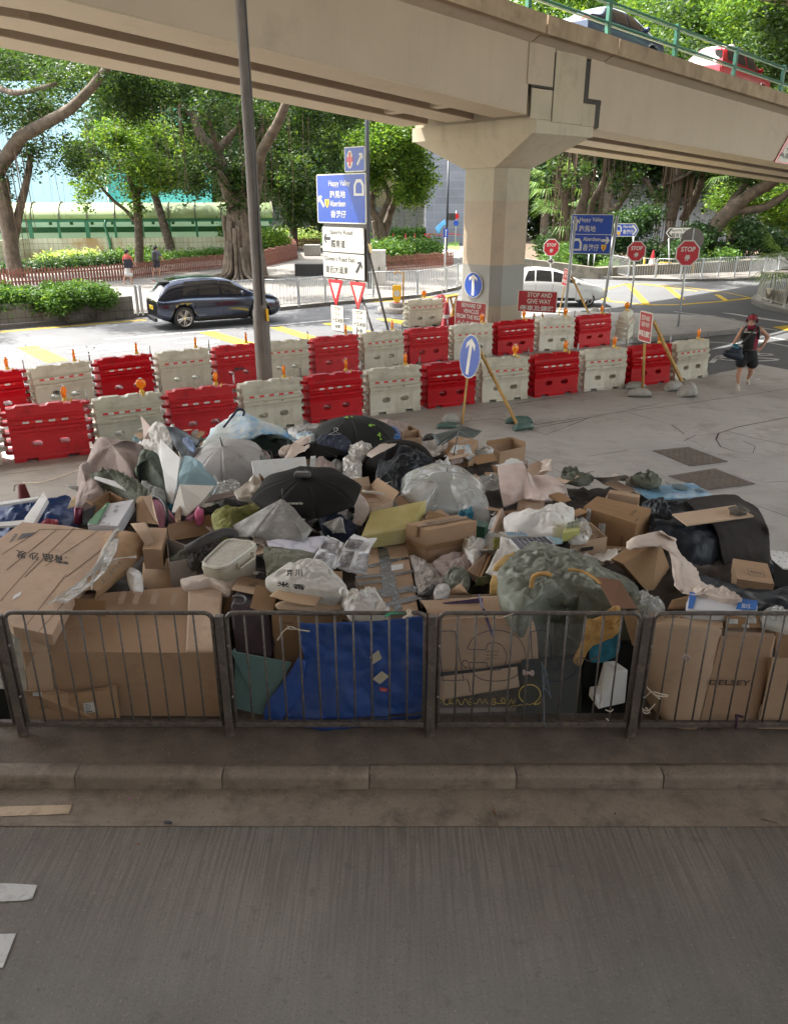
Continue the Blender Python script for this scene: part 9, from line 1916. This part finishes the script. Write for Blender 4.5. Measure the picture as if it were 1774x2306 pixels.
mb.mk('printed_frame',PRINT,tb);ptext(tb,Face(q(.42,.56),q(.72,.58),q(.42,.66)),[('MAXCHON',0,0,1,1)],off=.003,bold=.02)
t=slab4('perforated_board','white board with rows of small holes at the right edge','board',kz('D',1530,1262,.78,1900,1310,.78,1900,1440,.76,1640,1412,.76,1540,1330,.77),.02,M_ST,.003);mb=MB()
for x,y in((1580,1280),(1640,1290),(1665,1320),(1610,1330),(1560,1310),(1600,1358),(1655,1362),(1700,1340),(1690,1380)):
 c3=Pz('D',x,y,.7845);mb.poly([c3+V((.009*math.cos(i*.785),.009*math.sin(i*.785),0))for i in range(8)])
mb.mk('holes',M_BK,t)
tb,P,up=carton('draped_box','brown box half covered by a beige sheet at the right front',[Pz('D',330,1240,1.18),Pz('D',600,1185,1.2),Pz('H',290,80,1.12),Pz('D',185,1338,1.15)],.3,cdb(3),tape=False)if 0 else carton('draped_box','brown box half covered by a beige sheet at the right front',kz('D',340,1235,1.15,600,1182,1.17,620,1190,1.16,190,1338,1.1),.05,cdb(3),tape=False)
slab=MB();slab.hexa(kz('D',350,1240,1.15,600,1185,1.17,290,1380,1.08,190,1338,1.1),ky('H',420,300,7,730,230,6.9,530,352,6.25,400,225,6.3));slab.mk('box_body',cdb(2),tb,bevel=.005)
sheet('beige_sheet','beige cotton sheet trailing from the draped box down to the rail','bed sheet',[kz('D',325,1200,1.2,400,1140,1.26,600,1108,1.28,740,1160,1.22),kz('D',345,1265,1.18,450,1215,1.22,620,1150,1.24,745,1185,1.19),kz('D',600,1185,1.2,650,1240,1.2,710,1260,1.18,790,1300,1.1),kz('H',690,20,1.14,760,60,1.14,820,50,1.12,900,90,1.05),kz('H',730,230,1.08,800,300,1.08,880,270,1.08,970,230,1.05),kz('H',900,300,1.08,1000,320,1.1,1150,320,1.1,1280,350,1.08)],M_CRC,.022,6,7,7,.006)
lump('sheet_bunch','bunched end of the beige sheet on the blue and white box','bed sheet',k('H',1.1,890,260,980,240,1100,290,1170,280,1240,330,1290,370,1150,360,1000,325,910,300),M_CRC,.05,.035,10,.06)
lump('clear_wrap','grubby clear wrap between the tarpaulin and the draped box','plastic film',k('H',1.05,410,290,470,300,540,360,630,400,640,440,500,440,430,400),M_CLEAR,.05,.04,11,.08)
sheet('dark_card','dark brown cardboard under the beige sheet by the rail','cardboard sheet',[k('H',.95,700,380,850,340),k('H',.92,660,460,840,450)],cdb(4),0,3,3,3,.01)
lump('mauve_pillow','big mauve-brown pillow at the left back of the heap','pillow',k('A',[.95,1.15,1.2,1.18,1.05,.98,.92,.9],720,560,800,360,860,335,1150,370,1200,400,1130,640,1000,610,820,600),M_MAUVE,.16,.02,3.5,.35)
lump('mauve_duvet','mauve-brown duvet bag with a knot below the pillow at the left back','duvet',k('A',[1.1,1.12,1,.95,.85,.8,.75,.8],670,560,740,525,800,640,880,780,800,900,700,940,625,930,650,760),M_MAUVE,.12,.03,5,.35)
lump('green_sack','dark grey-green sack beside the mauve pillow','sack',k('A',[1.1,1.22,1.22,1.1,.95,.9,.95],1150,560,1190,420,1290,430,1350,500,1400,740,1250,700,1120,620),mat('grey_green_sack',(.095,.115,.085),.8,.2,4,.3,50,dirt=((.17,.19,.15),.4,7)),.1,.03,5,.3)
lump('cloth_on_tray','crumpled grey-green cloths heaped on a white tray at left','cloth',k('A',[1.12,1.15,1.15,1.12,1.08,1.05,1.02,1.05],755,600,850,590,1000,620,1150,680,1240,760,1160,800,960,720,800,670),M_OLIVE,.07,.06,9,.1)
lump('grey_cloth','pale grey-green cloth bulge right of the tray','cloth',k('A',1.03,1190,680,1300,720,1385,770,1390,840,1320,850,1210,800),cloth('pale_grey_cloth',(.25,.26,.23)),.07,.03,8,.12)
slab4('white_tray','tilted white tray edge under the grey-green cloths','tray',kz('A',800,640,1.1,1120,720,1.06,1160,800,1.02,790,662,1.08),.02,M_ST,.003)
ocarton('brown_open_box','small open brown box in the shade below the white tray',kz('A',915,768,.98,1040,830,.95,960,900,.92,780,865,.95),.2,cdb(2))
def bigboard(name,label,cat,P,m,th=.02):return slab4(name,label,cat,P,th,m,.003)
bigboard('grey_board','tall pale grey foam board standing on edge at the left back','foam board',kz('A',1350,328,1.42,1515,490,1.3,1490,690,1.1,1445,900,.92,1410,860,.93,1370,600,1.15,1332,450,1.28),M_ST,.03)
bigboard('off_white_board','off-white board lying tilted with a brown stain at left','foam board',[Pz('A',1510,712,1.2),Pz('B',165,722,1.22),Pz('B',70,840,1.12),Pz('A',1570,975,1.06),Pz('A',1445,940,1.04)],mat('dirty_white_board',(.55,.52,.47),.8,.06,3,dirt=((.33,.27,.2),.35,3.2)),.02)
lump('pale_blue_cloth','pale blue-grey cloth dome at left behind the off-white board','cloth',[Pz('A',1490,700,1.08),Pz('A',1500,560,1.2),Pz('A',1560,468,1.28),Pz('A',1680,520,1.28),Pz('B',100,600,1.2),Pz('B',185,700,1.1),Pz('B',150,740,1.05),Pz('A',1600,740,1.05)],M_PALEB,.1,.02,5,.2)
lump('white_crumpled_sheet','white crumpled fabric peaks at the left back','cloth',kz('A',1190,370,1.1,1250,240,1.32,1330,190,1.4,1395,220,1.38,1440,330,1.25,1400,420,1.15,1280,440,1.1),M_WHITEC,.06,.06,6,.3)
bigboard('pinkish_board','thin pinkish pointed board standing at the left back','board',kz('A',1180,130,1.42,1265,230,1.34,1300,330,1.2,1215,330,1.2),M_PINKC,.015)
sheet('dark_umbrella_folds','dark blue folded umbrella cloth behind the white peaks','umbrella',[k('A',1.2,1390,220,1500,240,1690,340),k('A',1.12,1450,340,1560,400,1640,420),k('A',1.08,1470,400,1540,480,1600,470)],mat('dark_teal_nylon',(.018,.035,.05),.6,.2,4),.03,6,6,6,.004)
lump('lilac_cloth','blue and lilac rag on the dark umbrella cloth at left back','cloth',k('A',1.18,1535,330,1580,310,1640,380,1630,420,1570,380),mat('lilac_rag',(.25,.33,.5),.8,.3,9),.03,.03,14,.05)
lump('grey_sheet','grey sheet behind the silver umbrella','cloth',kz('B',-60,420,1.15,60,400,1.1,40,470,1.05,-60,520,1.05),M_USIL,.04,.03,7,.2)
lump('clear_plastic','transparent plastic heap right of the pale blue cloth','plastic bag',k('B',1.02,185,700,290,670,370,690,380,760,250,800,130,800),M_CLEAR,.06,.04,9,.1)
bigboard('thin_grey_box','thin pale box lid lying right of the off-white board','box lid',kz('B',130,800,1.08,380,760,1.08,385,800,1.05,75,865,1.02),M_MAUVE,.05)
sheet('paper_wrap','crumpled cream wrapping paper left of the black umbrella','paper',[k('B',[1.12,1.2,1.2],320,770,470,660,540,625),k('B',[1.08,1.12,1.15],350,830,480,780,580,740),k('B',1.02,360,870,450,860,560,760)],mat('cream_wrap',(.52,.47,.4),.5,.1,5,coat=.2),.04,6,6,6,.003)
sheet('rusty_strip','rusty brown strip leaning by the cream wrapping paper','strip',[k('B',[1.26,1.24],538,622,560,650),k('B',[1.14,1.12],570,720,608,715)],mat('rust_brown',(.16,.07,.03),.9,.5,20),.006,12,4,4,.012)
lump('lime_cloth','lime-olive towel with fringes left of the broken grey umbrella','towel',k('B',1.12,135,960,220,895,400,890,560,845,600,880,470,930,330,960,290,1080,200,1105,160,1050),M_LIME,.07,.05,8,.12)
lump('black_lace','dark lacy cloth behind the lime towel','cloth',k('B',1.08,210,850,300,830,430,860,440,880,300,890,215,890),mat('black_lace',(.03,.03,.028),.9,.5,30),.03,.03,14,.08)
lump('pink_foam','bright pink foam pad below the off-white board','foam pad',k('B',1.08,-10,960,20,920,70,925,60,965,10,985),mat('bright_pink_foam',(.6,.12,.25),.8),.03,.01,9,.1)
sheet('pink_pad','curved pink padded panel with a black rim at left','padded panel',[kz('A',1280,850,1.18,1330,830,1.2,1370,880,1.18),kz('A',1300,950,1.1,1350,940,1.12,1390,980,1.1),kz('A',1340,1075,1,1365,1075,1,1392,1070,1)],M_FROND,.004,5,6,6,.02)
MB().tube(crv(kz('A',1280,830,1.2,1330,822,1.22,1385,880,1.2,1405,960,1.14,1400,1060,1.02),5),.018,7).mk('rubber_hoop',M_BK,None,'black rubber rim round the pink padded panel','rubber rim')
sheet('pinkish_bumper','dull pink plastic bumper curving behind the pink pad','plastic bumper',[k('A',[1.15,1.12,1.05],1385,890,1440,960,1490,1020),k('A',[1.05,1.02,.98],1400,940,1430,1000,1470,1035)],M_FROND,.004,5,6,5,.02)
lump('slipper','worn beige slipper by the off-white board','slipper',k('A',1.1,1470,960,1510,890,1522,940,1515,1000,1480,1020),cloth('beige_slipper',(.35,.24,.16)),.02,.01,9,.04)
bigboard('magenta_board','magenta and pink board edge right of the slipper','board',[Pz('A',1680,920,1.12),Pz('B',30,880,1.13),Pz('A',1600,1000,1.05),Pz('A',1560,1000,1.05)],M_FROND,.03)
sheet('torn_card','torn brown card leaning on the white and green box at left','cardboard sheet',[kz('A',1150,820,1.2,1210,800,1.22),kz('A',1150,930,1.12,1260,900,1.15),kz('A',1150,1020,1.06,1330,1050,1.05)],cdb(2),.02,7,6,6,.006)
bigboard('pale_card_strip','pale cardboard strip standing beside the torn brown card','cardboard sheet',kz('A',1200,815,1.24,1275,800,1.25,1335,1050,1.08,1290,990,1.1),cdb(3),.02)
t,P,up=carton('green_white_box','white and green printed box with a barcode at left',kz('A',900,878,1.18,1128,838,1.2,990,1062,1.1,738,1050,1.08),.12,mat('white_print_card',(.55,.55,.57),.6,.05,3,dirt=((.4,.38,.36),.3,5)),tape=False,cat='box')
q=lambda u,v:P[0].lerp(P[1],u).lerp(P[3].lerp(P[2],u),v)+ZZ(.012);mb=MB();mb.poly([q(-.02,0),q(.12,0),q(.33,1),q(-.02,1)]);mb.mk('green_panel',mat('green_print',(.025,.16,.04),.5,.1,4),t)
ptext(t,Face(q(.03,.12),q(.03,.3),q(.1,.12)),[('MINI',0,0,1,1)],M_SWHT,.003,bold=.03);mb=MB()
for i in range(9):mb.poly([q(.36+.006*i,.62),q(.363+.006*i+.002*(i%2),.62),q(.363+.006*i+.002*(i%2),.72),q(.36+.006*i,.72)])
f=Face(q(.48,.2),q(.75,.25),q(.5,.55));f.text(mb,'AAI',0,0,.5,.3,.001);f.text(mb,'wax',.2,.5,.8,.9,.001);f2=Face(q(.45,.9),q(.75,.95),q(.45,1));f2.text(mb,'01-10',0,0,1,1,.001);mb.mk('barcode',PRINT,t)
sheet('knitted_scarf','dark grey knitted scarf edge left of the green box','scarf',[k('A',1.1,700,940,810,885),k('A',1.06,705,1000,790,960),k('A',1.02,700,1050,745,1050)],mat('dark_knit',(.05,.055,.06),.9,.3,40),.015,12,5,5,.01)
MB().revolve([(.03,0),(.04,.01),(.04,.16),(.035,.17)],Pz('A',655,1048,.98),(.05,.35,.9),16).mk('maroon_can',mat('maroon_metal',(.12,.015,.04),.3,.1,3,metal=.5),None,'maroon metal can beside the blue tarpaulin at left','can')
lump('red_wrapper','crumpled red wrapper in front of the blue tarpaulin at left','wrapper',k('A',1,345,1035,380,1010,470,995,490,1025,440,1050,370,1055),mat('red_foil',(.35,.03,.06),.35,.3,14),.03,.03,16,.06)
lump('blue_tarpaulin','crumpled dark blue tarpaulin at the left edge of the heap','tarpaulin',k('A',[.95,1,1,.95,.9,.88,.9,.85,.8,.85],-80,890,120,850,340,840,560,810,610,840,640,960,560,1060,250,1090,0,1200,-90,1100),M_BLTARP,.08,.045,6,.5)
t=slab4('foam_strip','white ribbed foam edge strip across the blue tarpaulin','packing foam',kz('A',370,772,1.14,402,832,1.12,278,1048,1.02,205,1000,1.04),.05,M_ST,.004)
slab4('foam_strip','ribbed white foam strip along the front of the blue tarpaulin','packing foam',kz('A',-60,1035,1.04,260,1005,1.04,280,1045,1.02,-60,1068,1.02),.03,M_ST,.004)
slab4('foam_strip','thin white foam strip along the back of the blue tarpaulin','packing foam',kz('A',-60,868,1.05,330,812,1.08,320,832,1.07,-60,895,1.04),.03,M_ST,.004)
sheet('orange_print_bag','small orange and white printed bag behind the blue tarpaulin','paper bag',[k('A',1,610,820,640,815),k('A',.95,570,910,635,900)],mat('orange_print',(.55,.45,.3),.7,.4,14,dirt=((.6,.25,.02),.5,18)),.01,12,4,4,.004)
q=Pz('A',200,1010,0);tc=cone('dark red cone top showing beyond the blue tarpaulin at left',PY('A',205,1000,9.3)*1-V((0,0,PY('A',205,1000,9.3).z)),.62,mat('old_red_cone',(.16,.015,.018),.6),band=False)
cz=V((PY('A',182,700,9.3).x,9.3,PY('A',182,700,9.3).z));tc.location=V((cz.x-0,9.3,0))
e=Pz('A',690,585,1.05);MB().tube(crv([cz+V((.02,0,0)),cz.lerp(e,.35)+ZZ(-.05),cz.lerp(e,.7)+ZZ(-.03),e],5),.01,6).mk('fabric_tape',M_ROPE,None,'cream tape stretched from the cone to the mauve duvet','tape')
MB().tube(crv([cz+V((0,-.03,0)),cz+V((-.07,-.03,-.02)),cz+V((-.1,-.03,-.1))],4),.008,5).mk('loose_tape',M_ROPE,None,'loose tail of cream tape on the cone top','tape')
MB().tube(crv(kz('B',-60,1260,1.1,20,1215,1.16,120,1160,1.2,240,1120,1.2,320,1130,1.16,320,1160,1.12),5),.045,10).mk('pram_bumper',mat('grey_black_foam',(.05,.045,.045),.8,.2,9),None,'curved dark foam bumper bar behind the storage bin','bumper bar')
lump('dark_bundle','dark net bundle beside the bumper bar left of the storage bin','net bag',k('B',1.02,-60,1250,60,1230,180,1200,240,1190,100,1290,-20,1370,-60,1340),mat('dark_net',(.035,.03,.028),.9,.6,25,dirt=((.25,.2,.17),.4,30)),.04,.04,13,.1)
sheet('pale_cover','pale cushion edge behind the broken umbrella','cushion',[k('B',1.04,480,1150,570,1140),k('B',1,500,1200,600,1240)],M_CRC,.01,6,4,4,.05)
lump('beige_bag','flat beige bag lying under the storage bin','bag',k('F',.98,-120,200,60,170,200,190,350,205,290,290,120,240,-80,260),M_CRC,.04,.02,7,.08)
R=random.Random(21)
kinds=[('cardboard_scrap','loose torn cardboard scrap among the rubbish','cardboard scrap','loose cardboard scraps in the heap'),('crumpled_bag','small crumpled plastic bag among the rubbish','plastic bag','small crumpled bags in the heap'),('rag','small crumpled rag among the rubbish','rag','small rags in the heap')]
cnt=0
while cnt<290:
 x,y=R.uniform(-4.6,4.6),R.uniform(5.35,12.4);p=V((x,y,0))
 if pdist(p)<.75 or(x>2.1 and y<8.6)or(x>1.3 and y>9.6)or(x<-1.7 and y<7.6)or(abs(x-.1)<.7 and y<7.3):continue
 z0=max(.05,(S(y)-R.uniform(0,.15))*min(1,max(0,(pdist(p)-.22)/.6)));c3=V((x,y,z0));kd=(0,0,1,0,0,2)[cnt%6];cnt+=1;a=R.uniform(0,6.28);s=R.uniform(.06,.17)
 nm,lb_,ct,gr=kinds[kd]
 if kd==0:
  M3=Matrix.Rotation(a,3,'Z')@Matrix.Rotation(R.uniform(-.6,.6),3,'X')@Matrix.Rotation(R.uniform(-.4,.4),3,'Y');q=[c3+M3@V(v_)for v_ in((-s,-s*.7,0),(s*.9,-s*.6,0),(s,s*.6,0),(-s*.3,s*.75,0),(-s*.9,s*.5,0))]
  if cnt%2:MB().prism(q,M3@ZZ(-.006)).mk(nm,cdb(R.randrange(5)),None,lb_,ct,gr)
  else:sheet('paper_scrap','loose crumpled paper sheet among the rubbish','paper scrap',[[c3+M3@V((s*1.5*(u_-1),s*1.1*(v_-1),R.uniform(-.05,.05)))for u_ in range(3)]for v_ in range(3)],R.choice([M_WHITEC,M_CRC,M_WHITEC,PLAB,M_PL,M_MAUVE,cdb(3)]),.035,7,5,5,.003,group='loose paper sheets in the heap')
 else:
  ms=[M_PL,M_WHITEC,M_CLEAR,M_USIL]if kd==1 else[M_MAUVE,M_NAVY,M_CRC,M_OLIVE,M_BLKCL,M_TEALC,M_PALEB]
  q=[c3+V((s*1.1*math.cos(a+i*.9)*R.uniform(.7,1.2),s*.9*math.sin(a+i*.9)*R.uniform(.7,1.2),0))for i in range(7)]
  lump(nm,lb_,ct,q,R.choice(ms),R.uniform(.02,.06),.075,8,.08,group=gr,nr=10,ns=49)
HF=1.232
def fx(x,c='S'):return None
posts=[(-500,1650),(55,1650),(520,1650),(968,1650),(1414,1641),(1868,1640)]
yf=lambda x:4.905-.002*x
PX=[Pz('S',px,py,.135).x for px,py in posts]
PX[0]=PX[1]-1.36;PX.append(PX[5]+1.3)
R=random.Random(3)
nm=['dark steel railing panel cut by the left picture edge','dark steel railing panel in front of the long carton, first full one from the left','dark steel railing panel in front of the suitcase and the blue sheeting','dark steel railing panel in front of the acrylic sheet','dark steel railing panel in front of the lettered carton at the right','dark steel railing panel beyond the right picture edge']
for i in range(len(PX)-1):
 x0,x1=PX[i],PX[i+1];t=thing('railing_panel',nm[i],'railing',(x0,yf(x0),.135),'railing panels along the kerb')
 MB().box(V((x0,yf(x0)+0,.113+(HF-.113)/2-.02)),(.062,.05,HF-.113-.04)).mk('post',M_DKRAIL,t,bevel=.004)
 a,b=x0+.052,x1-.052;r_=.0165;zb,zt_=.235,HF-r_
 p=lambda x,z:V((x,yf(x),z))
 cr_=.06;path=[p(a,zb)]
 for j in range(6):th=math.pi-math.pi/2*j/5;path.append(p(a+cr_+cr_*math.cos(th),zt_-cr_+cr_*math.sin(th)))
 for j in range(6):th=math.pi/2-math.pi/2*j/5;path.append(p(b-cr_+cr_*math.cos(th),zt_-cr_+cr_*math.sin(th)))
 path.append(p(b,zb));MB().tube(path,r_,10).mk('frame',M_DKRAIL,t)
 MB().box(V(((a+b)/2,yf((a+b)/2),zb)),(b-a,.045,.04)).mk('bottom_rail',M_DKRAIL,t,bevel=.004)
 n=11
 for j in range(1,n):
  x=a+(b-a)*j/n;MB().tube([p(x,zb),p(x+R.uniform(-.002,.002),(zb+zt_)/2),p(x,zt_)],.0075,8).mk('bar',M_DKRAIL,t)
 mb=MB()
 for zz in(.5,.95):mb.revolve([(.008,0),(.008,.012)],p(a+0,zz)+V((0,-.018,0)),(0,-1,0),8)
 mb.mk('bolts',M_GALV,t)
def tie(name,label,cat,lines,m,r=.004):
 mb=MB()
 for L_ in lines:mb.tube(crv([PY(c,x,y,Y)for c,x,y,Y in L_],4),r,5)
 return mb.mk(name,m,None,label,cat)
tie('white_cable_tie','white plastic tie knotted to the bars of the second panel','tie',[[('F',770,600,4.86),('F',815,605,4.86),('F',860,625,4.86),('F',960,640,4.86)],[('F',780,620,4.86),('F',870,628,4.87),('F',955,642,4.86)],[('F',800,600,4.87),('F',740,640,4.87),('F',690,715,4.88)]],M_ROPE,.005)
tie('green_twine','green twine tied over the top rail left of the centre post','twine',[[('F',1590,520,4.86),('F',1640,500,4.85),('G',0,495,4.85),('G',120,490,4.85)],[('F',1600,500,4.86),('F',1660,475,4.86),('G',40,465,4.86)],[('F',1600,515,4.85),('G',-40,508,4.85),('G',60,482,4.86)]],M_GWIRE,.0035)
tie('cloth_knot','cream cloth strip knotted on the top rail by the centre post','knot',[[('G',105,530,4.85),('G',150,500,4.84),('G',165,470,4.85),('G',140,465,4.86),('G',150,510,4.84),('G',180,500,4.85)]],M_ROPE,.009)
tie('wire_tie','grey wire tied round a bar of the third panel near the top','tie',[[('G',880,515,4.87),('G',910,530,4.87),('G',1030,490,4.88)],[('G',300,550,4.95),('G',600,525,4.95),('G',890,518,4.9)]],M_ROPE,.004)
tie('cloth_bow','small brown cloth bow tied on a bar of the third panel','bow',[[('G',1115,970,4.87),('G',1150,1000,4.87),('G',1190,975,4.87),('G',1190,1010,4.87),('G',1150,985,4.86),('G',1118,1005,4.87),('G',1115,970,4.87)]],M_MAUVE,.009)
tie('blue_strings','bundle of frayed blue-grey strings hanging from the third panel to the ground','string',[[('G',1265,900,4.87),('G',1300,1000,4.86),('G',1325,1110,4.87),('G',1340,1200,4.88)],[('G',1265,920,4.86),('G',1290,960,4.86),('G',1320,1010,4.87)],[('G',1270,900,4.87),('G',1275,1080,4.86),('G',1285,1250,4.86),('G',1285,1400,4.84),('G',1310,1450,4.75)],[('G',1270,1100,4.86),('G',1310,1140,4.87),('G',1345,1195,4.88)],[('G',1268,1000,4.87),('G',1300,1080,4.87),('G',1280,1100,4.87)]],mat('blue_grey_string',(.1,.13,.16),.8),.0045)
tie('white_ribbon','white ribbon tied to a bar at the left of the fourth panel','ribbon',[[('H',410,1270,4.92),('H',470,1200,4.9),('H',530,1150,4.87),('H',600,1165,4.86),('H',668,1180,4.87)],[('H',440,1040,4.93),('H',490,1110,4.9),('H',540,1160,4.87),('H',600,1210,4.87)],[('H',540,1160,4.87),('H',580,1185,4.86),('H',665,1190,4.86)]],M_ROPE,.006)
tie('white_ribbon','frayed white ribbon on the bottom rail at the left of the fourth panel','ribbon',[[('H',450,1290,4.87),('H',500,1310,4.86),('H',560,1250,4.88)],[('H',455,1310,4.87),('H',480,1330,4.86),('H',515,1320,4.87),('H',480,1280,4.87)]],M_ROPE,.005)
tie('white_ribbon','white ribbon end on the bottom rail below the foam block','ribbon',[[('H',145,1300,4.87),('H',185,1315,4.86),('H',210,1295,4.87)],[('H',150,1370,4.86),('H',170,1395,4.84)]],M_ROPE,.005)
tie('cloth_plug','grubby cloth knot on a bar in front of the tall folded carton','knot',[[('H',790,870,4.87),('H',820,840,4.86),('H',845,865,4.86),('H',825,885,4.86),('H',800,860,4.87)]],M_MAUVE,.01)
tie('purple_strap','dark purple strap knotted on the bottom rail below the lettered carton','strap',[[('H',1240,1340,4.87),('H',1245,1400,4.85),('H',1240,1460,4.86)],[('H',1240,1345,4.87),('H',1300,1360,4.86)]],mat('purple_strap',(.05,.015,.04),.8),.011)
tie('chain','thin chain sagging behind the third panel under the mustard cloth','chain',[[('G',1600,860,5),('G',1660,890,4.98),('H',30,880,4.97),('H',90,850,4.98)]],M_DG,.006)
R=random.Random(9)
def scrap(label,c,x,y,z,s,m,thick=.004,name='litter',grp=None):
 p=Pz(c,x,y,z);q=[p+V((s*math.cos(a)*R.uniform(.6,1.2),s*.6*math.sin(a)*R.uniform(.6,1.2),R.uniform(0,thick*2)))for a in(0,1.3,2.6,3.9,5.2)]
 return MB().prism(q,(0,0,thick)).mk(name,m,None,label,'litter',grp)
scrap('dark leaf-shaped scrap on the gutter left of centre','X',708,474,.012,.035,mat('slate_scrap',(.04,.05,.065),.6),.006)
scrap('folded brown leaf on the gutter right of centre','U',448,440,.012,.02,M_HARDB,.02,'dry_leaf')
scrap('pinkish crumpled wrapper against the kerb','X',546,380,.012,.012,M_FROND,.012);scrap('cream cigarette end against the kerb','X',584,371,.012,.01,M_ROPE,.006)
scrap('small brown leaf on the road left of centre','X',582,562,.006,.012,M_HARDB,.004,'dry_leaf');scrap('black scrap on the gutter at right','U',951,435,.012,.008,M_BK);MB().tube(kz('U',1565,455,.02,1632,474,.016),.003,5).mk('twig',M_BARK2,None,'thin twig on the gutter at the right','twig')
scrap('white paper scrap on the plaza in front of the walking man','S',1704,857,.012,.05,M_ST,.02)
n=420;mb=MB()
for i in range(n):
 u=R.random();x=R.uniform(-3.3,3.3)
 if u<.45:y,z=4.42-abs(R.gauss(0,.06)),.009
 elif u<.6:y,z=R.uniform(4.1,4.4),.009
 elif u<.85:y,z=R.uniform(4.62,5),.114
 else:y,z=R.uniform(2.6,4.05),.005
 s=R.uniform(.0015,.0045);mb.box((x,y,z+s*.5),(s*2,s*1.5,s),R.uniform(0,3))
mb.mk('grit',mat('pale_grit',(.33,.28,.22),.9,.4,60),None,'scattered pale grit along the kerb and gutter','grit',kind='stuff')
